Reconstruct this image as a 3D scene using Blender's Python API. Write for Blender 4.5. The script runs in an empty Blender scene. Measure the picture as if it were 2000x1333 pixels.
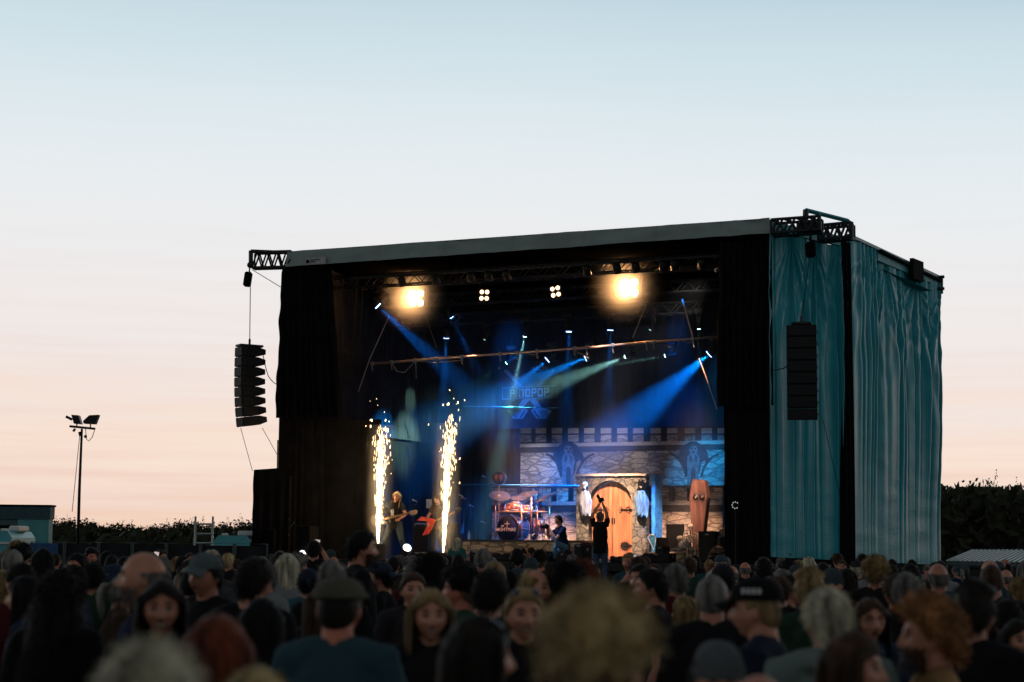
import bpy, bmesh, math, random
from math import sin, cos, pi, sqrt, radians as rad
from mathutils import Vector, Matrix, Quaternion, noise

SC = bpy.context.scene
COL = SC.collection
R = random.Random(7)
V = Vector

# ------------------------------------------------------------------ camera, sky, exposure
PITCH, ROLL, FPX, CAMZ = rad(6.95), 0.0095, 3333.0, 1.8
F_ = V((0, cos(PITCH), sin(PITCH)))
R0 = V((1, 0, 0)); U0 = V((0, -sin(PITCH), cos(PITCH)))
CR = R0 * cos(ROLL) + U0 * sin(ROLL)
CU = U0 * cos(ROLL) - R0 * sin(ROLL)
CAM = V((0, 0, CAMZ))
cd = bpy.data.cameras.new('camera'); cam = bpy.data.objects.new('camera', cd); COL.objects.link(cam)
cd.lens = 60; cd.sensor_width = 36; cd.clip_end = 3000; cd.clip_start = 0.2
cam.matrix_world = Matrix((( CR.x, CU.x, -F_.x, 0), (CR.y, CU.y, -F_.y, 0), (CR.z, CU.z, -F_.z, CAMZ), (0, 0, 0, 1)))
cd.dof.use_dof = True; cd.dof.focus_distance = 43.0; cd.dof.aperture_fstop = 2.3; cd.dof.aperture_blades = 9
SC.camera = cam
SC.view_settings.view_transform = 'Standard'; SC.view_settings.look = 'None'
SC.view_settings.exposure = 0; SC.view_settings.gamma = 1

def lin(r, g, b):
    f = lambda c: (c / 255 / 12.92) if c <= 10 else ((c / 255 + .055) / 1.055) ** 2.4
    return (f(r), f(g), f(b), 1)

w = bpy.data.worlds.new('World'); SC.world = w; w.use_nodes = True
nt = w.node_tree; nt.nodes.clear(); N = nt.nodes; LK = nt.links
def nn(t, **k):
    n = N.new(t)
    for a, b in k.items(): setattr(n, a, b)
    return n
def mth(op, a, b=None, c=None):
    n = N.new('ShaderNodeMath'); n.operation = op
    for i, x in enumerate((a, b, c)):
        if x is None: continue
        if isinstance(x, (int, float)): n.inputs[i].default_value = x
        else: LK.new(x, n.inputs[i])
    return n.outputs[0]
tc = nn('ShaderNodeTexCoord'); sep = nn('ShaderNodeSeparateXYZ'); LK.new(tc.outputs['Generated'], sep.inputs[0])
X, Y, Z = sep.outputs
nz = nn('ShaderNodeTexNoise'); nz.inputs['Scale'].default_value = 3.0; nz.inputs['Detail'].default_value = 4
mp = nn('ShaderNodeMapping'); mp.inputs['Scale'].default_value = (1.2, 1.2, 22); mp.inputs['Rotation'].default_value = (0, rad(1.2), 0)
LK.new(tc.outputs['Generated'], mp.inputs[0]); LK.new(mp.outputs[0], nz.inputs['Vector'])
nzc = mth('SUBTRACT', nz.outputs['Fac'], 0.5)
# clouds: thin streaks low over the horizon
fade = nn('ShaderNodeMapRange'); fade.inputs[1].default_value = 0.02; fade.inputs[2].default_value = 0.20
fade.inputs[3].default_value = 1; fade.inputs[4].default_value = 0.08; LK.new(Z, fade.inputs[0])
amp = mth('MULTIPLY', nzc, fade.outputs[0])
zz = mth('ADD', mth('ADD', Z, mth('MULTIPLY', amp, 0.13)), mth('MULTIPLY', mth('MAXIMUM', X, 0.0), 0.06))
ramp = nn('ShaderNodeValToRGB'); LK.new(zz, ramp.inputs[0])
cr = ramp.color_ramp; cr.interpolation = 'B_SPLINE'
stops = [(0.0, lin(232, 196, 172)), (0.018, lin(244, 216, 196)), (0.035, lin(236, 212, 200)), (0.055, lin(246, 226, 211)),
         (0.085, lin(240, 221, 212)), (0.12, lin(237, 229, 227)), (0.175, lin(235, 234, 235)), (0.235, lin(226, 235, 239)),
         (0.30, lin(200, 220, 229)), (0.345, lin(174, 202, 214)), (0.48, (.10, .14, .165, 1)), (0.9, (.045, .062, .072, 1))]
e0 = cr.elements; e0[0].position = 0; e0[0].color = stops[0][1]; e0[1].position = stops[1][0]; e0[1].color = stops[1][1]
for p, c in stops[2:]:
    el = e0.new(p); el.color = c
# the part of the sky behind the photographer is darker blue (the sun has set behind the stage)
back = nn('ShaderNodeMapRange'); LK.new(Y, back.inputs[0]); back.interpolation_type = 'SMOOTHSTEP'
back.inputs[1].default_value = 0.75; back.inputs[2].default_value = -0.55; back.inputs[3].default_value = 0; back.inputs[4].default_value = 1
mix = nn('ShaderNodeMix', data_type='RGBA'); LK.new(back.outputs[0], mix.inputs[0]); LK.new(ramp.outputs[0], mix.inputs[6])
mix.inputs[7].default_value = (0.19, 0.205, 0.215, 1)
# soft warm streaks
nz2 = nn('ShaderNodeTexNoise'); nz2.inputs['Scale'].default_value = 5; nz2.inputs['Detail'].default_value = 5
mp2 = nn('ShaderNodeMapping'); mp2.inputs['Scale'].default_value = (1.0, 1.0, 34); mp2.inputs['Rotation'].default_value = (0, rad(-0.8), 0); mp2.inputs['Location'].default_value = (3, 1, 0)
LK.new(tc.outputs['Generated'], mp2.inputs[0]); LK.new(mp2.outputs[0], nz2.inputs['Vector'])
k2 = nn('ShaderNodeMapRange'); k2.inputs[1].default_value = 0.45; k2.inputs[2].default_value = 0.75; LK.new(nz2.outputs['Fac'], k2.inputs[0])
k3 = mth('MULTIPLY', mth('MULTIPLY', k2.outputs[0], fade.outputs[0]), 0.62)
mix2 = nn('ShaderNodeMix', data_type='RGBA', blend_type='MULTIPLY'); LK.new(k3, mix2.inputs[0])
hi = nn('ShaderNodeMapRange'); hi.inputs[1].default_value = .36; hi.inputs[2].default_value = .85; hi.inputs[3].default_value = 1; hi.inputs[4].default_value = .45; LK.new(Z, hi.inputs[0])
scl = nn('ShaderNodeVectorMath', operation='SCALE'); LK.new(mix.outputs[2], scl.inputs[0]); LK.new(hi.outputs[0], scl.inputs['Scale']); LK.new(scl.outputs[0], mix2.inputs[6]); mix2.inputs[7].default_value = (0.95, 0.84, 0.83, 1)
bg = nn('ShaderNodeBackground'); LK.new(mix2.outputs[2], bg.inputs[0]); bg.inputs[1].default_value = 1.0
sky = nn('ShaderNodeTexSky', sky_type='NISHITA'); sky.sun_disc = False; sky.sun_elevation = rad(-2); sky.sun_rotation = rad(8)
bg2 = nn('ShaderNodeBackground'); LK.new(sky.outputs[0], bg2.inputs[0]); bg2.inputs[1].default_value = 0.05
ads = nn('ShaderNodeAddShader'); LK.new(bg.outputs[0], ads.inputs[0]); LK.new(bg2.outputs[0], ads.inputs[1])
out = nn('ShaderNodeOutputWorld'); LK.new(ads.outputs[0], out.inputs[0])
try:
    SC.cycles.volume_bounces = 0; SC.cycles.max_bounces = 5; SC.cycles.use_denoising = True
    SC.cycles.sample_clamp_indirect = 4; SC.cycles.sample_clamp_direct = 0
    SC.cycles.volume_step_rate = 1
    SC.cycles.caustics_reflective = False; SC.cycles.caustics_refractive = False
except Exception: pass

# ------------------------------------------------------------------ pixel helpers: a pixel of the photo -> a point at real distance
def ray(px, py): return F_ + CR * ((px - 1000) / FPX) + CU * ((666.5 - py) / FPX)
def at(px, py, d):
    r = ray(px, py); return CAM + r * (d / r.y)
TH = rad(23.6)
UX = V((cos(TH), -sin(TH), 0)); UY = V((sin(TH), cos(TH), 0))
O = at(1505, 1077, 39.8); O.z = 0
SM = Matrix.Translation(O) @ Matrix.Rotation(-TH, 4, 'Z')      # stage frame: x along the front edge, y to the back
SMI = SM.inverted()
def S(u, v, z): return SM @ V((u, v, z))
def onv(px, py, v):
    r = ray(px, py); p0 = O + UY * v
    t = (p0 - CAM).dot(UY) / r.dot(UY); q = SMI @ (CAM + r * t); return V((q.x, v, q.z))
def onu(px, py, u):
    r = ray(px, py); p0 = O + UX * u
    t = (p0 - CAM).dot(UX) / r.dot(UX); q = SMI @ (CAM + r * t); return V((u, q.y, q.z))

# ------------------------------------------------------------------ object helpers
def tag(o, label=None, cat=None, group=None, kind=None):
    if label: o['label'] = label
    if cat: o['category'] = cat
    if group: o['group'] = group
    if kind: o['kind'] = kind
    return o
def thing(name, label, cat, M=None, group=None):
    o = bpy.data.objects.new(name, None); COL.objects.link(o); o.empty_display_size = .2
    if M is not None: o.matrix_world = M
    return tag(o, label, cat, group)
def base(u, v, z, rz=0): return SM @ Matrix.Translation((u, v, z)) @ Matrix.Rotation(rz, 4, 'Z')
def wbase(p, rz=0): return Matrix.Translation(p) @ Matrix.Rotation(rz, 4, 'Z')
def link(name, me, m, parent=None, smooth=None):
    o = bpy.data.objects.new(name, me); COL.objects.link(o)
    if m is not None:
        for x in (m if isinstance(m, (list, tuple)) else [m]): me.materials.append(x)
    if parent is not None: o.parent = parent
    return o
def copy_tree(o, parent=None):
    c = o.copy(); COL.objects.link(c)
    if parent is not None: c.parent = parent
    for ch in list(o.children): copy_tree(ch, c)
    return c

class MB:
    def __init__(s): s.v = []; s.f = []; s.mi = []; s.sm = []
    def add(s, vs, fs, mi=0, sm=False, M=None):
        n = len(s.v)
        s.v += [tuple(M @ V(p)) if M is not None else tuple(p) for p in vs]
        s.f += [tuple(i + n for i in f) for f in fs]; s.mi += [mi] * len(fs); s.sm += [sm] * len(fs)
        return s
    def box(s, c, d, rot=None, mi=0, taper=None, bev=0):
        x, y, z = d[0] / 2, d[1] / 2, d[2] / 2
        t = taper or (1, 1)
        if bev:
            b = min(bev, x * .49, y * .49, z * .49); vs = []
            # chamfered box: 24 verts by three insets
            idx = {}
            for sx in (-1, 1):
                for sy in (-1, 1):
                    for sz in (-1, 1):
                        for k, q in enumerate(((x, y - b, z - b), (x - b, y, z - b), (x - b, y - b, z))):
                            idx[(sx, sy, sz, k)] = len(vs); kx = t[0] if sz > 0 else 1; ky = t[1] if sz > 0 else 1
                            vs.append((sx * q[0] * kx, sy * q[1] * ky, sz * q[2]))
            fs = []
            g = lambda a, b_, c_, k: idx[(a, b_, c_, k)]
            for q in (-1, 1):
                fs.append([g(q, -1, -1, 0), g(q, 1, -1, 0), g(q, 1, 1, 0), g(q, -1, 1, 0)][::q])
                fs.append([g(-1, q, -1, 1), g(-1, q, 1, 1), g(1, q, 1, 1), g(1, q, -1, 1)][::q])
                fs.append([g(-1, -1, q, 2), g(1, -1, q, 2), g(1, 1, q, 2), g(-1, 1, q, 2)][::q])
            for a in (-1, 1):
                for b2 in (-1, 1):
                    fs.append([g(a, b2, -1, 0), g(a, b2, -1, 1), g(a, b2, 1, 1), g(a, b2, 1, 0)][::-a * b2])
                    fs.append([g(a, -1, b2, 0), g(a, -1, b2, 2), g(a, 1, b2, 2), g(a, 1, b2, 0)][::a * b2])
                    fs.append([g(-1, a, b2, 1), g(-1, a, b2, 2), g(1, a, b2, 2), g(1, a, b2, 1)][::-a * b2])
                    for c2 in (-1, 1): fs.append([g(a, b2, c2, 0), g(a, b2, c2, 1), g(a, b2, c2, 2)][::a * b2 * c2])
        else:
            vs = [(-x, -y, -z), (x, -y, -z), (x, y, -z), (-x, y, -z), (-x * t[0], -y * t[1], z), (x * t[0], -y * t[1], z), (x * t[0], y * t[1], z), (-x * t[0], y * t[1], z)]
            fs = [(0, 3, 2, 1), (4, 5, 6, 7), (0, 1, 5, 4), (1, 2, 6, 5), (2, 3, 7, 6), (3, 0, 4, 7)]
        M = Matrix.Translation(c) @ (rot.to_4x4() if rot is not None else Matrix())
        return s.add(vs, fs, mi, False, M)
    def tube(s, pts, r, n=8, mi=0, cap=True, el=None, up=None):
        """pts: centre line; r: radius or list of radii or (rx,ry) list; el: flattened"""
        pts = [V(p) for p in pts]; k = len(pts)
        rs = r if isinstance(r, (list, tuple)) else [r] * k
        rs = [(q, q) if not isinstance(q, (list, tuple)) else q for q in rs]
        vs = []; a0 = None
        for i, p in enumerate(pts):
            t = (pts[min(i + 1, k - 1)] - pts[max(i - 1, 0)])
            if t.length < 1e-9: t = V((0, 0, 1))
            t.normalize()
            if a0 is None:
                ref = V(up) if up is not None else (V((0, 0, 1)) if abs(t.z) < .9 else V((1, 0, 0)))
                a0 = (ref - t * ref.dot(t)).normalized()
            else: a0 = (a0 - t * a0.dot(t)); a0 = a0.normalized() if a0.length > 1e-6 else t.orthogonal().normalized()
            b0 = t.cross(a0)
            for j in range(n):
                an = 2 * pi * j / n; vs.append(p + a0 * cos(an) * rs[i][0] + b0 * sin(an) * rs[i][1])
        fs = [(i * n + j, i * n + (j + 1) % n, (i + 1) * n + (j + 1) % n, (i + 1) * n + j) for i in range(k - 1) for j in range(n)]
        if cap: fs += [tuple(range(n))[::-1], tuple((k - 1) * n + j for j in range(n))]
        return s.add(vs, fs, mi, n > 6)
    def sphere(s, c, r, n=12, m=8, mi=0, rot=None):
        r = r if isinstance(r, (list, tuple)) else (r, r, r)
        vs = [(0, 0, r[2])]
        for i in range(1, m):
            a = pi * i / m
            for j in range(n):
                b = 2 * pi * j / n; vs.append((r[0] * sin(a) * cos(b), r[1] * sin(a) * sin(b), r[2] * cos(a)))
        vs.append((0, 0, -r[2])); L = len(vs) - 1
        fs = [(0, 1 + j, 1 + (j + 1) % n) for j in range(n)]
        for i in range(m - 2):
            for j in range(n): fs.append((1 + i * n + j, 1 + (i + 1) * n + j, 1 + (i + 1) * n + (j + 1) % n, 1 + i * n + (j + 1) % n))
        fs += [(L, 1 + (m - 2) * n + (j + 1) % n, 1 + (m - 2) * n + j) for j in range(n)]
        M = Matrix.Translation(c) @ (rot.to_4x4() if rot is not None else Matrix())
        return s.add(vs, fs, mi, True, M)
    def prism(s, poly, y0, y1, mi=0, M=None):
        """poly in x,z; extruded along y"""
        n = len(poly); vs = [(p[0], y0, p[1]) for p in poly] + [(p[0], y1, p[1]) for p in poly]
        fs = [tuple(range(n)), tuple(range(2 * n - 1, n - 1, -1))] + [((i + 1) % n, i, n + i, n + (i + 1) % n) for i in range(n)]
        return s.add(vs, fs, mi, False, M)
    def grid(s, fn, nu, nv, mi=0, sm=True):
        vs = [fn(i / nu, j / nv) for j in range(nv + 1) for i in range(nu + 1)]
        fs = [(j * (nu + 1) + i, j * (nu + 1) + i + 1, (j + 1) * (nu + 1) + i + 1, (j + 1) * (nu + 1) + i) for j in range(nv) for i in range(nu)]
        return s.add(vs, fs, mi, sm)
    def mesh(s, name):
        me = bpy.data.meshes.new(name); me.from_pydata([tuple(p) for p in s.v], [], s.f)
        me.polygons.foreach_set('material_index', s.mi); me.polygons.foreach_set('use_smooth', s.sm); me.update(); return me
    def build(s, name, m=None, parent=None): return link(name, s.mesh(name), m, parent)

def axrot(v, frm=(0, 0, 1)): return V(frm).rotation_difference(V(v)).to_matrix()
def truss(mb, A, B, side, up, n, r=.03, rb=.018):
    """lattice box beam from A to B; side and up are the offsets of its other chords"""
    A, B, side, up = V(A), V(B), V(side), V(up)
    cs = [(0, 0), (1, 0), (0, 1), (1, 1)]
    for a, b in cs: mb.tube([A + side * a + up * b, B + side * a + up * b], r, 6)
    for i in range(n):
        p = A.lerp(B, i / n); q = A.lerp(B, (i + 1) / n); m_ = A.lerp(B, (i + .5) / n)
        for a in (0, 1):
            mb.tube([p + side * a, m_ + side * a + up], rb, 5); mb.tube([m_ + side * a + up, q + side * a], rb, 5)
        for b in (0, 1):
            mb.tube([p + up * b, m_ + side + up * b], rb, 5); mb.tube([m_ + side + up * b, q + up * b], rb, 5)
    for p in (A, B):
        mb.tube([p, p + up], rb, 5); mb.tube([p + side, p + side + up], rb, 5); mb.tube([p, p + side], rb, 5)

# ------------------------------------------------------------------ materials
MATS = {}
def mat(name, col, rough=.7, metal=0, var=.25, vs=8, bump=0, bs=40, spec=.3, emit=None, es=0, obj_color=False, sheen=0, scale=(1, 1, 1), transl=0):
    m = bpy.data.materials.new(name); m.use_nodes = True; n = m.node_tree; b = n.nodes['Principled BSDF']
    col = tuple(col[:3]) + (1,)
    tcn = n.nodes.new('ShaderNodeTexCoord'); mpn = n.nodes.new('ShaderNodeMapping'); mpn.inputs['Scale'].default_value = scale
    n.links.new(tcn.outputs['Object'], mpn.inputs[0])
    ns = n.nodes.new('ShaderNodeTexNoise'); ns.inputs['Scale'].default_value = vs; ns.inputs['Detail'].default_value = 5; n.links.new(mpn.outputs[0], ns.inputs['Vector'])
    mr = n.nodes.new('ShaderNodeMapRange'); mr.inputs[1].default_value = .3; mr.inputs[2].default_value = .7; mr.inputs[3].default_value = 1 - var; mr.inputs[4].default_value = 1 + var
    n.links.new(ns.outputs['Fac'], mr.inputs[0])
    mx = n.nodes.new('ShaderNodeVectorMath'); mx.operation = 'SCALE'; n.links.new(mr.outputs[0], mx.inputs['Scale'])
    if obj_color:
        oi = n.nodes.new('ShaderNodeObjectInfo'); n.links.new(oi.outputs['Color'], mx.inputs[0])
    else: mx.inputs[0].default_value = col[:3]
    n.links.new(mx.outputs[0], b.inputs['Base Color'])
    b.inputs['Roughness'].default_value = rough; b.inputs['Metallic'].default_value = metal; b.inputs['Specular IOR Level'].default_value = spec
    if sheen: b.inputs['Sheen Weight'].default_value = sheen; b.inputs['Sheen Roughness'].default_value = .4
    if bump:
        n2 = n.nodes.new('ShaderNodeTexNoise'); n2.inputs['Scale'].default_value = bs; n2.inputs['Detail'].default_value = 4; n.links.new(mpn.outputs[0], n2.inputs['Vector'])
        bm_ = n.nodes.new('ShaderNodeBump'); bm_.inputs['Strength'].default_value = bump; bm_.inputs['Distance'].default_value = .02
        n.links.new(n2.outputs['Fac'], bm_.inputs['Height']); n.links.new(bm_.outputs[0], b.inputs['Normal'])
    if emit: b.inputs['Emission Color'].default_value = tuple(emit[:3]) + (1,); b.inputs['Emission Strength'].default_value = es
    MATS[name] = m; return m
def emat(name, col, st):
    m = bpy.data.materials.new(name); m.use_nodes = True; n = m.node_tree; n.nodes.clear()
    e = n.nodes.new('ShaderNodeEmission'); e.inputs[0].default_value = tuple(col[:3]) + (1,); e.inputs[1].default_value = st
    o = n.nodes.new('ShaderNodeOutputMaterial'); n.links.new(e.outputs[0], o.inputs[0]); return m

m_black = mat('black_cloth', (.006, .0055, .006), .9, var=.4, vs=3, bump=.2, bs=60, spec=.1)
m_grey_drape = mat('charcoal_drape', (.022, .019, .018), .85, var=.3, vs=2, bump=.15, bs=50, spec=.1)
m_blackmetal = mat('black_metal', (.015, .016, .018), .45, metal=.3, var=.3, vs=20, spec=.4)
m_alu = mat('dull_aluminium', (.28, .27, .27), .4, metal=.8, var=.2, vs=12)
m_darktruss = mat('dark_truss', (.03, .032, .034), .5, metal=.5, var=.2, vs=12)
m_teal_beam = mat('teal_beam', (.03, .30, .33), .5, var=.15, vs=5)
m_copper = mat('pipe_metal', (.55, .38, .30), .35, metal=.8, var=.2, vs=9)
m_deck = mat('stage_deck', (.03, .028, .028), .6, var=.3, vs=3, bump=.1)
m_rubber = mat('cable_rubber', (.012, .012, .012), .6)
m_speaker = mat('speaker_black', (.008, .008, .009), .6, var=.25, vs=20, bump=.2, bs=200)
m_white = mat('white_paint', (.7, .7, .68), .5, var=.08, vs=5)
m_wood_amp = mat('amp_vinyl', (.02, .018, .018), .6, bump=.3, bs=300)
# ------------------------------------------------------------------ ground
gm = mat('trampled_grass', (.028, .034, .018), .95, var=.5, vs=.8, bump=.6, bs=9)
MB().grid(lambda a, b: ((a - .5) * 1600, -40 + b * 1300, .6 * noise.noise(V((a * 30, b * 30, 0))) * min(1, max(0, (b * 1300 - 110) / 200))), 80, 80).build('ground', gm)['kind'] = 'structure'

# ------------------------------------------------------------------ the stage
RZ = at(1505, 430, 39.8).z                       # roof height
uL = onv(566, 493, 0).x                          # left end of the roof front
DECK = 1.5
WB = V((12.1, 48.3, 0)); WM = V((8.25, 42.15, 0)); W0 = O.copy()      # plan of the right flank
sb = SMI @ V((12.1, 48.3, 0))
backv = min(8.6, sb.y - .2)
ls = SM.to_3x3()

def side_line(t):                                 # the right flank in plan: t 0..1 first sheet, 1..2 second
    return W0.lerp(WM, t) if t <= 1 else WM.lerp(WB, t - 1)

st = thing('stage', 'tall black festival stage with grey roof flap over a lit castle set', 'stage', base(0, 0, 0))
# deck with skirt
MB().box((uL / 2, backv / 2, DECK - .1), (-uL + .2, backv, .2)).build('deck', m_deck, st)
def fold_cloth(P, Q, z0, z1, amp, k, seed, nu=120, nv=60, out=None, flare=0, sag=0, base_fn=None, fine=.3, wob=0):
    """pleated hanging cloth from P to Q (plan points, stage coords), z0 bottom, z1 top (numbers or functions)"""
    P, Q = V(P), V(Q); d = (Q - P); nrm = V((d.y, -d.x, 0)).normalized() if out is None else V(out)
    f0 = z0 if callable(z0) else (lambda a: z0); f1 = z1 if callable(z1) else (lambda a: z1)
    def fn(a, b):
        z = f0(a) + (f1(a) - f0(a)) * b
        ph = a * k + 1.8 * noise.noise(V((a * 5, b * .4, seed))) + .3 * noise.noise(V((a * 9, b * 2, seed)))
        s_ = (abs(sin(ph * pi)) ** .7 - .6) * amp * (.45 + .55 * (1 - b) + .35 * noise.noise(V((a * 9, b * 1.5, seed + 4))))
        s_ += fine * amp * noise.noise(V((a * k * 3.1, b * 5, seed + 9)))
        s_ += wob * noise.noise(V((a * 3, b * 3.5, seed + 2)))
        p = P + d * a + nrm * (s_ + flare * sin(pi * min(1, max(0, b))) )
        return (p.x, p.y, z)
    return MB().grid(fn, nu, nv)
# roof: sheet, front flap, rear
m_roof = mat('grey_roof_tarp', (.28, .345, .325), .7, var=.12, vs=1.2, bump=.25, bs=5, spec=.3)
p0 = onv(566, 493, 0); p1 = onv(1507, 428, 0); p0b = onv(566, 524, 0); p1b = onv(1500, 459, 0)
def flap(a, b):
    x = p0.x + (p1.x - p0.x) * a
    zt = p0.z + (p1.z - p0.z) * a; zb = p0b.z + (p1b.z - p0b.z) * a
    wv = .035 * noise.noise(V((a * 40, b * 2, 3))) + .09 * noise.noise(V((a * 9, b, 1))) + .03 * (abs((a * 7) % 1 - .5) < .02)
    if a > .86: wv += .05 * sin((a * 90) + b * 3) * (a - .86) / .14
    return (x, -.12 - .10 * (1 - b) + wv, zb + (zt - zb) * b)
MB().grid(flap, 220, 8).build('roof_flap', m_roof, st)
b1 = SMI @ at(1841, 540, WB.y)
def rooft(a, b):
    xl = uL * (1 - a); yb = backv
    f = V((xl, -.12, p0.z + (p1.z - p0.z) * a)); g = V((uL * (1 - a) + b1.x * a, yb, RZ - .25 - .35 * a))
    return f.lerp(g, b)
MB().grid(rooft, 10, 6).build('roof', m_roof, st)
MB().box(((uL) / 2, .06, p1b.z + .12), (-uL, .05, .1)).build('front_beam', m_darktruss, st)
# little sign on the flap
sg = MB(); c0 = onv(597, 505, -.25); c1 = onv(637, 516, -.25)
sg.box(((c0.x + c1.x) / 2, -.27, (c0.z + c1.z) / 2), (c1.x - c0.x, .012, c0.z - c1.z))
s_o = sg.build('roof_sign', mat('sign_pale', (.42, .44, .42), .5), st)
sg = MB(); sg.tube([(c0.x + .08, -.285, (c0.z + c1.z) / 2), (c0.x + .08, -.279, (c0.z + c1.z) / 2)], .05, 14)
for i, wl in enumerate((.30, .17)):
    for k in range(int(wl / .03)):
        sg.box((c0.x + .17 + k * .03, -.279, (c0.z + c1.z) / 2 + .03 - i * .045), (.02, .004, .018 + .008 * (k % 3)))
sg.build('emblem', m_black, s_o)
# inner walls
m_backcloth = mat('black_backcloth', (.010, .016, .026), .85, var=.3, vs=1.5, bump=.2, bs=30, spec=.1)
sb = SMI @ WB
backv = min(backv, sb.y - .25)
print('SB', sb, uL)
fold_cloth((uL + .1, backv, 0), (sb.x - .75, backv, 0), 0, RZ - .3, .10, 46, 2, 260, 30).build('back_curtain', m_backcloth, st)
# left inner wall: upper grey curtain + lower black
fold_cloth((uL + .25, .3, 0), (uL + .25, backv + .1, 0), 5.0, lambda a: RZ - .05 - .3 * a, .07, 22, 5, 180, 30, out=(1, 0, 0)).build('inner_curtain', m_grey_drape, st)
fold_cloth((uL + .1, .5, 0), (uL + .1, backv + .1, 0), 0, 5.1, .09, 20, 6, 180, 20, out=(1, 0, 0)).build('lower_curtain', m_black, st)
# front-left leg drape (upper bulging part and lower part)
a_ = onv(549, 560, -.15); b_ = onv(628, 560, -.15); zc = onv(560, 817, -.15).z; aw = onv(541, 740, -.15)
def legf(a, b):
    z = zc + (RZ - .2 - zc) * b
    xl = aw.x + (a_.x - aw.x) * max(0, (b - .25) / .75) ** .8 + .05 * noise.noise(V((b * 9, 0, 5)))
    if b > .93: xl += (b - .93) / .07 * .22
    xr = b_.x + .05 + (1 - b) * .5
    ph = a * 9 + .5 * noise.noise(V((a * 4, b * 2, 8)))
    return (xl + (xr - xl) * a, -.15 - .12 * abs(sin(ph * pi)) * (1.1 - .6 * b) + .06 * noise.noise(V((a * 5, b * 4, 2))) + a * .35, z)
MB().grid(legf, 90, 60).build('leg_drape', m_black, st)
a_ = onv(543, 900, 0); b_ = onv(700, 900, 0)
fold_cloth((a_.x, 0, 0), (b_.x - .2, 1.6, 0), .1, zc + .05, .03, 9, 11, 120, 20).build('leg_drape', m_black, st)
# right leg masking: wide upper drape and narrower lower one
a_ = onv(1404, 600, .25); b_ = onv(1512, 600, .25); zc2 = onv(1410, 796, .25).z
def legr(a, b):
    z = zc2 + (RZ - .45 - zc2) * b
    xl = a_.x + .10 * b + .06 * noise.noise(V((b * 5, 0, 15))) - .05 * sin(b * 3)
    if b > .86: xl += 0
    ph = a * 8 + .4 * noise.noise(V((a * 4, b * 2, 18)))
    return (xl + (b_.x - xl) * a, .1 - .08 * abs(sin(ph * pi)), z)
MB().grid(legr, 80, 50).build('leg_drape', m_black, st)
a_ = onv(1414, 900, .4)
fold_cloth((a_.x, .45, 0), (.05, .1, 0), .1, zc2 + .2, .06, 9, 13, 80, 20).build('leg_drape', m_black, st)
fold_cloth((-.35, .6, 0), (sb.x - .95, backv, 0), 0, RZ - .35, .06, 12, 23, 80, 10).build('inner_curtain', m_black, st)

# right flank: two glossy teal tarpaulins, header beams, dark gap between them
def tarp_mat():
    m = mat('teal_tarpaulin', (.010, .30, .36), .32, var=.12, vs=1.5, bump=0, spec=.16)
    n = m.node_tree; b = n.nodes['Principled BSDF']
    tcn = n.nodes.new('ShaderNodeTexCoord'); mpn = n.nodes.new('ShaderNodeMapping'); mpn.inputs['Scale'].default_value = (2.2, 2.2, 9)
    n.links.new(tcn.outputs['Object'], mpn.inputs[0]); ns = n.nodes.new('ShaderNodeTexNoise'); ns.inputs['Scale'].default_value = 2.4; ns.inputs['Detail'].default_value = 3; ns.inputs['Roughness'].default_value = .5
    n.links.new(mpn.outputs[0], ns.inputs['Vector'])
    mp3 = n.nodes.new('ShaderNodeMapping'); mp3.inputs['Scale'].default_value = (9, 9, .9); n.links.new(tcn.outputs['Object'], mp3.inputs[0])
    ns3 = n.nodes.new('ShaderNodeTexNoise'); ns3.inputs['Scale'].default_value = 1.6; ns3.inputs['Detail'].default_value = 5; n.links.new(mp3.outputs[0], ns3.inputs['Vector'])
    ad = n.nodes.new('ShaderNodeMath'); ad.operation = 'ADD'; n.links.new(ns.outputs['Fac'], ad.inputs[0]); n.links.new(ns3.outputs['Fac'], ad.inputs[1])
    bm_ = n.nodes.new('ShaderNodeBump'); bm_.inputs['Strength'].default_value = .5; bm_.inputs['Distance'].default_value = .010
    n.links.new(ad.outputs[0], bm_.inputs['Height']); n.links.new(bm_.outputs[0], b.inputs['Normal'])
    return m
m_tarp = tarp_mat()
def sst_(b): t = min(1, max(0, (b - .05) / .5)); return t * t * (3 - 2 * t)
fl = thing('side_cladding', 'glossy teal tarpaulins hanging down the right flank of the stage', 'tarpaulin', wbase(O, 0))
def zline(pa, pb, d0, d1):      # world heights at two image points
    return at(*pa, d0).z, at(*pb, d1).z
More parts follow.
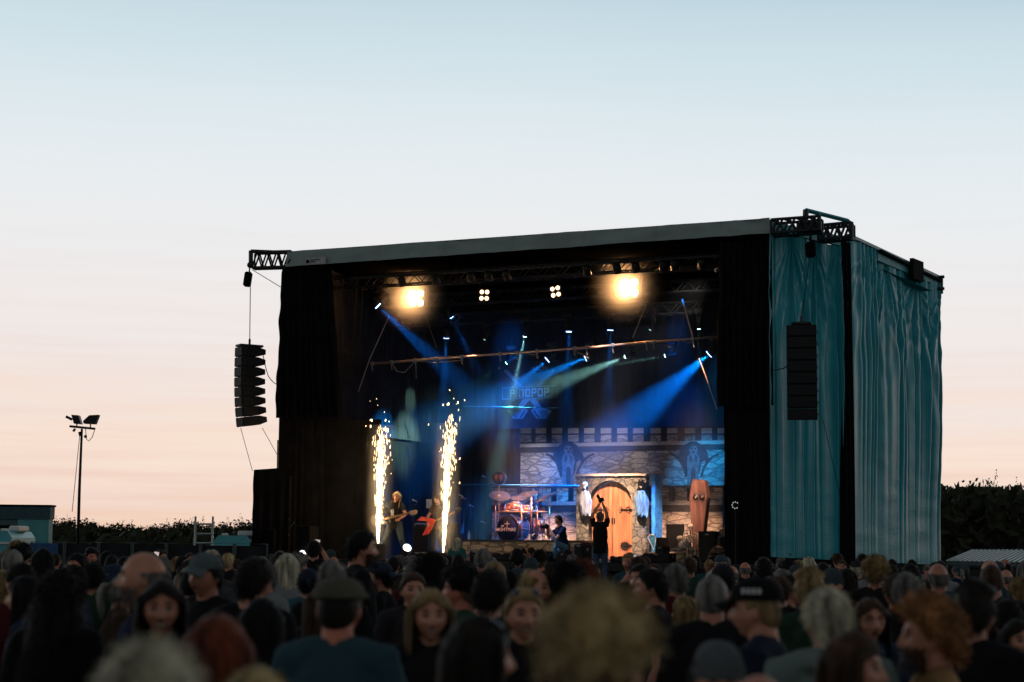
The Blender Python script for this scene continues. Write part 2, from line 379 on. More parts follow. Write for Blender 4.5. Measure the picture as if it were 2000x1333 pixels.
def tarp(t0, t1, pts_top, pts_bot, seed, k, name, pulls, nu=240, nv=170, xshift=0):
    A = side_line(t0) - O; B = side_line(t1) - O; d = B - A; nrm = V((d.y, -d.x, 0)).normalized()
    zt = [at(px, py, (side_line(t)).y).z for (px, py, t) in pts_top]; zb = [at(px, py, (side_line(t)).y).z for (px, py, t) in pts_bot]
    def fn(a, b):
        ztt = zt[0] + (zt[-1] - zt[0]) * a if len(zt) == 2 else (zt[0] + (zt[1] - zt[0]) * min(1, a / .33) if a < .33 else zt[2] + (zt[3] - zt[2]) * (a - .33) / .67)
        zbb = zb[0] + (zb[1] - zb[0]) * a
        s_ = 0
        for (ax, az, sp, am) in pulls:       # creases that fan out from a point on the top edge
            dz = max(.03, az - b); an = (a - ax) / dz
            s_ += .7 * am * max(0, 1 - dz * 1.9) ** .8 * sin(an * sp + 2.5 * noise.noise(V((an * 2.5, 0, seed)))) * math.exp(-abs(an) * 1.1)
        ph = a * k + 1.6 * noise.noise(V((a * 5, b * .12, seed))) + .5 * noise.noise(V((a * 13, b * .25, seed + 1)))
        m_ = (.25 + .75 * sst_(b)) * (.15 + 1.1 * max(0, noise.noise(V((a * 6, b * .8, seed + 7))) + .42))
        s_ += (.125 if seed == 3 else .17) * (abs(sin(ph * pi)) ** .6) * m_ + .022 * sin(ph * 2.3 * pi) * m_
        s_ += .010 * noise.noise(V((a * 4, b * 22, seed + 3))) * (1 - b) + .05 * noise.noise(V((a * 2.2, b * 1.0, seed + 2))) * sin(pi * min(1, max(0, a))) 
        p = A + d * a + nrm * s_
        return (p.x, p.y, zbb + (ztt - zbb) * b)
    return MB().grid(fn, nu, nv).build(name, m_tarp, fl)
tarp(.0, .93, [(1508, 455, 0), (1645, 482, .93)], [(1497, 1088, 0), (1650, 1095, .93)], 3, 6.5, 'tarpaulin', [(.3, 1.0, 9, .10), (.62, 1.02, 11, .11), (.95, 1, 7, .08)])
tarp(1.02, 2.0, [(1668, 463, 1.02), (1717, 482, 1.3), (1717, 510, 1.3), (1834, 556, 2)], [(1672, 1096, 1.02), (1842, 1104, 2)], 9, 13, 'tarpaulin', [(.18, 1.0, 14, .05), (.4, 1.0, 9, .12), (.72, 1.0, 8, .14), (.98, .98, 12, .10)])
def header(t0, y0, y0b, t1, y1, y1b, px0, px1, off, name, m):
    mb = MB(); A = side_line(t0); B = side_line(t1); d = (B - A); nrm = V((d.y, -d.x, 0)).normalized()
    za, zab, zc_, zcb = at(px0, y0, A.y).z, at(px0, y0b, A.y).z, at(px1, y1, B.y).z, at(px1, y1b, B.y).z
    A = A - O + nrm * off; B = B - O + nrm * off; q = -nrm * .1
    vs = [(A.x, A.y, zab), (B.x, B.y, zcb), (B.x, B.y, zc_), (A.x, A.y, za)]; vs += [(x + q.x, y + q.y, z) for x, y, z in vs]
    mb.add(vs, [(0, 1, 2, 3), (7, 6, 5, 4), (0, 4, 5, 1), (3, 2, 6, 7), (1, 5, 6, 2), (0, 3, 7, 4)])
    return mb.build(name, m, fl)
header(0, 434, 452, .93, 462, 481, 1508, 1646, .10, 'header_panel', m_teal_beam)
header(1.02, 458, 464, 2.0, 540, 545, 1667, 1838, .16, 'edge_rail', mat('pale_edge_rail', (.16, .27, .28), .4))
header(1.3, 486, 510, 1.99, 546, 560, 1717, 1837, .14, 'header_panel', m_teal_beam)
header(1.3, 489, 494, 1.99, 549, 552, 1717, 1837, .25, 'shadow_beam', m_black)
header(1.62, 506, 546, 1.74, 514, 553, 1765, 1784, .30, 'bracket', m_black)
hb = MB()
for yy in (542, 565):
    p = at(1828, yy, WB.y - .2) - O; q = at(1844, yy - 1, WB.y - .2) - O; hb.tube([p, q], .045, 8)
p = at(1838, 543, WB.y - .1) - O; q = at(1838, 574, WB.y - .1) - O; hb.tube([p, q], .06, 6)
hb.build('rail_end', m_darktruss, fl)
# dark corner post in the gap
gp = side_line(.965) - O; nrm_ = V((.70, -.71, 0))
def gapf(a, b):
    A = side_line(.90) - O; B = side_line(1.05) - O; p = A.lerp(B, a) + V((.7, -.71, 0)) * (-.12 + .04 * sin(a * 20 + b * 3) + .22 * (abs(a - .5) < .49))
    return (p.x, p.y, 1.0 + (at(1655, 470, 42).z - 1.0) * b)
MB().grid(gapf, 24, 30).build('gap_curtain', m_black, fl)
# black skirt under the tarpaulins
sk = MB()
def skf(a, b):
    p = side_line(a * 2) - O; z = .05 + b * (1.75 - .35 * a)
    return (p.x, p.y + .02 * sin(a * 90), z)
sk.grid(skf, 120, 4).build('skirt', m_black, fl)
# stage front skirt
MB().box((uL / 2, -.06, DECK / 2 - .1), (-uL, .06, DECK - .2)).build('skirt', m_black, st)

# outrigger trusses that carry the loudspeakers
tr = thing('outrigger_truss', 'dark lattice truss sticking out from the left end of the roof', 'truss', wbase(at(566, 508, 45.3), 0))
o_ = at(566, 508, 45.3); mb = MB()
A = at(492, 523, 45.1) - o_; B = at(568, 521, 45.3) - o_; truss(mb, A, B, (0, .45, .03), (0, 0, .42), 4, .035, .025)
mb.tube([at(490, 491, 45) - o_, at(566, 494, 45.3) - o_], .05, 6); mb.tube([at(490, 490, 45) - o_, at(490, 512, 45) - o_], .06, 6)
mb.build('lattice', m_darktruss, tr)
mb = MB(); mb.sphere(at(489, 518, 45) - o_, .09); mb.tube([at(489, 505, 45) - o_, at(487, 532, 45) - o_], .02, 6); mb.build('pulley', m_darktruss, tr)
mb = MB(); c = at(484, 546, 45) - o_
mb.box(c, (.2, .2, .40), Matrix.Rotation(rad(7), 3, 'Y'), bev=.04); mb.tube([c + V((.05, 0, .18)), at(487, 528, 45) - o_], .015, 5); mb.build('chain_bag', m_black, tr)
tr = thing('outrigger_truss', 'dark lattice truss pair with teal beam above the right tarpaulin', 'truss', wbase(at(1585, 450, 39.2), 0))
o_ = at(1585, 450, 39.2); mb = MB()
truss(mb, at(1506, 455, 39.2) - o_, at(1602, 448, 39.1) - o_, (.15, .5, 0), (0, 0, .31), 4, .035, .027)
truss(mb, at(1598, 468, 40.4) - o_, at(1663, 462, 40.3) - o_, (.15, .4, 0), (0, 0, .34), 3, .04, .032)
mb.tube([at(1574, 410, 39.2) - o_, at(1573, 436, 39.2) - o_], .07, 6)
mb.tube([at(1663, 434, 40.2) - o_, at(1663, 470, 40.2) - o_], .05, 6)
mb.box(at(1580, 445, 39.4) - o_, (.55, .3, .3), bev=.03)
mb.build('lattice', m_darktruss, tr)
mb = MB(); mb.tube([at(1574, 411, 39.2) - o_, at(1657, 432, 40.5) - o_], .055, 4); mb.tube([at(1600, 417, 39.5) - o_, at(1601, 452, 39.5) - o_], .045, 4)
mb.build('teal_beam', m_teal_beam, tr)
mb = MB(); c = at(1583, 488, 39.1) - o_
mb.box(c, (.22, .22, .36), Matrix.Rotation(rad(-4), 3, 'Y'), bev=.04); mb.tube([c + V((0, 0, .1)), c + V((0, 0, .5))], .03, 5); mb.build('chain_bag', m_black, tr)

# hanging loudspeaker columns: each cabinet a part of its array
m_grille = mat('speaker_grille', (.010, .010, .012), .55, var=.3, vs=60, bump=.5, bs=400)
def array(name_label, p_top, n, wid, dep, h, yaw, curve, hoist, shift=0):
    a = thing('line_array', name_label, 'loudspeaker', wbase(p_top, yaw))
    mb = MB(); mb.box((0, dep * .45, .03), (wid * .7, dep, .06), bev=.01); mb.tube([(0, dep * .45, .05), (0, dep * .45, .22)], .03, 6); mb.build('flying_frame', m_darktruss, a)
    z = 0; y = 0; tilt = 0
    for i in range(n):
        tilt = curve[i]
        M = Matrix.Translation((0, y, z)) @ Matrix.Rotation(tilt, 4, 'X')
        mb = MB()
        hb_ = h * .58          # rear height
        vs = []
        for x in (-wid / 2, wid / 2):
            vs += [(x, 0, -h + .012), (x, 0, -.012), (x, dep * .68, -.012), (x, dep, -.012 - (h - hb_) / 2), (x, dep, -h + .012 + (h - hb_) / 2), (x, dep * .68, -h + .012)]
        fs = [(0, 1, 7, 6)[::-1], tuple(range(6))[::-1], tuple(range(6, 12)), (1, 2, 8, 7)[::-1], (2, 3, 9, 8)[::-1], (3, 4, 10, 9)[::-1], (4, 5, 11, 10)[::-1], (5, 0, 6, 11)[::-1]]
        mb.add(vs, fs, M=M)
        c = mb.build('cabinet', m_speaker, a)
        g = MB(); g.box((0, -.012, -h / 2), (wid - .04, .016, h - .05)); g.v = [tuple(M @ V(p)) for p in g.v]; g.build('grille', m_grille, c)
        hd = MB()
        for sx in (-1, 1):
            hd.box((sx * (wid / 2 + .004), dep * .72, -h / 2), (.012, .11, .07)); hd.tube([(sx * (wid / 2 + .015), dep * .68, -h / 2 + .03), (sx * (wid / 2 + .03), dep * .72, -h / 2), (sx * (wid / 2 + .015), dep * .68, -h / 2 - .03)], .007, 5)
            hd.box((sx * (wid / 2 + .005), .04, -h / 2), (.012, .03, h - .01))
        hd.v = [tuple(M @ V(p)) for p in hd.v]; hd.build('handle', m_blackmetal, c)
        q = M @ V((0, 0, -h)); y, z = q.y, q.z
    wz = MB(); Q = a.matrix_world.inverted() @ hoist
    wz.tube([(0, dep * .45, .2), Q], .012, 5); wz.build('hoist_cable', m_rubber, a)
    return a
pt = at(467, 677, 44.9)
LA = array('eight cabinet black line array hanging against the open sky left of the stage', pt, 8, .50, .66, .268, rad(-58), [0, .0, .01, .03, .05, .08, .11, .14], at(489, 560, 45))
pt = at(1565, 634, 38.9)
RA = array('taller black line array hanging in front of the teal tarpaulin', pt, 8, .66, .55, .275, rad(-12), [0, .0, .005, .01, .015, .02, .03, .04], at(1583, 492, 39.1))
def cable(pts, label, r=.012, m=m_rubber, sag=0, name='cable'):
    P = [V(p) for p in pts]; o0 = P[0]; out_ = []
    for i in range(len(P) - 1):
        for k in range(8):
            t = k / 8; q = P[i].lerp(P[i + 1], t); q.z -= sag * 4 * t * (1 - t); out_.append(q - o0)
    out_.append(P[-1] - o0)
    o = MB().tube(out_, r, 5).build(name, m); o.location = o0; return tag(o, label, 'cable')
cable([at(492, 527, 45), at(548, 561, 45)], 'thin cable from the left roof truss to the black drape', .01)
cable([at(513, 690, 45), at(524, 735, 45), at(543, 752, 45)], 'loose cable from the left line array to the drape', .012, sag=.04)
cable([at(470, 836, 44.8), at(493, 920, 44.8)], 'slack tether under the left line array to the side tower', .008)
cable([at(512, 836, 44.8), at(545, 895, 44.8)], 'tether under the left line array running to the stage edge', .008)
cable([at(1505, 722, 39.6), at(1525, 721, 39.5), at(1538, 714, 39.3)], 'short cable sagging across the teal tarpaulin to the right array', .012, sag=.02)
cable([at(1608, 822, 39.4), at(1640, 965, 40.6)], 'thin line running down the teal tarpaulin below the right array', .008)
# ------------------------------------------------------------------ lights of the stage (lamps seen lit, plus an unseen front wash)
def pt_local(px, py, v): return onv(px, py, v)
m_lampbody = m_blackmetal
LC = {'blue': (.0, .20, .9), 'cyan': (.35, .95, .9), 'white': (1, .85, .72), 'warm': (1, .58, .25), 'green': (.1, .9, .5)}
def spot(parent, loc, target, col, energy, ang, blend=.3, r=.03, name='lamp_light'):
    ld = bpy.data.lights.new(name, 'SPOT'); ld.energy = energy; ld.color = col; ld.spot_size = rad(ang); ld.spot_blend = 1.0; ld.shadow_soft_size = r
    o = bpy.data.objects.new(name, ld); COL.objects.link(o); o.parent = parent
    d = (V(target) - V(loc)); o.matrix_local = Matrix.Translation(loc) @ d.to_track_quat('-Z', 'Y').to_matrix().to_4x4()
    return o
BEAM = 7.0
def moving_head(px, py, v, tgt, col, en, ang, label, rad_=.09, disc=1.0, group=None, st_=14):
    """a yoke lamp hanging from the rig; tgt in stage coordinates"""
    p = pt_local(px, py, v); t = thing('moving_head', label, 'stage light', base(p.x, p.y, p.z), group)
    d = (V(tgt) - p).normalized(); rt = axrot(d)
    b = MB(); b.tube([d * -.34, d * -.26, d * -.05, d * .0], [rad_ * .6, rad_ * 1.15, rad_ * 1.2, rad_ * 1.05], 14); b.build('lamp_head', m_lampbody, t)
    s_ = d.cross(V((0, 0, 1))); s_ = s_.normalized() if s_.length > .1 else V((1, 0, 0))
    c = d * -.17; y_ = MB()
    for q in (-1, 1): y_.tube([c + s_ * q * rad_ * 1.4, c + s_ * q * rad_ * 1.4 + V((0, 0, .26))], .018, 6)
    y_.tube([c - s_ * rad_ * 1.4 + V((0, 0, .26)), c + s_ * rad_ * 1.4 + V((0, 0, .26))], .02, 6); y_.build('yoke', m_lampbody, t)
    bb = MB(); bb.box(c + V((0, 0, .33)), (.26, .2, .13), bev=.02); bb.tube([c + V((0, 0, .4)), c + V((0, 0, .5))], .02, 6); bb.build('lamp_base', m_lampbody, t)
    l = MB(); l.tube([d * .001, d * .012], rad_ * disc, 16)
    l.build('lens', emat('lens_glow', tuple(.75 * x + .22 for x in col), st_), t)
    if en: spot(t, d * .03, d * 5, col, en * BEAM, ang)
    return t
G1 = 'moving heads lit blue over the stage'
# blue washes
moving_head(738, 598, 3.5, onv(940, 785, 5.0), LC['blue'], 2600, 15, 'blue wash light with a broad beam at the left of the rig', .1)
moving_head(880, 620, 5.5, onv(960, 780, 7.0), LC['blue'], 2600, 12, 'tilted blue wash light, upper one of the pair over the left fountain', .08)
moving_head(872, 660, 5.5, onv(862, 870, 6.5), LC['blue'], 1500, 14, 'blue wash light, lower one of the pair over the left fountain', .08)
moving_head(1111, 648, 5.5, onv(1105, 860, 5.6), LC['blue'], 1000, 14, 'small blue light pointing down under the dim four-cell blinder', .08)
moving_head(1192, 645, 5.5, onv(1186, 860, 5.8), LC['blue'], 900, 14, 'small blue light pointing down under the blazing right blinder', .08)
moving_head(1069, 703, 6.5, onv(930, 820, 5.8), LC['blue'], 2600, 22, 'blue disc light just below the pipe above the festival banner', .095)
moving_head(1144, 700, 6.5, onv(900, 800, 5.6), (.0, .25, .9), 4200, 18, 'blue disc light left of the pale crossing beams', .095)
moving_head(1385, 692, 5.0, onv(1190, 860, 4.75), (.0, .19, .9), 5600, 29, 'bright blue light beside the right masking drape', .105)
# narrow pale beams
moving_head(1025, 657, 5.5, onv(990, 820, 6.4), LC['cyan'], 5000, 9, 'small pale green light throwing split beams down over the banner', .05)
moving_head(1222, 697, 5.5, onv(1050, 765, 5.9), (.45, 1, .85), 3000, 16, 'small white light with a wide pale beam to the left', .05)
moving_head(1300, 695, 5.5, onv(1130, 725, 5.9), (.45, 1, .85), 1500, 6, 'small white light with a thin beam, right of the wide pale one', .05)
moving_head(990, 709, 5.0, onv(850, 800, 5.4), (.12, .8, .6), 600, 7, 'small light sending a long green beam down to the left', .045)
moving_head(1365, 643, 5.5, onv(1362, 800, 5.8), LC['cyan'], 300, 5, 'tiny pale light above the right end of the pipe', .04)
moving_head(1270, 644, 5.5, onv(1240, 700, 5.8), LC['cyan'], 60, 5, 'tiny dim light right of the blazing right blinder', .03, st_=2)
moving_head(947, 663, 5.5, onv(925, 700, 5.8), LC['cyan'], 60, 5, 'tiny dim light above the pipe between fountain and banner', .03, st_=2)
moving_head(610, 585, 3.3, onv(790, 700, 4.5), LC['white'], 900, 16, 'white profile spot near the left black drape', .07)
moving_head(1399, 528, 2.0, onv(1340, 590, 4.5), LC['white'], 120, 22, 'unlit looking lamp hung beside the top of the right drape', .05, st_=.6)
# four-cell blinders
def blinder(px, py, v, label, bright, col=LC['warm'], yaw=0, sz=.14, tilt=0, es=None):
    p = pt_local(px, py, v); t = thing('blinder', label, 'stage light', base(p.x, p.y, p.z, yaw) @ Matrix.Rotation(tilt, 4, 'Y'))
    b = MB(); b.box((0, .09, 0), (sz * 2.5, .16, sz * 2.7), bev=.02); b.build('housing', m_lampbody, t)
    y_ = MB(); [y_.tube([(q * sz * 1.4, .09, 0), (q * sz * 1.4, .09, sz * 2.1)], .02, 6) for q in (-1, 1)]; y_.tube([(-sz * 1.4, .09, sz * 2.1), (sz * 1.4, .09, sz * 2.1)], .02, 6); y_.tube([(0, .09, sz * 2.1), (0, .09, sz * 3)], .02, 6); y_.build('yoke', m_lampbody, t)
    m = emat('blinder_glow', col if es else (1, .62, .34), es or (60 if bright else 5))
    for i in (-1, 1):
        for j in (-1, 1):
            l = MB(); l.tube([(i * sz * .56, 0, j * sz * .62), (i * sz * .56, -.012, j * sz * .62)], sz * .40, 14); l.build('lamp_cell', m, t)
    if bright:
        ld = bpy.data.lights.new('blinder_light', 'SPOT'); ld.energy = bright; ld.color = (1, .50, .17); ld.spot_size = rad(165); ld.spot_blend = .5; ld.shadow_soft_size = .15
        o = bpy.data.objects.new('blinder_light', ld); COL.objects.link(o); o.parent = t
        o.matrix_local = Matrix.Translation((0, -.16, 0)) @ V((0, -1, -.1)).to_track_quat('-Z', 'Y').to_matrix().to_4x4()
        sm = MB(); sm.sphere((0, -.2, 0), 1.25, 20, 14); smm = bpy.data.materials.new('lamp_halo_smoke'); smm.use_nodes = True; n2 = smm.node_tree; n2.nodes.clear()  # dense puff added around the lamp to make its halo
        pv2 = n2.nodes.new('ShaderNodeVolumePrincipled'); pv2.inputs['Color'].default_value = (.95, .9, .85, 1); tc2 = n2.nodes.new('ShaderNodeTexCoord'); ln_ = n2.nodes.new('ShaderNodeVectorMath'); ln_.operation = 'LENGTH'
        ad2 = n2.nodes.new('ShaderNodeVectorMath'); ad2.operation = 'ADD'; ad2.inputs[1].default_value = (0, .2, 0); n2.links.new(tc2.outputs['Object'], ad2.inputs[0]); n2.links.new(ad2.outputs[0], ln_.inputs[0])
        m2_ = n2.nodes.new('ShaderNodeMapRange'); m2_.inputs[1].default_value = 0; m2_.inputs[2].default_value = 1.2; m2_.inputs[3].default_value = 1; m2_.inputs[4].default_value = 0; n2.links.new(ln_.outputs['Value'], m2_.inputs[0])
        p3_ = n2.nodes.new('ShaderNodeMath'); p3_.operation = 'POWER'; p3_.inputs[1].default_value = 3; n2.links.new(m2_.outputs[0], p3_.inputs[0]); p4_ = n2.nodes.new('ShaderNodeMath'); p4_.operation = 'MULTIPLY'; p4_.inputs[1].default_value = 4.5; n2.links.new(p3_.outputs[0], p4_.inputs[0])
        n2.links.new(p4_.outputs[0], pv2.inputs['Density']); oo = n2.nodes.new('ShaderNodeOutputMaterial'); n2.links.new(pv2.outputs[0], oo.inputs['Volume'])
        so = sm.build('smoke', smm); so.matrix_world = t.matrix_world.copy(); so['kind'] = 'stuff'
    return t
blinder(814, 583, 3.0, 'blazing warm four-cell blinder in the left half of the rig', 380, sz=.21)
blinder(1230, 563, 3.0, 'blazing warm four-cell blinder in the right half of the rig', 460, sz=.23)
blinder(946, 577, 3.0, 'dim four-cell blinder right of the left blazing one', 0, tilt=rad(4))
blinder(1085, 570, 3.0, 'dim four-cell blinder left of the right blazing one', 0, tilt=rad(-9))
blinder(719, 768, 4.5, 'dim green four-cell lamp low on the left inner curtain', 0, col=(.03, .35, .18), es=.5, sz=.15)

# front wash: lamps on the front beam that light the castle set
fr = thing('wash_bar', 'dark bar of wash lamps hidden under the front roof edge', 'stage light', base(-6, .5, RZ - .9))
b = MB(); b.tube([(-5.5, 0, .2), (5.5, 0, .2)], .04, 6); b.build('bar', m_blackmetal, fr)
FO = V((-6, .5, RZ - .9))
for k, (x, px_, py_, v_, c, e, a_) in enumerate([(-3.0, 1040, 1020, 4.8, (1, .60, .40), 15000, 17), (1.2, 1200, 1030, 5.0, (1, .62, .42), 10500, 22), (4.2, 1335, 1030, 5.0, (1, .60, .42), 9500, 19),
                                        (2.0, 1180, 895, 6.0, (.85, .74, .80), 2600, 26), (5.2, 1370, 900, 6.3, (.0, .36, 1), 12000, 14), (-1.5, 1040, 900, 6.2, (.72, .72, 1), 5000, 13), (3.2, 1010, 1015, 4.0, (1, .36, .18), 7000, 10), (2.5, 1274, 1000, 4.8, (0, .30, 1), 12000, 8), (-4, 775, 1030, 1.2, (1, .7, .5), 1500, 12), (-1, 1000, 790, 8.0, (0, .16, .8), 9000, 17), (3.5, 1330, 780, 8.0, (0, .16, .8), 7000, 14), (-2, 1098, 1050, 1.0, (.35, .5, 1), 3600, 7)]):
    l = MB(); l.tube([(x, 0, .15), (x, .12, -.05)], [.09, .11], 10); l.build('par_lamp', m_blackmetal, fr)
    tg = onv(px_, py_, v_) - FO
    spot(fr, (x, .15, -.12), (tg.x, tg.y, tg.z), c, e * (1.6 if c[0] == 1 else 1.0), a_, .9, .06)

# smoke that fills the covered stage
hz = MB(); hz.box(((uL + sb.x) / 2 - 1.0, (backv + 3.2) / 2, (DECK + RZ) / 2 - .33), (sb.x - uL - 3.6, backv - 3.3, RZ - DECK - .7))
hm = bpy.data.materials.new('stage_smoke'); hm.use_nodes = True; n_ = hm.node_tree; n_.nodes.clear()
pv = n_.nodes.new('ShaderNodeVolumePrincipled'); pv.inputs['Density'].default_value = .012; pv.inputs['Color'].default_value = (.85, .9, 1, 1); pv.inputs['Anisotropy'].default_value = .15
no_ = n_.nodes.new('ShaderNodeOutputMaterial'); n_.links.new(pv.outputs[0], no_.inputs['Volume'])
ho = hz.build('haze', hm); ho.matrix_world = SM; ho['kind'] = 'stuff'
# ------------------------------------------------------------------ people
m_skin = mat('skin', (.5, .33, .26), .5, var=.12, vs=18, bump=.15, bs=120, spec=.35, obj_color=True)
m_teeth = mat('teeth', (.62, .58, .5), .4, var=.05); m_lip = mat('lips', (.22, .07, .06), .45, var=.1); m_eye = mat('eye_dark', (.02, .016, .014), .15, spec=.8); m_brow = mat('eyebrow', (.05, .035, .025), .9)
m_hair = mat('hair', (.1, .06, .04), .6, var=.75, vs=22, spec=.18, obj_color=True, scale=(1, 1, .22), sheen=.05)
m_cloth = mat('garment', (.1, .1, .1), .9, var=.15, vs=6, bump=.12, bs=50, spec=.15, obj_color=True)
m_denim = mat('denim', (.03, .045, .07), .9, var=.3, vs=14, bump=.3, bs=120, obj_color=True)
m_glass = mat('dark_lens', (.01, .015, .02), .08, spec=1)
DG = None
def remesh(mb, voxel, smooth=4, disp=0, seed=0):
    me = mb.mesh('tmp'); o = bpy.data.objects.new('tmp', me); COL.objects.link(o)
    r_ = o.modifiers.new('r', 'REMESH'); r_.mode = 'VOXEL'; r_.voxel_size = voxel; r_.use_smooth_shade = True
    if smooth: s_ = o.modifiers.new('s', 'SMOOTH'); s_.factor = .5; s_.iterations = smooth
    dg = bpy.context.evaluated_depsgraph_get(); dg.update()
    out_ = bpy.data.meshes.new_from_object(o.evaluated_get(dg)); bpy.data.objects.remove(o); bpy.data.meshes.remove(me)
    if disp:
        for v in out_.vertices:
            c = v.co; q = V((c.x * 9 + seed, c.y * 9, c.z * 13)); v.co = c + v.normal * disp * (noise.noise(q) + .5 * noise.noise(q * 2.7))
    out_.polygons.foreach_set('use_smooth', [True] * len(out_.polygons)); out_.update(); return out_

def sst(a, b, x): t = min(1, max(0, (x - a) / (b - a))); return t * t * (3 - 2 * t)
def head_shape(mb, H, fem=False, nu=56, nv=44, smile=0, beardless=True):
    g = lambda a, s_: math.exp(-(a / s_) ** 2)
    def fn(i, j):
        a = 2 * pi * i; b = pi * (1 - j)
        dx, dy, dz = sin(b) * sin(a), sin(b) * cos(a), cos(b)
        x, y, z = .078 * dx, .095 * dy, .112 * dz
        if z > .02 and y < 0: y *= 1.06
        lo = sst(-.01, -.115, z); x *= 1 - (.42 if fem else .33) * lo; 
        if y < 0: y *= 1 - .45 * sst(-.03, -.11, z)
        if y > 0: y *= 1 + .10 * sst(-.02, -.1, z) * (1 - .4 * abs(dx)); x *= 1 + .02
        f = 1 if y > .02 else 0
        if f:
            e = 0; ax = abs(x)
            if -.045 < z < .03: e += .030 * g(x, .0105 + .006 * sst(0, -.04, z)) * sst(.03, -.030, z) * (1 - sst(-.036, -.046, z))
            e -= .013 * g(ax - .031, .015) * g(z - .006, .013)
            e += .006 * g(ax - .03, .02) * g(z - .030, .010)
            e += .007 * g(ax - .042, .018) * g(z + .028 - .004 * smile, .018) * (1 + smile)
            e += .008 * g(x, .024 + .006 * smile) * g(z + .060, .0075) - .005 * g(x, .03) * g(z + .076, .007)
            e += .010 * g(x, .022) * g(z + .100, .014)
            y += e
        return H @ V((x, y, z))
    mb.grid(fn, nu, nv)
    for q in (-1, 1):
        M = H @ Matrix.Translation((q * .077, -.008, -.004)) @ Matrix.Rotation(q * .35, 4, 'Z') @ Matrix.Rotation(-.2, 4, 'X')
        k = MB(); k.sphere((0, 0, 0), (.009, .019, .032), 10, 8); mb.add(k.v, k.f, 0, True, M)

STAND = dict(pel=(0, 0, .93), che=(0, -.01, 1.27), nec=(0, -.02, 1.475), head=(0, .016, 1.62), hy=0, hp=0, hr=0,
             shL=(-.185, -.01, 1.425), shR=(.185, -.01, 1.425), elL=(-.245, -.03, 1.13), elR=(.245, -.03, 1.13), wrL=(-.25, .06, .90), wrR=(.25, .06, .90),
             hiL=(-.09, 0, .91), hiR=(.09, 0, .91), knL=(-.1, .02, .50), knR=(.1, .02, .50), anL=(-.11, -.02, .09), anR=(.11, -.02, .09), fL=0, fR=0)
def hand(mb, wr, el, fwd, curl=.5, s=1):
    wr, el = V(wr), V(el); d = (wr - el).normalized(); f = V(fwd); f = (f - d * f.dot(d)); f = f.normalized() if f.length > .01 else d.orthogonal().normalized()
    sd = d.cross(f)                       # across the palm
    pc = wr + d * .045
    mb.sphere(pc, (.018, .040, .052), 10, 8, rot=Matrix((f, sd, d)).transposed())
    for k, (off, ln) in enumerate(((-.030, .062), (-.010, .074), (.010, .078), (.030, .068))):
        p = wr + d * .085 + sd * off; pts = [p - d * .02]; dd = d.copy(); q = p
        for j in range(3):
            pts.append(q); dd = (dd * cos(curl * .8) + f * sin(curl * .8)).normalized(); q = q + dd * ln * (.42, .32, .26)[j]
        pts.append(q); mb.tube(pts, [.0105, .0105, .0095, .0088, .007], 7)
    t0 = wr + d * .02 + sd * .03; mb.tube([t0, t0 + (sd * .7 + d * .5 + f * .3).normalized() * .032, t0 + (sd * .7 + d * .8 + f * .6).normalized() * .060], [.014, .0115, .009], 7)
def torso_pts(P):
    pel, che, nec = V(P['pel']), V(P['che']), V(P['nec'])
    return [pel + V((0, 0, -.09)), pel, pel.lerp(che, .4), che, che.lerp(nec, .55), nec]
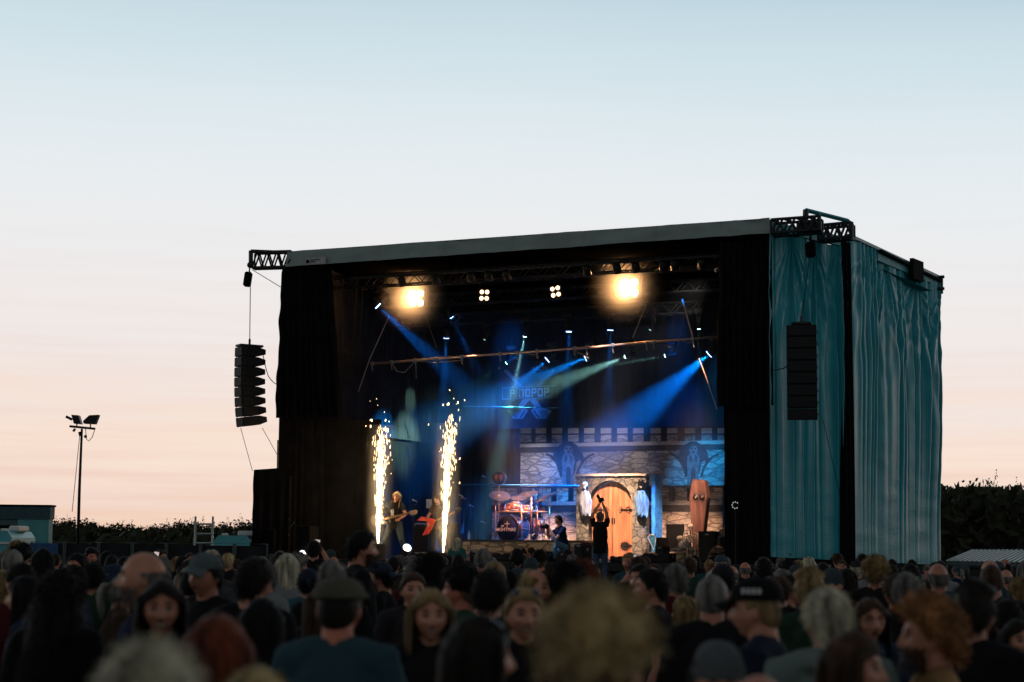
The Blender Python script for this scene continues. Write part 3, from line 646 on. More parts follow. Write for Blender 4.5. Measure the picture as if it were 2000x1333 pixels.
def body_mesh(P, voxel, fem=False, smile=0, build=1.0, hands=True):
    mb = MB(); H = Matrix.Translation(P['head']) @ Matrix.Rotation(P['hy'], 4, 'Z') @ Matrix.Rotation(P['hp'], 4, 'X') @ Matrix.Rotation(P['hr'], 4, 'Y')
    side = (V(P['shR']) - V(P['shL'])).normalized(); k = build; fw = .92 if fem else 1
    mb.tube(torso_pts(P), [(.12 * k, .09 * k), (.145 * k, .095 * k), (.118 * k * fw, .082 * k), (.140 * k * fw, .098 * k), (.115 * fw, .08 * k), (.066, .066)], 20, up=side)
    hd = V(P['head']); nk = V(P['nec']); nt_ = H @ V((0, -.025, -.06))
    mb.tube([nk + V((0, 0, -.06)), nk, nt_, nt_ + V((0, 0, .03))], [.085, .064 if not fem else .054, .060 if not fem else .048, .05], 14)
    fwd = V((0, 0, 1)).cross(side)
    for q in 'LR':
        sh, el, wr = V(P['sh' + q]), V(P['el' + q]), V(P['wr' + q]); inn = sh.lerp(V(P['nec']), .55)
        mb.tube([inn + V((0, 0, -.01)), sh + V((0, 0, .0)), sh.lerp(el, .25), el, el.lerp(wr, .3), wr, wr + (wr - el).normalized() * .02], [.045, .050 * k * fw, .046 * k * fw, .040 * fw, .041 * fw, .027 * fw, .026 * fw], 12)
        if hands: hand(mb, wr, el, P.get('palm' + q, fwd), P.get('curl', .5))
        hi, kn, an = V(P['hi' + q]), V(P['kn' + q]), V(P['an' + q])
        mb.tube([hi + V((0, 0, .04)), hi.lerp(kn, .25), kn, kn.lerp(an, .3), an], [.095, .088, .056, .056, .036], 12)
        ft = P['f' + q]; fd = V((sin(ft), cos(ft), 0)); mb.tube([an - fd * .03 + V((0, 0, -.03)), an + fd * .06 + V((0, 0, -.05)), an + fd * .15 + V((0, 0, -.065))], [.042, .038, .028], 10)
    head_shape(mb, H, fem, smile=smile)
    me = remesh(mb, voxel, 2)
    Hi = H.inverted(); cen = [Hi @ p.center for p in me.polygons]; mi = []
    for c in cen:
        i = 0; ax = abs(c.x)
        if c.y > .045 and abs(c.z) < .13:
            if (ax / (.023 + .006 * smile)) ** 2 + ((c.z + .060 - (.05 * ax * smile)) / .0085) ** 2 < 1: i = 1
            if ((ax - .031) / .0155) ** 2 + ((c.z - .006) / .0075) ** 2 < 1: i = 2
            if .014 < ax < .050 and abs(c.z - .031 + (ax - .03) ** 2 * 6) < .0055: i = 3
        if smile and i == 1 and ax < .021 and abs(c.z + .0605 - .05 * ax) < .0042: i = 4
        mi.append(i)
    me.polygons.foreach_set('material_index', mi)
    for x in (m_skin, m_lip, m_eye, m_brow, m_teeth): me.materials.append(x)
    return me, H
def top_mesh(P, voxel, long=False, fem=False, build=1.0, seed=0, hood=False):
    mb = MB(); side = (V(P['shR']) - V(P['shL'])).normalized(); k = build; fw = .94 if fem else 1; e = .016 if not long else .026
    t = torso_pts(P); t[0] = t[0] + V((0, 0, -.05)); 
    t[-1] = t[-1] + V((0, 0, .005))
    mb.tube(t, [(.168 * k + e, .125 * k + e), (.172 * k + e, .125 * k + e), (.155 * k * fw + e, .115 * k + e), (.165 * k * fw + e, .122 * k + e), (.140 * fw + e, .105 * k + e), (.085 + (.02 if long else 0), .078)], 20, up=side)
    for q in 'LR':
        sh, el, wr = V(P['sh' + q]), V(P['el' + q]), V(P['wr' + q]); inn = sh.lerp(V(P['nec']), .6)
        mb.tube([V(P['nec']) + V((0, -.01, -.005)), V(P['nec']).lerp(sh, .45) + V((0, -.005, .005)), sh], [.062, .058 * k, .062 * k], 10)
        if long: mb.tube([inn, sh, sh.lerp(el, .3), el, el.lerp(wr, .4), wr], [.058, .068 * k, .064 * k, .056, .054, .040], 12)
        else: mb.tube([inn, sh, sh.lerp(el, .3), sh.lerp(el, .62)], [.055, .066 * k, .064 * k, .064 * k], 12)
    if hood: mb.sphere(V(P['nec']) + V((0, -.07, .0)), (.13, .08, .06), 12, 8); mb.sphere(V(P['nec']) + V((0, 0, .02)), (.10, .09, .045), 14, 8)
    return remesh(mb, voxel, 2, .008, seed)
def leg_mesh(P, voxel, seed=0, build=1.0):
    mb = MB(); pel = V(P['pel'])
    mb.tube([pel + V((0, 0, .06)), pel, pel + V((0, 0, -.08))], [(.165 * build, .125 * build), (.178 * build, .135 * build), (.17, .125)], 18, up=(V(P['shR']) - V(P['shL'])).normalized())
    for q in 'LR':
        hi, kn, an = V(P['hi' + q]), V(P['kn' + q]), V(P['an' + q])
        mb.tube([hi + V((0, 0, .03)), hi.lerp(kn, .25), kn, kn.lerp(an, .3), an + V((0, 0, .0))], [.105, .10, .072, .070, .062], 12)
    return remesh(mb, voxel, 2, .006, seed)
def shoe(P, q):
    mb = MB(); an = V(P['an' + q]); ft = P['f' + q]; fd = V((sin(ft), cos(ft), 0))
    mb.tube([an - fd * .06 + V((0, 0, -.045)), an - fd * .03 + V((0, 0, -.03)), an + fd * .07 + V((0, 0, -.045)), an + fd * .17 + V((0, 0, -.06)), an + fd * .2 + V((0, 0, -.065))], [.03, .05, .047, .038, .02], 12)
    me = mb.mesh('shoe'); return me

# ---- hair, in head space
def hairline(az):
    pts = [(0, .60), (.22, .55), (.36, .30), (.44, -.05), (.50, .02), (.58, -.05), (.66, -.42), (.8, -.60), (1, -.66)]
    t = abs(az) / pi
    for i in range(len(pts) - 1):
        if t <= pts[i + 1][0]: a, b = pts[i], pts[i + 1]; return a[1] + (b[1] - a[1]) * (t - a[0]) / (b[0] - a[0])
    return pts[-1][1]
SR = V((.081, .100, .120))
def in_hair(d, style):
    az = math.atan2(d.x, d.y)
    if style == 'fringe': return -.62 < d.z < .28 and abs(az) > .47 * pi and d.z > hairline(az)
    if style == 'receding': return d.z > hairline(az) and not (d.z > .5 and d.y > -.25 and abs(d.x) < .75)
    return d.z > hairline(az)
def ribbon(mb, pts, w0, side=None, mi=0):
    n = len(pts); vs = []
    for i, p in enumerate(pts):
        t = (pts[min(i + 1, n - 1)] - pts[max(0, i - 1)]).normalized()
        o_ = V((p.x, p.y, p.z * .3)); s_ = t.cross(o_); s_ = s_.normalized() if s_.length > 1e-5 else V((1, 0, 0))
        if side is not None: s_ = (s_ + V(side)).normalized()
        ww = w0 * (1 - .75 * (i / (n - 1)) ** 2); vs += [p - s_ * ww / 2, p + s_ * ww / 2]
    mb.add(vs, [(2 * i, 2 * i + 1, 2 * i + 3, 2 * i + 2) for i in range(n - 1)], mi, True)
def hair_mesh(style, seed=0, near=True):
    rr = random.Random(seed); mb = MB(); nu, nv = (48, 32) if near else (20, 14)
    th = dict(short=.012, buzz=.004, fringe=.003, receding=.006, long=.009, bob=.013, curly=.045, wavy=.020, pony=.012, quiff=.014, frizzy=.03)[style]
    amp = dict(curly=.022, wavy=.014, frizzy=.014, short=.005, quiff=.006).get(style, .003)
    def fn(i, j):
        a = 2 * pi * i; b = pi * (1 - j); d = V((sin(b) * sin(a), sin(b) * cos(a), cos(b)))
        p = V((SR.x * d.x, SR.y * d.y, SR.z * d.z)); az = math.atan2(d.x, d.y); e = (d.z - hairline(az)) / .12
        if not in_hair(d, style): k = -.018
        else:
            k = th * min(1, max(.25, e)) + amp * noise.noise(d * (7 if style in ('curly', 'frizzy') else 4) + V((seed, 0, 0))) * 1.6
            if style == 'curly': k += .012 * noise.noise(d * 15 + V((seed, 3, 0)))
            if style == 'quiff' and d.z > .6 and d.y > -.2: k += .030
            if style == 'wavy' and d.z > .3: k += .012 * (1 + sin(az * 3 + 1))
            if style in ('long', 'bob', 'pony', 'short'): k += .0025 * sin(az * 34 + 5 * noise.noise(d * 3)) * (d.z < .85)
            if style in ('long', 'bob') and abs(d.x) < .06 and d.y > -.3: k -= .006
        if style == 'wavy' and d.z < .35: k = min(k, .012 + .03 * max(0, d.z))
        q = p + d * k
        if style in ('long', 'bob') and d.z < .1 and d.y < .25 and k > 0: q.z -= .02
        return q
    mb.grid(fn, nu, nv)
    N = dict(short=1300, buzz=0, fringe=300, receding=500, long=750, bob=650, curly=1500, wavy=1300, pony=500, quiff=900, frizzy=1300)[style]
    wd = 1
    if not near: N = N // 6; wd = 2.6
    for _ in range(N):
        for _t in range(20):
            d = V((rr.gauss(0, 1), rr.gauss(0, 1), rr.gauss(0, 1))).normalized()
            if in_hair(d, style): break
        else: continue
        p = V((SR.x * d.x, SR.y * d.y, SR.z * d.z)) * 1.0 + d * th * .6; nrm = d
        if style in ('short', 'fringe', 'receding', 'quiff', 'pony'):
            ln = rr.uniform(.018, .04); comb = V((.25 * d.x, -.5 + .2 * rr.random(), -.5)) if style != 'quiff' else V((0, .35 if d.z > .6 else -.3, .7 if d.z > .6 else -.6))
            up = .22 if style != 'pony' else .08
            dd = (nrm * up + comb * .7 + V((rr.gauss(0, .22), rr.gauss(0, .22), rr.gauss(0, .22)))).normalized()
            ribbon(mb, [p, p + dd * ln * .5, p + dd * ln * .95 + V((0, 0, -.003))], .0045 * wd)
        elif style in ('curly', 'wavy', 'frizzy'):
            if style == 'wavy' and d.z < .2 and rr.random() < .8: continue
            p = p + d * rr.uniform(0, th * .6); pts = [p]; dd = (nrm + V((rr.gauss(0, .5), rr.gauss(0, .5), rr.gauss(0, .5)))).normalized(); q = p
            for j in range(4):
                q = q + dd * (.011 if style == 'curly' else .014); dd = (dd + V((rr.gauss(0, .6), rr.gauss(0, .6), rr.gauss(0, .6) - .1))).normalized(); pts.append(q)
            ribbon(mb, pts, .0055 * wd)
            if style == 'frizzy' and d.z < .3 and d.y < .3: 
                pts = [p]; q = p
                for j in range(6): q = q + V((rr.gauss(0, .012) + d.x * .006, rr.gauss(0, .012) + d.y * .004, -.034)); pts.append(q)
                ribbon(mb, pts, .008 * wd)
        else:
            end = {'long': rr.uniform(-.34, -.24), 'bob': rr.uniform(-.16, -.11)}[style]; k_ = 1.1 + rr.uniform(0, .16); pts = [p]; q = p.copy()
            sx = 1 if q.x > 0 else -1
            for j in range(14):
                if q.z > .05: g_ = V((sx * .55, -.35 if q.y < .06 else -.1, -.8))
                else: g_ = V((0, -.04, -1))
                q = q + g_.normalized() * .034
                e2 = V((SR.x * k_, SR.y * k_, SR.z * k_)); l_ = sqrt((q.x / e2.x) ** 2 + (q.y / e2.y) ** 2 + (max(q.z, 0) / e2.z) ** 2)
                if l_ < 1: q.x /= max(l_, .3); q.y /= max(l_, .3)
                if q.z < .06 and q.y > .045: q.x = sx * max(abs(q.x), .083 + .012 * rr.random()); q.y = min(q.y, .050)
                q = q + V((rr.gauss(0, .002), rr.gauss(0, .002), 0)); pts.append(q.copy())
                if q.z < end: break
            ribbon(mb, pts, .011 * wd)
    if style == 'pony':
        mb.tube([V((0, -.10, .05)), V((0, -.15, .04)), V((0, -.17, -.03)), V((.01, -.16, -.12)), V((.01, -.15, -.2))], [.018, .024, .03, .026, .006], 10)
    me = mb.mesh('hair')
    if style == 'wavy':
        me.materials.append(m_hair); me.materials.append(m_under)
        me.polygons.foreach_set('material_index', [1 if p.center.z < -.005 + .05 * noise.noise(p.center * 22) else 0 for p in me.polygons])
    return me
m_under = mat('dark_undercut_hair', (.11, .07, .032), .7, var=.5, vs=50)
def beard_mesh(seed=0):
    mb = MB(); rr = random.Random(seed)
    for _ in range(500):
        a = rr.uniform(-1.35, 1.35); z = rr.uniform(-.125, -.03 if abs(a) > .35 else -.045)
        if abs(a) < .45 and -.073 < z < -.052: continue
        w_ = 1 - .33 * sst(-.01, -.115, z); p = V((.077 * sin(a) * w_, .096 * cos(a) * 1.06, z)) * 1.0
        q = p + V((sin(a) * .012 + rr.gauss(0, .003), cos(a) * .012, -.018)); ribbon(mb, [p, q], .007)
    return mb.mesh('beard')
# ---- hats
def cap_mesh(kind):
    mb = MB()
    def dome(rx, ry, rz, z0, lift=0, n=28, m=10):
        def fn(i, j):
            a = 2 * pi * i; b = (pi / 2) * j; return V((rx * cos(b) ** .8 * sin(a), ry * cos(b) ** .8 * cos(a) - .004, z0 + rz * sin(b) ** .9))
        mb.grid(fn, n, m)
    if kind == 'cap':
        dome(.090, .110, .092, .045)
        mb.sphere((0, -.004, .137), .008, 8, 6)
        for k in range(6):
            a = k * pi / 3 + pi / 6; mb.tube([V((.091 * cos(b) ** .8 * sin(a), .111 * cos(b) ** .8 * cos(a) - .004, .045 + .093 * sin(b) ** .9)) for b in (0, .35, .7, 1.05, 1.4)], .0016, 5)
    elif kind == 'bucket':
        dome(.094, .112, .095, .05)
        mb.grid(lambda i, j: V(((.094 + .05 * j) * sin(2 * pi * i), (.112 + .05 * j) * cos(2 * pi * i), .055 - .045 * j)), 32, 4)
        mb.grid(lambda i, j: V(((.093 + .05 * j) * sin(2 * pi * i), (.111 + .05 * j) * cos(2 * pi * i), .050 - .045 * j)), 32, 4)
    elif kind == 'beanie':
        dome(.090, .110, .112, .030); mb.grid(lambda i, j: V((.094 * sin(2 * pi * i), .114 * cos(2 * pi * i), .012 + .04 * j)), 28, 3)
    elif kind == 'flat':
        dome(.098, .122, .070, .055); mb.tube([V((.1 * sin(a), .118 * cos(a), .055)) for a in [k * pi / 12 for k in range(25)]], .010, 6)
    elif kind == 'bandana':
        dome(.087, .107, .098, .035); mb.tube([V((0, -.11, .04)), V((.02, -.14, .02)), V((.03, -.15, -.03))], [.014, .02, .006], 6)
    return mb.mesh('hat')
def visor_mesh(long=.075):
    mb = MB()
    for dz in (0, -.004):
        mb.grid(lambda i, j: V((.085 * sin((i - .5) * 2.5), .06 + (.046 + long * j) * cos((i - .5) * 2.2) , .050 + dz - .022 * j - .03 * (abs(i - .5) * 2) ** 2 * j)), 16, 5)
    return mb.mesh('visor')
def glasses_mesh(z=.008, y=.098, up=0):
    mb = MB()
    for q in (-1, 1):
        c = V((q * .034, y, z)); mb.tube([c + V((.026 * cos(a), -.004 * abs(cos(a)), .020 * sin(a))) for a in [k * pi / 8 for k in range(17)]], .002, 5, cap=False)
        mb.tube([V((q * .060, y - .006, z + .006)), V((q * .08, .0, z + .006))], .002, 5)
    mb.tube([V((-.009, y, z + .004)), V((.009, y, z + .004))], .002, 5)
    return mb.mesh('glasses')
def shades_mesh():
    mb = MB()
    for q in (-1, 1): mb.sphere((q * .034, .098, .008), (.028, .008, .021), 14, 8); mb.tube([V((q * .060, .094, .014)), V((q * .084, .0, .01))], .003, 5)
    mb.tube([V((-.01, .1, .012)), V((.01, .1, .012))], .003, 5); return mb.mesh('sunglasses')
CACHE = {}
def cached(key, fn):
    if key not in CACHE: CACHE[key] = fn()
    return CACHE[key]
def P_(**k): d = dict(STAND); d.update(k); return d
POSES = dict(stand=STAND,
    look=P_(hy=.0, hp=-.12),
    armup=P_(elR=(.30, .16, 1.50), wrR=(.20, .24, 1.76), palmR=(0, -1, 0)),
    phone=P_(elR=(.22, .22, 1.36), wrR=(.08, .33, 1.60), elL=(-.22, .22, 1.34), wrL=(-.06, .33, 1.58), palmR=(-1, 0, 0), palmL=(1, 0, 0)),
    armsup=P_(elR=(.24, .12, 1.68), wrR=(.10, .22, 1.93), elL=(-.24, .12, 1.68), wrL=(-.10, .22, 1.93), shL=(-.17, 0, 1.46), shR=(.17, 0, 1.46), palmR=(-1, 0, 0), palmL=(1, 0, 0), curl=.9))
def add_part(name, me, parent, m=None, color=None, M=None):
    o = bpy.data.objects.new(name, me); COL.objects.link(o); o.parent = parent
    if M is not None: o.matrix_local = M
    if m is not None and len(me.materials) == 0: me.materials.append(m)
    if color: o.color = tuple(color[:3]) + (1,)
    return o
SK = dict(fair=(.58, .26, .165), tan=(.45, .19, .115), pale=(.64, .33, .22), red=(.58, .20, .12))
HC = dict(black=(.004, .003, .003), dark=(.011, .007, .005), brown=(.05, .025, .014), auburn=(.13, .028, .010), blond=(.40, .29, .135), dirty=(.24, .155, .065), grey=(.15, .14, .125), white=(.46, .42, .30), ginger=(.30, .13, .045))
def person(label, M, pose='stand', P=None, near=0, fem=False, skin='fair', hair=('short', 'dark'), hat=None, top=('tee', (.02, .02, .022)), legs=(.02, .025, .04), scale=1.0, group=None, beard=None, glasses=None, smile=0, build=1.0, seed=0, name='person', voxel=None, hatrev=False, hood=False):
    vx = voxel or (.013, .0075, .006)[near]; P = P or POSES[pose]; pk = pose if P is POSES.get(pose) else id(P)
    t = thing(name, label, 'person', M @ Matrix.Scale(scale, 4), group)
    me, H = cached(('b', pk, vx, fem, smile if near else 0, build), lambda: body_mesh(P, vx, fem, smile if near else 0, build, True))
    add_part('body', me, t, None, SK[skin] if isinstance(skin, str) else skin)
    lg = top[0] in ('long', 'hoodie')
    add_part('jacket' if lg else 'shirt', cached(('t', pk, near > 0, lg, fem, build, hood, P is STAND and 0), lambda: top_mesh(P, .014 if near else .022, lg, fem, build, seed, hood)), t, m_cloth, top[1])
    add_part('trousers', cached(('l', pk, near > 0, build), lambda: leg_mesh(P, .018 if near else .026, 1, build)), t, m_denim, legs)
    for q in 'LR': add_part('shoe', cached(('s', pk, q), lambda: shoe(P, q)), t, m_rubber)
    nr = near > 0
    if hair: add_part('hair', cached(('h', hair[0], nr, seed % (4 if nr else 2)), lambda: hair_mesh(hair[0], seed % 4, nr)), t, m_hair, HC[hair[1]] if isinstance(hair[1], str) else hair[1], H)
    if hat:
        Hh = H @ Matrix.Rotation(pi, 4, 'Z') if hatrev else H
        c = add_part({'cap': 'cap', 'bucket': 'bucket_hat', 'beanie': 'beanie', 'flat': 'flat_cap', 'bandana': 'bandana'}[hat[0]], cached(('c', hat[0]), lambda: cap_mesh(hat[0])), t, m_cloth, hat[1], Hh)
        if hat[0] in ('cap', 'flat'): add_part('visor', cached(('v', hat[0]), lambda: visor_mesh(.075 if hat[0] == 'cap' else .03)), c, m_cloth, hat[1])
    if beard: add_part('beard', cached(('bd',), beard_mesh), t, m_hair, HC[beard], H)
    if glasses == 'clear': add_part('glasses', cached(('g',), glasses_mesh), t, m_blackmetal, None, H)
    if glasses == 'shades': add_part('sunglasses', cached(('sg',), shades_mesh), t, m_glass, None, H)
    if glasses == 'raised': add_part('sunglasses', cached(('sg',), shades_mesh), t, m_glass, None, H @ Matrix.Translation((0, -.02, .02)) @ Matrix.Rotation(rad(48), 4, 'X') @ Matrix.Scale(1.08, 4))
    return t
# ------------------------------------------------------------------ castle set
def stone_mat(name, c1, c2, mortar, sc, stretch, bump=.6, rnd=1.0):
    m = bpy.data.materials.new(name); m.use_nodes = True; n = m.node_tree; b = n.nodes['Principled BSDF']; L = n.links.new
    tcn = n.nodes.new('ShaderNodeTexCoord'); mpn = n.nodes.new('ShaderNodeMapping'); mpn.inputs['Scale'].default_value = (sc, sc * .01, sc * stretch); L(tcn.outputs['Object'], mpn.inputs[0])
    ns = n.nodes.new('ShaderNodeTexNoise'); ns.inputs['Scale'].default_value = 1.3; ns.inputs['Detail'].default_value = 3; L(mpn.outputs[0], ns.inputs['Vector'])
    mxv = n.nodes.new('ShaderNodeVectorMath'); mxv.operation = 'MULTIPLY_ADD'; L(ns.outputs['Color'], mxv.inputs[0]); mxv.inputs[1].default_value = (.6, 0, .5); L(mpn.outputs[0], mxv.inputs[2])
    v1 = n.nodes.new('ShaderNodeTexVoronoi'); v1.feature = 'DISTANCE_TO_EDGE'; v1.inputs['Scale'].default_value = 1; v1.inputs['Randomness'].default_value = rnd; L(mxv.outputs[0], v1.inputs['Vector'])
    v2 = n.nodes.new('ShaderNodeTexVoronoi'); v2.inputs['Scale'].default_value = 1; v2.inputs['Randomness'].default_value = rnd; L(mxv.outputs[0], v2.inputs['Vector'])
    n2 = n.nodes.new('ShaderNodeTexNoise'); n2.inputs['Scale'].default_value = 5; n2.inputs['Detail'].default_value = 8; n2.inputs['Roughness'].default_value = .7; L(mpn.outputs[0], n2.inputs['Vector'])
    sp = n.nodes.new('ShaderNodeSeparateColor'); L(v2.outputs['Color'], sp.inputs[0])
    mx = n.nodes.new('ShaderNodeMix'); mx.data_type = 'RGBA'; L(sp.outputs[0], mx.inputs[0]); mx.inputs[6].default_value = c1; mx.inputs[7].default_value = c2
    mr = n.nodes.new('ShaderNodeMapRange'); mr.inputs[1].default_value = .3; mr.inputs[2].default_value = .72; mr.inputs[3].default_value = .35; mr.inputs[4].default_value = 1.5; L(n2.outputs['Fac'], mr.inputs[0])
    sc_ = n.nodes.new('ShaderNodeVectorMath'); sc_.operation = 'SCALE'; L(mx.outputs[2], sc_.inputs[0]); L(mr.outputs[0], sc_.inputs['Scale'])
    ed = n.nodes.new('ShaderNodeMapRange'); ed.inputs[1].default_value = .0; ed.inputs[2].default_value = .12; L(v1.outputs['Distance'], ed.inputs[0])
    m2 = n.nodes.new('ShaderNodeMix'); m2.data_type = 'RGBA'; L(ed.outputs[0], m2.inputs[0]); m2.inputs[6].default_value = mortar; L(sc_.outputs[0], m2.inputs[7])
    L(m2.outputs[2], b.inputs['Base Color']); b.inputs['Roughness'].default_value = .85; b.inputs['Specular IOR Level'].default_value = .15
    bp = n.nodes.new('ShaderNodeBump'); bp.inputs['Strength'].default_value = bump; bp.inputs['Distance'].default_value = .05; L(n2.outputs['Fac'], bp.inputs['Height']); L(bp.outputs[0], b.inputs['Normal'])
    return m
ms_tan = stone_mat('printed_stone', (.52, .40, .27, 1), (.34, .28, .22, 1), (.10, .08, .065, 1), 2.5, 2.7)
ms_up = stone_mat('printed_stone_upper', (.34, .30, .25, 1), (.17, .15, .135, 1), (.08, .07, .07, 1), 2.5, 2.7)
ms_cob = stone_mat('cobblestone', (.24, .23, .19, 1), (.13, .125, .11, 1), (.05, .048, .042, 1), 5.2, 1.1)
m_ledge = mat('printed_ledge', (.28, .25, .21), .85, var=.3, vs=6, scale=(1, 1, 5)); m_shadow = mat('printed_dark_band', (.03, .027, .027), .9, var=.4, vs=5)
m_garg = mat('printed_gargoyle_dark', (.022, .022, .027), .9, var=.4, vs=7); m_garg2 = mat('printed_gargoyle_pale', (.085, .085, .09), .9, var=.45, vs=9)
def wood_mat(name, c, sc=9, var=.5):
    m = mat(name, c, .55, var=var, vs=sc, scale=(1, 1, .12), bump=.3, bs=30, spec=.35); return m
mw_door = wood_mat('door_wood', (.31, .125, .06)); mw_cof = wood_mat('coffin_wood', (.10, .043, .030)); mw_cofs = wood_mat('coffin_side', (.09, .04, .03))
m_iron = mat('black_iron', (.012, .011, .011), .5)
class SetT:
    """a thing of the stage set, its parts given by their outline on an upright plane at depth v"""
    def __init__(s, name, label, cat, u, v, z, group=None, rz=0): s.r = V((u, v, z)); s.rz = rz; s.o = thing(name, label, cat, base(u, v, z, rz), group)
    def L(s, px, py, v):
        q = onv(px, py, v) - s.r
        return Matrix.Rotation(-s.rz, 3, 'Z') @ q if s.rz else q
    def poly(s, name, pts, v, thk, m, parent=None, mb=None):
        q = [s.L(x, y, v) for x, y in pts]; vv = v - s.r.y; own = mb is None; mb = mb or MB()
        mb.prism([(p.x, p.z) for p in q], vv - thk, vv)
        return mb.build(name, m, parent or s.o) if own else mb
    def rect(s, name, x0, y0, x1, y1, v, thk, m, parent=None, mb=None):
        a = s.L(x0, (y0 + y1) / 2, v); b = s.L(x1, (y0 + y1) / 2, v); t_ = s.L((x0 + x1) / 2, y0, v); c = s.L((x0 + x1) / 2, y1, v); own = mb is None; mb = mb or MB()
        mb.box(((a.x + b.x) / 2, v - s.r.y - thk / 2, (t_.z + c.z) / 2), (b.x - a.x, thk, t_.z - c.z))
        return mb.build(name, m, parent or s.o) if own else mb
VB = 6.6
c0 = onv(1017, 950, VB)
cs = SetT('castle_backdrop', 'hanging backdrop printed with grey castle battlements and two winged gargoyles', 'backdrop', c0.x, VB, onv(1200, 951, VB).z)
cs.rect('wall_print', 1017, 882, 1420, 950.5, VB, .02, ms_up)
cs.rect('dark_band', 1017, 871, 1420, 882, VB, .03, m_shadow); cs.rect('pale_ledge', 1017, 864, 1420, 871, VB, .045, m_ledge)
cs.rect('sky_print', 1017, 836, 1420, 864, VB, .01, m_backcloth)
for x in (1017.5, 1046.7, 1078.2, 1110, 1141.3, 1173.8, 1205.7, 1237, 1270.8, 1303.5, 1337.6, 1370.4, 1402):
    k = cs.rect('merlon', x, 850, x + 20.5, 864, VB, .03, ms_up); cs.rect('merlon_cap', x, 836.5, x + 20.5, 847, VB, .03, m_ledge, k)
def garg(cx):
    P = lambda x, y: (cx + (x - 845) / 4.04, 780 + y / 4.04)
    g = cs.poly('gargoyle_print', [P(722, 480), P(738, 420), P(775, 365), P(825, 333), P(870, 333), P(925, 372), P(958, 425), P(968, 495), P(935, 475), P(905, 500), P(900, 560), P(882, 600), P(888, 560), P(870, 480), P(845, 470), P(815, 480), P(800, 560), P(815, 610), P(790, 600), P(775, 520), P(750, 470)], VB - .03, .03, m_garg)
    cs.poly('body_print', [P(812, 400), P(822, 372), P(845, 362), P(870, 372), P(880, 400), P(872, 430), P(895, 460), P(898, 500), P(885, 560), P(892, 680), P(868, 680), P(862, 560), P(845, 530), P(828, 560), P(822, 680), P(798, 680), P(800, 560), P(795, 500), P(800, 455), P(820, 430)], VB - .06, .012, m_garg2, g)
    cs.poly('arch_print', [P(828, 682), P(828, 560), P(836, 540), P(846, 532), P(856, 540), P(864, 560), P(864, 682)], VB - .074, .012, m_shadow, g)
    mb = MB()
    for pts in ([(822, 385), (840, 382), (842, 396), (828, 398)], [(852, 382), (870, 385), (864, 398), (850, 396)], [(836, 408), (856, 408), (852, 428), (840, 428)], [(815, 450), (830, 440), (838, 480), (820, 500)], [(862, 440), (878, 450), (872, 500), (856, 480)]):
        cs.poly('x', [P(*p) for p in pts], VB - .074, .01, m_shadow, mb=mb)
    mb.build('face_print', m_shadow, g)
    mb = MB()
    for pts in ([(665, 440), (700, 455), (740, 500), (765, 550), (782, 615), (800, 612), (785, 545), (755, 480), (715, 440), (670, 425)], [(1050, 440), (1010, 455), (965, 500), (935, 550), (918, 615), (900, 612), (918, 545), (950, 485), (1000, 445), (1045, 425)]):
        cs.poly('x', [P(*p) for p in pts], VB - .03, .012, m_shadow, mb=mb)
    mb.build('rib_print', m_shadow, g)
garg(1110); garg(1354)
VW = 5.9
cw = SetT('castle_wall', 'low printed stone castle wall with square notches behind the drums and coffin', 'stage set', onv(1005, 1092, VW).x, VW, DECK)
cw.rect('stone_print', 962, 1000, 1412, 1094, VW, .03, ms_tan); cw.rect('dark_band', 962, 987, 1412, 1000, VW, .04, m_shadow); cw.rect('pale_ledge', 962, 980, 1412, 987, VW, .06, m_ledge)
for x0, x1 in ((962, 1010), (1020, 1043), (1053, 1076), (1088, 1110), (1121, 1133), (1283, 1308), (1318, 1342), (1353, 1376), (1388, 1412)): cw.rect('merlon', x0, 953, x1, 980, VW, .03, ms_tan)
cw.rect('top_rail', 962, 950, 1412, 953, VW, .05, m_shadow)
# door facade
VD = 5.0
df = SetT('castle_gate', 'cobbled castle gate front with arched orange plank door and blue lit side', 'stage set', onv(1200, 1092, VD).x, VD, DECK)
def arch(x0, x1, yt, ys, yb, n=14):
    cx = (x0 + x1) / 2; return [(x0, yb), (x0, ys)] + [(cx - (x1 - x0) / 2 * cos(pi * k / n), ys - (ys - yt) * sin(pi * k / n)) for k in range(1, n)] + [(x1, ys), (x1, yb)]
oa = arch(1156, 1240.5, 940, 985, 1093)
out_ = [(1240.5, 1093), (1268, 1093), (1268, 931), (1132, 931), (1132, 1093), (1156, 1093)]
mb = MB()
A_ = oa; n = len(oa)                                # wall with arched opening as strips
for i in range(1, n - 2):
    x0, y0 = oa[i]; x1, y1 = oa[i + 1]
    if abs(x1 - x0) > .01: df.poly('x', [(x0, y0), (x0, 931), (x1, 931), (x1, y1)], VD, .25, ms_cob, mb=mb)
df.rect('x', 1132, 931, 1156, 1094, VD, .25, ms_cob, mb=mb); df.rect('x', 1240.5, 931, 1268, 1094, VD, .25, ms_cob, mb=mb)
mb.build('cobbled_front', ms_cob, df.o)
df.rect('coping', 1130, 926.5, 1269, 931, VD, .30, mat('pale_coping', (.45, .40, .33), .8, var=.2), df.o)
tr_ = df.L(1268, 1000, VD - .25); tz = df.L(1268, 927, VD).z
m_bluewall = mat('blue_lit_side_stone', (.03, .20, .45), .7, var=.5, vs=9, bump=.4, bs=20)  # blue light on the gate side put into the stone colour
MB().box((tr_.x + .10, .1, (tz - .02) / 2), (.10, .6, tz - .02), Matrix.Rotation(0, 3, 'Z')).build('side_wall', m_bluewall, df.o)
dr = None
half = 1198.5
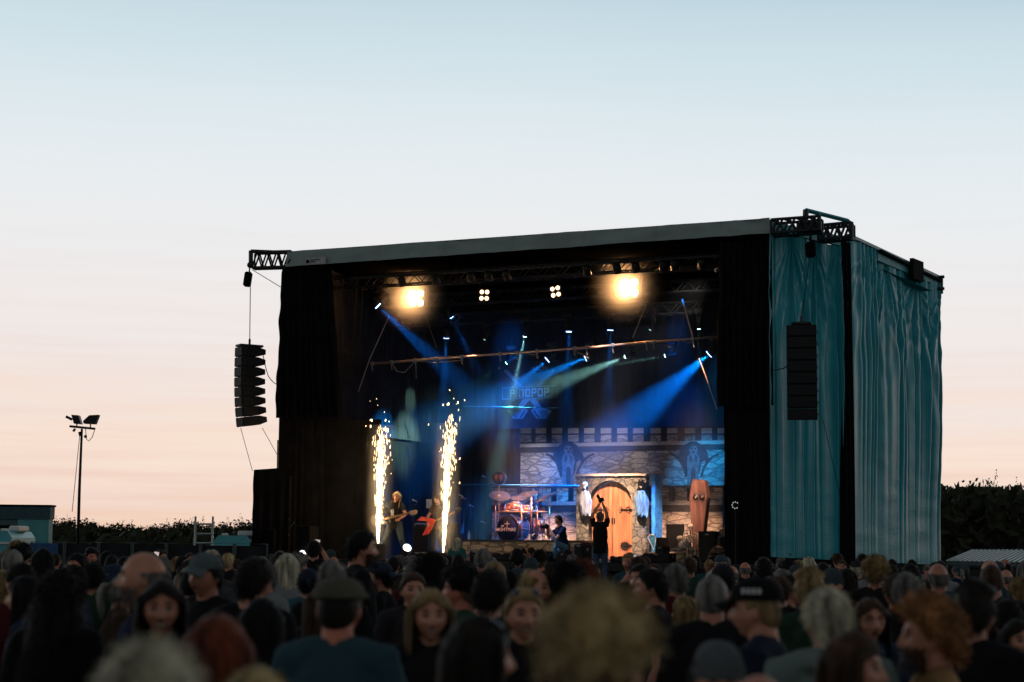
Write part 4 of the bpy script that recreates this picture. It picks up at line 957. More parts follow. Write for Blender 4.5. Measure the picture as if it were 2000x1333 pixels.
for k, (xa, xb) in enumerate(((1158, half - .5), (half + .5, 1239))):
    full = arch(1158, 1239, 942, 986, 1093, 24); pts = [p for p in full if xa - .01 <= p[0] <= xb + .01]
    tp = 942.2
    pts = (pts + [(half - .5, tp), (half - .5, 1093)]) if k == 0 else ([(half + .5, 1093), (half + .5, tp)] + pts)
    d_ = df.poly('door_leaf', pts, VD - .06, .06, mw_door)
    mb = MB()
    for j in range(1, 4):
        x = xa + (xb - xa) * j / 4; top = 986 - 44 * sqrt(max(0, 1 - ((x - half) / 40.5) ** 2)); df.rect('x', x - .22, top + 1, x + .22, 1093, VD - .12, .004, m_iron, mb=mb)
    mb.build('plank_joint', mat('joint_brown', (.10, .045, .02), .8), d_)
    df.rect('door_handle', (half - 3.2 if k == 0 else half + .8), 1012, (half - .9 if k == 0 else half + 3.1), 1023, VD - .12, .03, m_iron, d_)
    for yy in (996, 1066):
        mb = MB(); s_ = 1 if k else -1; cx = half + s_ * 22; q = lambda x, y: df.L(x, y, VD - .135)
        edge = half + s_ * 39.5
        if yy == 996:
            mb.tube([q(edge, yy), q(cx - s_ * 7, yy)], .016, 5)
            for a in (-1.05, -.6, 0, .6, 1.05): mb.tube([q(cx - s_ * 4, yy), q(cx - s_ * (4 + 9 * cos(a)), yy + 9 * sin(a))], .007, 5)
            for sg in (-1, 1):
                mb.tube([q(cx + s_ * 1, yy), q(cx + s_ * 3, yy + sg * 4), q(cx + s_ * 7, yy + sg * 6.5), q(cx + s_ * 11, yy + sg * 6.5), q(cx + s_ * 12, yy + sg * 3.5), q(cx + s_ * 9, yy + sg * 3)], .007, 5)
                mb.tube([q(cx + s_ * 13, yy), q(cx + s_ * 15, yy + sg * 4), q(edge - s_ * 1, yy + sg * 6)], .007, 5)
        else:
            c2 = half + s_ * 22
            for a in range(12): mb.tube([q(c2, yy), q(c2 + 10.5 * cos(a * pi / 6), yy + 10.5 * sin(a * pi / 6))], .008, 5)
            mb.tube([q(c2 + 6.5 * cos(a * pi / 8), yy + 6.5 * sin(a * pi / 8)) for a in range(17)], .012, 5)
            mb.tube([q(edge, yy), q(c2, yy)], .02, 5)
        mb.build('iron_strap', m_iron, d_)
# raised steps of printed stone
rs = SetT('drum_riser', 'low platform with tan printed stone front under the drum kit', 'riser', onv(990, 1092, 3.3).x, 3.3, DECK)
a = onv(890, 1054, 3.3); b = onv(1133, 1054, 3.3); RH = a.z - DECK; RX0, RX1 = a.x, b.x; rc = (a.x + b.x) / 2 - rs.r.x
MB().box((rc, 1.25, RH - .03), (b.x - a.x + .1, 2.5, .06)).build('platform', m_deck, rs.o)
MB().box((rc, .02, RH / 2 - .03), (b.x - a.x, .03, RH - .06)).build('stone_front', ms_tan, rs.o)
st2 = SetT('stone_step', 'low printed stone plinth under the coffin and sitting skeleton', 'riser', onv(1330, 1092, 4.2).x, 4.2, DECK)
a = onv(1240, 1077, 4.2); b = onv(1380, 1077, 4.2); SH2 = a.z - DECK
MB().box((0, .65, SH2 / 2), (b.x - a.x, 1.3, SH2)).build('stone_block', ms_tan, st2.o)
a2 = onv(1345, 1088, 3.6); b2 = onv(1392, 1088, 3.6)
MB().box(((a2.x + b2.x) / 2 - st2.r.x, -.35, .1), (b2.x - a2.x, .6, max(.12, a2.z - DECK + .05))).build('lower_block', ms_tan, st2.o)

# coffin: six-sided, standing upright, turned a little
VC = 4.35
cb = onv(1366, 1078, VC)
cf = SetT('coffin', 'upright six-sided red-brown coffin with two staring eyes painted on its lid', 'coffin', cb.x, VC, DECK + SH2)
lid = [(1354, 938.5), (1376.5, 938.5), (1381.5, 972), (1369.5, 1078), (1356.5, 1078), (1348, 974)]
cf.poly('lid', lid, VC, .05, mw_cof)
q = [cf.L(x, y, VC) for x, y in lid]; mb = MB(); dep = .5; off = V((-.04, .42, 0))
for i in range(6):
    a, b = q[i], q[(i + 1) % 6]; a = V((a.x, 0.002, a.z)); b = V((b.x, .002, b.z)); mb.add([a, b, b + off, a + off], [(0, 1, 2, 3)])
mb.add([V((p.x, 0, p.z)) + off for p in q], [tuple(range(6))]); mb.build('case', mw_cofs, cf.o)
mb = MB()
for i in range(6):
    a, b = q[i], q[(i + 1) % 6]; mb.tube([(a.x, -.03, a.z), (b.x, -.03, b.z)], .018, 5)
mb.build('rim', mat('coffin_rim', (.04, .02, .018), .6), cf.o)
for ex in (1358.5, 1371):
    c = cf.L(ex, 972, VC - .055); mb = MB(); mb.tube([(c.x, -.052, c.z), (c.x, -.058, c.z)], .075, 16); 
    for k in range(14):
        a = k * 2 * pi / 14; ln = .13 + .07 * (k % 3); mb.add([(c.x + .06 * cos(a - .15), -.056, c.z + .07 * sin(a - .15)), (c.x + .06 * cos(a + .15), -.056, c.z + .07 * sin(a + .15)), (c.x + ln * .7 * cos(a), -.056, c.z + ln * 1.2 * sin(a))], [(0, 1, 2)])
    e_ = mb.build('painted_eye', m_iron, cf.o); MB().tube([(c.x, -.058, c.z - .01), (c.x, -.062, c.z - .01)], .032, 12).build('iris', mat('iris_tan', (.12, .05, .03), .6), e_)
# hanging ghosts
m_rag = mat('pale_rag', (.24, .29, .36), .9, var=.35, vs=14, scale=(3, 1, .4), bump=.3); m_rag2 = mat('blue_grey_rag', (.10, .20, .30), .9, var=.6, vs=14, scale=(4, 1, .3), bump=.3)
m_bone = mat('bone', (.55, .46, .34), .6, var=.3, vs=20, bump=.3); m_longhair = mat('black_doll_hair', (.015, .012, .012), .7)
def skull(mb_, M, s=1):
    k = MB(); k.sphere((0, .0, .03), (.075 * s, .09 * s, .085 * s), 14, 10); k.sphere((0, -.03 * s, -.05 * s), (.045 * s, .05 * s, .055 * s), 12, 8); mb_.add(k.v, k.f, 0, True, M)
def ghost(px, yt, yb, label, rag, hat, wpx):
    c = onv(px, yt, VD - .35); t = thing('hanging_ghost', label, 'prop', base(c.x, VD - .38, c.z)); zb = onv(px, yb, VD - .35).z - c.z
    mb = MB(); skull(mb, Matrix.Translation((0, 0, -.16))); mb.build('skull', m_bone, t)
    mb = MB()
    for q_ in (-1, 1): mb.sphere((q_ * .03, -.078, -.13), (.018, .02, .022), 8, 6)
    mb.box((0, -.085, -.215), (.05, .02, .012)); mb.build('eye_socket', m_iron, t)
    W_ = wpx / 68
    def fn(i, j):
        a = -pi * .95 + 1.9 * pi * i; r = (.09 + W_ * .5 * min(1, j * 3)) * (1 - .25 * j); z = -.30 + (zb + .30) * j * (1 - .12 * abs(sin(i * 19)) * (j > .9)); fo = 1 + .18 * sin(a * 7 + 3 * noise.noise(V((a, j * 3, 1))))
        return V((r * fo * sin(a) + .04 * j, -r * .45 * fo * cos(a), z))
    MB().grid(fn, 44, 22).build('ragged_robe', rag, t)
    if hat:
        mb = MB(); mb.tube([(0, 0, -.10), (0, 0, -.085)], .14, 16); mb.tube([(0, 0, -.09), (0, 0, .0)], [.085, .07], 14); mb.build('hat', m_iron, t)
    else:
        rr = random.Random(3); mb = MB()
        for k in range(60):
            a = rr.uniform(.2, 2 * pi - .2) ; x, y = .08 * sin(a), -.09 * cos(a) * -1; y = abs(y) if abs(a - pi) > 2.4 else y
            mb.tube([(x * .5, .02, -.06), (x, .03, -.14), (x * 1.15 + .01, .02, -.30 - rr.random() * .22)], .008, 4)
        mb.build('hair', m_longhair, t)
    mb = MB(); mb.tube([(-W_ * .45, 0, -.36), (0, 0, -.30), (W_ * .5, 0, -.38)], [.03, .045, .03], 8); mb.build('shoulder', rag, t)
ghost(1143.5, 938, 1010, 'hanging ghost doll with white skull face, black hair and pale blue robe', m_rag, False, 13)
ghost(1252.5, 937, 1012, 'hanging ghost doll in a black hat with tattered blue grey robe', m_rag2, True, 15)
# sitting skeleton on the plinth, legs dangling
sp = onv(1349, 1064, 4.0)
sk_ = thing('skeleton', 'bone coloured skeleton sitting with dangling legs in front of the coffin', 'prop', base(sp.x, 4.0, DECK + SH2, rad(20)))
mb = MB(); skull(mb, Matrix.Translation((0, -.02, .62)), .95); mb.build('skull', m_bone, sk_)
mb = MB(); mb.tube([(0, .02, .03), (0, .04, .2), (0, .02, .4), (0, 0, .54)], .022, 8)
for k in range(8): mb.sphere((0, .035, .06 + k * .055), (.03, .028, .018), 8, 6)
mb.build('spine', m_bone, sk_)
mb = MB()
for k in range(6):
    z = .46 - k * .04; w_ = .10 + .02 * min(k, 3)
    mb.tube([(0, .05, z + .02), (w_, .02, z), (w_ * .9, -.07, z - .02), (.02, -.10, z - .02), (-.02, -.10, z - .02), (-w_ * .9, -.07, z - .02), (-w_, .02, z), (0, .05, z + .02)], .010, 5)
mb.build('rib_cage', m_bone, sk_)
mb = MB(); mb.sphere((0, .02, .04), (.13, .07, .06), 10, 6); mb.build('pelvis', m_bone, sk_)
for q_ in (-1, 1):
    mb = MB(); mb.tube([(q_ * .06, 0, .04), (q_ * .10, -.38, .07)], [.028, .024], 7); mb.sphere((q_ * .10, -.39, .07), .035, 8, 6); mb.tube([(q_ * .10, -.40, .05), (q_ * .09, -.42, -.34)], .02, 7); mb.tube([(q_ * .12, -.40, .05), (q_ * .11, -.42, -.34)], .010, 5); mb.tube([(q_ * .09, -.40, -.36), (q_ * .10, -.54, -.38)], [.03, .018], 6); mb.build('leg', m_bone, sk_)
    mb = MB(); mb.tube([(q_ * .05, 0, .5), (q_ * .17, 0, .48)], .014, 6); mb.tube([(q_ * .17, 0, .48), (q_ * .2, -.04, .24)], .018, 6); mb.tube([(q_ * .2, -.04, .24), (q_ * .16, -.26, .12)], .014, 6); mb.tube([(q_ * .16, -.26, .12), (q_ * .15, -.34, .10)], [.02, .012], 6); mb.build('arm', m_bone, sk_)
# white shaggy lump and board in front of the skeleton
wp = onv(1334, 1072, 3.9); t = thing('stuffed_doll', 'small whitish lumpy doll slumped on the plinth beside the skeleton', 'prop', base(wp.x, 4.0, DECK + SH2))
mb = MB(); mb.sphere((0, 0, .17), (.16, .13, .17), 16, 10); mb.v = [tuple(V(p) * (1 + .12 * noise.noise(V(p) * 14))) for p in mb.v]; mb.build('body', mat('dirty_white_fur', (.5, .46, .42), .9, var=.3, vs=20, bump=.5, bs=60), t)
mb = MB(); mb.sphere((-.1, -.05, .34), (.09, .08, .08), 12, 8); mb.build('head', m_bone, t)
for q_ in (-1, 1): MB().tube([(q_ * .07 - .05, -.05, .08), (q_ * .09 - .12, -.28, .04), (q_ * .09 - .14, -.36, .05)], [.05, .035, .03], 8).build('leg', m_bone, t)
# black cloth covered cabinets right of the gate
def crate(name, label, cat, x0, y0, x1, y1, v, dep, m=m_speaker, z0=None, grille=True, group=None):
    a = onv(x0, y0, v); b = onv(x1, y1, v); zb = DECK if z0 is None else z0; t = thing(name, label, cat, base((a.x + b.x) / 2, v, zb), group); W_ = b.x - a.x; H_ = a.z - zb
    MB().box((0, dep / 2, H_ / 2), (W_, dep, H_), bev=.015).build('cabinet', m, t)
    if grille:
        MB().box((0, -.012, H_ / 2), (W_ - .06, .02, H_ - .07)).build('grille', m_grille, t)
        mb = MB()
        for q_ in (-1, 1): mb.box((q_ * (W_ / 2 + .003), dep * .5, H_ * .7), (.012, .13, .07))
        mb.box((0, -.028, H_ * .9), (.09, .008, .03)); mb.build('badge', m_alu, t)
    return t
crate('draped_screen', 'tall square black cloth panel standing between gate and coffin', 'screen', 1301, 1024, 1335, 1078, 4.3, .1, m_black, DECK, False)
crate('draped_box', 'low black cloth covered box beside the blue lit gate side', 'box', 1281, 1050, 1301, 1078, 4.1, .5, m_black, DECK, False)
crate('monitor_speaker', 'large black monitor speaker standing before the coffin', 'loudspeaker', 1364, 1038, 1398, 1091, 2.6, .6)
crate('monitor_speaker', 'slim tall black speaker right of the crouching cameraman', 'loudspeaker', 1121, 1063, 1140, 1098, .9, .5)
crate('monitor_speaker', 'narrow black speaker below the blue lit gate side', 'loudspeaker', 1279, 1067, 1298, 1098, 1.0, .4)
crate('monitor_speaker', 'wide black stage box at the lip below the black cloth panel', 'loudspeaker', 1256, 1081, 1308, 1100, .6, .5)
crate('monitor_speaker', 'small grey fronted speaker at the foot of the orange door', 'loudspeaker', 1191, 1087, 1216, 1102, .4, .4)
crate('monitor_speaker', 'small black speaker under the right half of the orange door', 'loudspeaker', 1233, 1084, 1257, 1102, .4, .4)
crate('monitor_speaker', 'black speaker on the lip left of the drum riser front', 'loudspeaker', 917, 1076, 938, 1098, .4, .4)
crate('monitor_speaker', 'black box speaker below the bass drum at the stage lip', 'loudspeaker', 960, 1080, 1002, 1100, .5, .5)
crate('monitor_speaker', 'dark blue grey speaker in front of the crouching cameraman', 'loudspeaker', 1045, 1077, 1068, 1100, .4, .4)
crate('monitor_speaker', 'flat case at the lip under the crouching cameraman', 'loudspeaker', 1086, 1084, 1120, 1100, .5, .4)
# crumpled dark foil heap at the right leg drape
fc = onv(1413, 1092, 2.8); t = thing('foil_heap', 'crumpled shiny dark plastic heap catching orange light by the right drape', 'plastic sheet', base(fc.x, 2.8, DECK))
mb = MB()
def foil(i, j):
    a = 2 * pi * i; z = j * .85; r = .34 * (1 - j) ** .7 + .05
    k = 1 + .55 * noise.noise(V((a * 1.6, j * 5, 2))) + .3 * abs(noise.noise(V((a * 5, j * 9, 4)))); return V((r * k * cos(a), r * k * sin(a), z * (1 + .3 * noise.noise(V((a, 1, 7))))))
mb.grid(foil, 36, 18, sm=False); mb.build('plastic_sheet', mat('dark_foil', (.16, .11, .08), .28, metal=.6, var=.4, vs=5), t)
# small painting on an easel
ep = onv(1274, 1075, 4.4); t = thing('easel', 'small blue lit coffin shaped board leaning at the gate corner', 'prop', base(ep.x, 4.4, DECK))
eb = MB(); P_t = lambda x, y: onv(x, y, 4.4) - V((ep.x, 4.4, DECK)); pts = [P_t(*p) for p in ((1266, 1050), (1270, 1045), (1278, 1045), (1282, 1051), (1278, 1074))]
eb.prism([(p.x, p.z) for p in pts], -.03, 0); eb.build('board', mat('blue_print', (.05, .25, .45), .6, var=.6, vs=20), t)
eb = MB(); pts = pts + [pts[0]]; eb.tube([(p.x, -.035, p.z) for p in pts], .014, 5); eb.build('board_edge', m_white, t)

# festival banner behind
VP = backv - .25
bo = onv(1030, 830, VP); t = SetT('festival_banner', 'large dark festival banner with crossed guitars and boxed lettering', 'banner', bo.x, VP, bo.z)
m_ban = mat('banner_cloth', (.02, .028, .045), .85, var=.2, vs=3); m_ban2 = mat('banner_print', (.10, .20, .28), .8, var=.25, vs=6)
t.rect('banner_cloth', 974, 705, 1099, 838, VP, .01, m_ban)
Z = lambda x, y: (960 + x / 8.89, 690 + y / 8.89)
def guitar(sg):
    C_ = lambda x, y: Z(660 + sg * (x - 660), y)
    mb = MB()
    t.poly('x', [C_(215, 320), C_(250, 280), C_(330, 350), C_(560, 590), C_(500, 600), C_(300, 400)], VP - .012, .008, None, mb=mb)
    t.poly('x', [C_(640, 790), C_(760, 790), C_(860, 930), C_(1045, 1000), C_(945, 1140), C_(780, 1140), C_(690, 1000), C_(760, 930)], VP - .012, .008, None, mb=mb)
    g_ = mb.build('guitar_print', m_ban2, t.o)
    mb = MB()
    for k in range(5): t.poly('x', [C_(810 + k * 28, 985), C_(822 + k * 28, 985), C_(905 + k * 22, 1120 - k * 12), C_(893 + k * 22, 1120 - k * 12)], VP - .024, .004, None, mb=mb)
    t.poly('x', [C_(720, 1000), C_(742, 990), C_(830, 1120), C_(808, 1125)], VP - .024, .004, None, mb=mb)
    mb.build('guitar_line', m_ban, g_)
guitar(1); guitar(-1)
mb = MB(); t.poly('x', [Z(190, 605), Z(1145, 570), Z(1145, 775), Z(190, 800)], VP - .03, .006, None, mb=mb); bx_ = mb.build('name_box', m_ban, t.o)
mb = MB()
for a, b in (((190, 605), (1145, 570)), ((1145, 570), (1145, 775)), ((1145, 775), (190, 800)), ((190, 800), (190, 605))):
    p = t.L(*Z(*a), VP - .04); q = t.L(*Z(*b), VP - .04); mb.tube([p, q], .014, 4)
mb.build('box_outline', m_ban2, bx_)
GL = {'P': ['1110', '1001', '1111', '1000', '1000'], 'I': ['1', '1', '1', '1', '1'], 'N': ['1111', '1001', '1001', '1001', '1001'], 'O': ['1111', '1001', '1001', '1001', '1111'],
      'F': ['111', '100', '110', '100', '100'], 'E': ['111', '100', '110', '100', '111'], 'S': ['111', '100', '111', '001', '111'], 'T': ['111', '010', '010', '010', '010'], 'V': ['101', '101', '101', '101', '010'], 'A': ['111', '101', '111', '101', '101'], 'L': ['100', '100', '100', '100', '111']}
GL['P'] = ['1111', '0001', '1111', '1000', '1000']; GL['P'] = ['1111', '1001', '1111', '1000', '1000']
def blocktext(word, x0, x1, y0, y1, y0b, y1b, parent, name):
    cols = sum(len(GL[c][0]) if c in GL else 2 for c in word) + len(word) - 1; cw_ = (x1 - x0) / cols; x = x0; mb = MB()
    for c in word:
        if c == ' ': x += 3 * cw_; continue
        g = GL[c]
        for r_, row in enumerate(g):
            for k, bit in enumerate(row):
                if bit == '1':
                    xx = x + k * cw_; f = (xx - x0) / (x1 - x0); ya = y0 + (y0b - y0) * f; yb = y1 + (y1b - y1) * f; hh = (yb - ya) / 5
                    t.poly('x', [Z(xx, ya + r_ * hh), Z(xx + cw_ * 1.02, ya + r_ * hh), Z(xx + cw_ * 1.02, ya + (r_ + 1.02) * hh), Z(xx, ya + (r_ + 1.02) * hh)], VP - .036, .004, None, mb=mb)
        x += (len(g[0]) + 1) * cw_
    mb.build(name, m_ban3, parent)
m_ban3 = mat('banner_letters', (.16, .32, .42), .8, var=.15)
blocktext('PINOPOP', 320, 1000, 630, 770, 600, 750, bx_, 'lettering')
blocktext('FESTIVAL', 690, 1000, 240, 290, 240, 300, t.o, 'lettering')
# ------------------------------------------------------------------ rig: trusses, pipe, straps, hanging cable
for v, z_, lab in ((1.5, RZ - .75, 'dark roof truss nearest the front edge'), (3.1, onv(900, 552, 3.1).z, 'dark roof truss carrying the warm blinders'), (5.6, onv(1100, 622, 5.6).z, 'dark rear truss carrying the small blue lamps'), (4.4, RZ - .9, 'dark middle truss high under the roof')):
    x0, x1 = uL + .35, -.35; t = thing('roof_truss', lab, 'truss', base((x0 + x1) / 2, v, z_)); h_ = (x1 - x0) / 2
    mb = MB(); truss(mb, (-h_, 0, 0), (h_, 0, 0), (0, .3, 0), (0, 0, .3), 22, .024, .013); mb.build('lattice', m_darktruss, t)
MB().grid(lambda a, b: (uL + .1 + (sb.x * b - uL - .3) * a, .1 + (backv - .1) * b, RZ - .12 - .45 * b + .03 * sin(a * 60)), 60, 8).build('added_ceiling_sheet', mat('ceiling_shade_black', (.002, .002, .002), 1, spec=0), st)  # black sheet added under the roof to keep its underside dark
pp = [(690, 714), (800, 705), (900, 697), (1000, 690), (1140, 680), (1250, 670), (1330, 664), (1402, 658)]
PV = 2.2; a = onv(725, 711, PV); t = thing('crossbar', 'thin coppery lighting pipe with clamps slung across the stage', 'pipe', base(a.x, PV, a.z)); rt = V((a.x, PV, a.z))
LP = lambda x, y: onv(x, y, PV) - rt
mb = MB(); mb.tube([LP(*p) for p in pp[1:-1]] if False else [LP(x, y) for x, y in [(725, 711)] + pp[1:]], .03, 8); mb.build('pipe', m_copper, t)
for x in (727, 765, 812, 853, 902, 977, 1010, 1049, 1122, 1146, 1197, 1263, 1277, 1354):
    y = 711 - (x - 725) * .0765; p = LP(x, y); mb = MB(); mb.box(p, (.09, .1, .1), bev=.015); mb.tube([p, p + V((0, 0, -.14)), p + V((.02, 0, -.2))], .016, 5); mb.build('clamp', m_alu, t)
for pts in ([(765, 708), (775, 726), (790, 728), (812, 705)], [(812, 705), (850, 709), (905, 704)], [(1025, 690), (1040, 694), (1049, 692)], [(1122, 686), (1140, 694), (1150, 700)], [(1330, 664), (1340, 670), (1356, 669)], [(1298, 674), (1305, 679), (1312, 677)], [(812, 706), (813, 740)]):
    mb = MB(); mb.tube([LP(*p) for p in pts], .012, 5); mb.build('cable_loop', m_alu, t)
for pts, lab, r in (([(1333, 585), (1340, 610), (1354, 660)], 'taut orange lifting strap at the right end of the pipe', .022), ([(760, 618), (722, 702), (700, 765)], 'thin slanted line crossing the left end of the pipe', .012), ([(832, 620), (853, 680)], 'thin sling line at the pipe near the left fountain', .010), ([(1262, 595), (1236, 660)], 'thin sling line from the right blinder to the pipe', .010), ([(1365, 700), (1380, 740), (1400, 800)], 'thin dark line right of the bright blue light', .010)):
    P0 = onv(*pts[0], PV); o = MB().tube([onv(*p, PV) - P0 for p in pts], r, 5).build('sling_line', m_copper); o.matrix_world = SM @ Matrix.Translation(P0); tag(o, lab, 'strap')
for dx in (0, 12):
    P0 = onv(655 + dx, 545, 1.6); pts = [(655 + dx, 545), (656 + dx, 660), (662 + dx, 685), (672 + dx, 692), (683 + dx, 688), (692 + dx, 650), (697 + dx, 560)]
    o = MB().tube([onv(*p, 1.6) - P0 for p in pts], .014, 6).build('cable', m_rubber); o.matrix_world = SM @ Matrix.Translation(P0); tag(o, ('inner' if dx else 'outer') + ' hanging cable loop before the left inner curtain', 'cable')
def bar(x0, y0, x1, y1, v, r, m, label, name='rail', cat='pipe'):
    a = onv(x0, y0, v); b = onv(x1, y1, v); o = MB().tube([(0, 0, 0), b - a], r, 8).build(name, m); o.matrix_world = SM @ Matrix.Translation(a); return tag(o, label, cat)
m_bluepipe = mat('blue_lit_pipe', (.02, .12, .24), .5)  # blue of the stage light put into the pipe colour
bar(900, 947, 1131, 949, 4.6, .020, m_bluepipe, 'blue lit horizontal rail behind the drummer')
bar(905, 794, 1090, 797, 6.2, .014, m_bluepipe, 'thin blue lit bar in the smoke below the banner lettering')
# ------------------------------------------------------------------ spark fountains
m_spark = emat('spark_glow', (1, .70, .36), 5); m_sparkc = emat('spark_core', (1, .86, .62), 14)
def fountain(px, ybot, ytop, v, label, seed, cx_top):
    a = onv(px, ybot, v); t = thing('spark_fountain', label, 'spark fountain', base(a.x, v, DECK)); z0 = a.z - DECK; rr = random.Random(seed)
    MB().box((0, 0, z0 / 2), (.34, .3, z0), bev=.02).build('machine', m_speaker, t)
    H_ = onv(px, ytop, v).z - a.z; sx = (cx_top - px) / 74; mb = MB(); core = MB()
    for k in range(620):
        f = rr.random() ** 1.25; z = z0 + H_ * f * rr.uniform(.9, 1.12); sp_ = .012 + .15 * f; x = rr.gauss(0, .42) * sp_ * 1.6 + sx * f; y = rr.gauss(0, .4) * sp_; ln = rr.uniform(.05, .19) * (1 if f < .6 else .8); w_ = rr.uniform(.003, .010) * (1.1 if f < .7 else 1)
        lean = x * .25 / max(f, .15) * .4
        mb.tube([(x, y, z), (x + lean * ln, y, z + ln * .5), (x + lean * ln * 1.4, y, z + ln)], [w_ * .4, w_, w_ * .5], 5)
    for k in range(26):
        f = rr.uniform(.35, 1.35); z = z0 + H_ * f; x = rr.gauss(0, .22) + sx; y = rr.gauss(0, .2); s_ = rr.uniform(.006, .022)
        mb.tube([(x, y, z), (x + rr.gauss(0, .01), y, z + s_ * 3)], s_ * .7, 5)
    for k in range(60):
        f = rr.random() ** 1.3 * .62; z = z0 + H_ * f; x = rr.gauss(0, .35) * (.03 + .10 * f) + sx * f; y = rr.gauss(0, .3) * (.03 + .1 * f); ln = rr.uniform(.2, .45); w_ = .010 + .012 * rr.random()
        core.tube([(x * .8, y * .8, z), (x, y, z + ln * .5), (x * 1.1, y, z + ln)], [w_ * .4, w_, w_ * .3], 5)
    j = core.build('spark_jet', m_sparkc, t); s_ = mb.build('spark', m_spark, t); s_['kind'] = 'stuff'
    for z in (.6, 1.5, 2.4):
        ld = bpy.data.lights.new('spark_light', 'POINT'); ld.energy = 26; ld.color = (1, .66, .33); ld.shadow_soft_size = .12; o = bpy.data.objects.new('spark_light', ld); COL.objects.link(o); o.parent = t; o.location = (sx * .5, -.1, z0 + z)
def spark_halo_smoke(px, v, dens):  # smoke column added around a jet for the glow beside it
    a = onv(px, 1070, v); sm = MB(); sm.tube([(0, 0, -.1), (0, 0, 1.6), (0, 0, 3.4)], [.45, .6, .5], 20); smm = bpy.data.materials.new('spark_halo_smoke'); smm.use_nodes = True; n2 = smm.node_tree; n2.nodes.clear()
    pv2 = n2.nodes.new('ShaderNodeVolumePrincipled'); pv2.inputs['Color'].default_value = (.95, .92, .85, 1); tc2 = n2.nodes.new('ShaderNodeTexCoord'); ml = n2.nodes.new('ShaderNodeVectorMath'); ml.operation = 'MULTIPLY'; ml.inputs[1].default_value = (1, 1, 0)
    ln_ = n2.nodes.new('ShaderNodeVectorMath'); ln_.operation = 'LENGTH'; n2.links.new(tc2.outputs['Object'], ml.inputs[0]); n2.links.new(ml.outputs[0], ln_.inputs[0])
    m2_ = n2.nodes.new('ShaderNodeMapRange'); m2_.interpolation_type = 'SMOOTHSTEP'; m2_.inputs[1].default_value = 0; m2_.inputs[2].default_value = .45; m2_.inputs[3].default_value = dens; m2_.inputs[4].default_value = 0; n2.links.new(ln_.outputs['Value'], m2_.inputs[0])
    n2.links.new(m2_.outputs[0], pv2.inputs['Density']); oo = n2.nodes.new('ShaderNodeOutputMaterial'); n2.links.new(pv2.outputs[0], oo.inputs['Volume'])
    so = sm.build('smoke', smm); so.matrix_world = base(a.x, v, DECK + .1); so['kind'] = 'stuff'
spark_halo_smoke(740, .7, .35); spark_halo_smoke(870, .6, .35)
fountain(738, 1062, 850, .7, 'blazing spark fountain left of the long haired bassist', 3, 742)
fountain(866, 1079, 838, .6, 'taller blazing spark fountain in front of the red guitar player', 8, 876)

# ------------------------------------------------------------------ instruments
m_copperd = mat('copper_drum', (.62, .15, .05), .25, metal=.85, var=.3, vs=8); m_cym = mat('bronze_cymbal', (.24, .15, .11), .25, metal=.9, var=.2, vs=5); m_dark_head = mat('black_drum_head', (.008, .008, .011), .8, spec=.1); m_hoop = mat('hoop_chrome', (.5, .42, .4), .2, metal=.9); m_redprint = mat('orange_red_print', (.55, .09, .03), .6, var=.3, vs=12)
VK = 4.3; kc = onv(997, 1052, VK); KZ = DECK + RH; kr = V((kc.x, VK, KZ))
kit = thing('drum_kit', 'copper drum kit with black lettered bass drum on the riser', 'drum kit', base(*kr))
KL = lambda x, y, v=VK: onv(x, y, v) - kr
def drum(c, axis, r, h, head, shell, parent, name):
    c = V(c); ax = V(axis).normalized(); mb = MB(); mb.tube([c, c + ax * h], r, 24); d = mb.build(name, shell, parent)
    for e, m in ((-.004, head), (h + .004, head)): mb = MB(); mb.tube([c + ax * e, c + ax * (e + .006)], r * .96, 24); mb.build('drum_head', m, d)
    mb = MB()
    for e in (0, h): mb.tube([c + ax * (e - .014), c + ax * (e + .012)], r * 1.03, 24, cap=False)
    mb.build('hoop', m_hoop, d)
    mb = MB(); s1 = ax.orthogonal().normalized(); s2 = ax.cross(s1)
    for k in range(8): a = k * pi / 4; o_ = (s1 * cos(a) + s2 * sin(a)) * r * 1.05; mb.tube([c + o_ + ax * h * .15, c + o_ + ax * h * .85], .012, 5)
    mb.build('lug', m_hoop, d); return d
bc = KL(995, 1033, VK - .5)
BD = drum((bc.x, -.62, bc.z), (.22, 1, 0), .36, .5, m_dark_head, mat('black_shell', (.02, .018, .02), .3), kit, 'bass_drum')
def textobj(s, size, m, parent, M, ext=.002, name='lettering', shear=0):
    cu = bpy.data.curves.new('t', 'FONT'); cu.body = s; cu.size = size; cu.extrude = ext; cu.align_x = 'CENTER'; cu.shear = shear; o = bpy.data.objects.new('t', cu); COL.objects.link(o)
    dg = bpy.context.evaluated_depsgraph_get(); me = bpy.data.meshes.new_from_object(o.evaluated_get(dg)); bpy.data.objects.remove(o); n = link(name, me, m, parent); n.matrix_local = M; return n
TM = Matrix.Translation((bc.x - .003, -.632, bc.z)) @ Matrix.Rotation(-.216, 4, 'Z') @ Matrix.Rotation(pi / 2, 4, 'X')
m_let = emat('x', (1, 1, 1), 0); m_let = mat('white_pink_letters', (.72, .62, .72), .5); m_letc = mat('turquoise_letters', (.15, .6, .55), .5)
textobj('NIGHTMAR', .135, m_let, BD, TM @ Matrix.Translation((-.055, -.07, .014))); textobj('E', .125, m_letc, BD, TM @ Matrix.Translation((.275, -.07, .014)))
textobj('WELCOME TO', .05, m_let, BD, TM @ Matrix.Translation((0, .12, .014))) if False else None
textobj('MY', .07, m_let, BD, TM @ Matrix.Translation((-.15, .045, .014)))
mb = MB(); mb.box((0, .12, .015), (.012, .16, .004)); mb.box((0, .13, .015), (.18, .012, .004)); o = mb.build('cross_print', m_let, BD); o.matrix_local = TM
mb = MB()
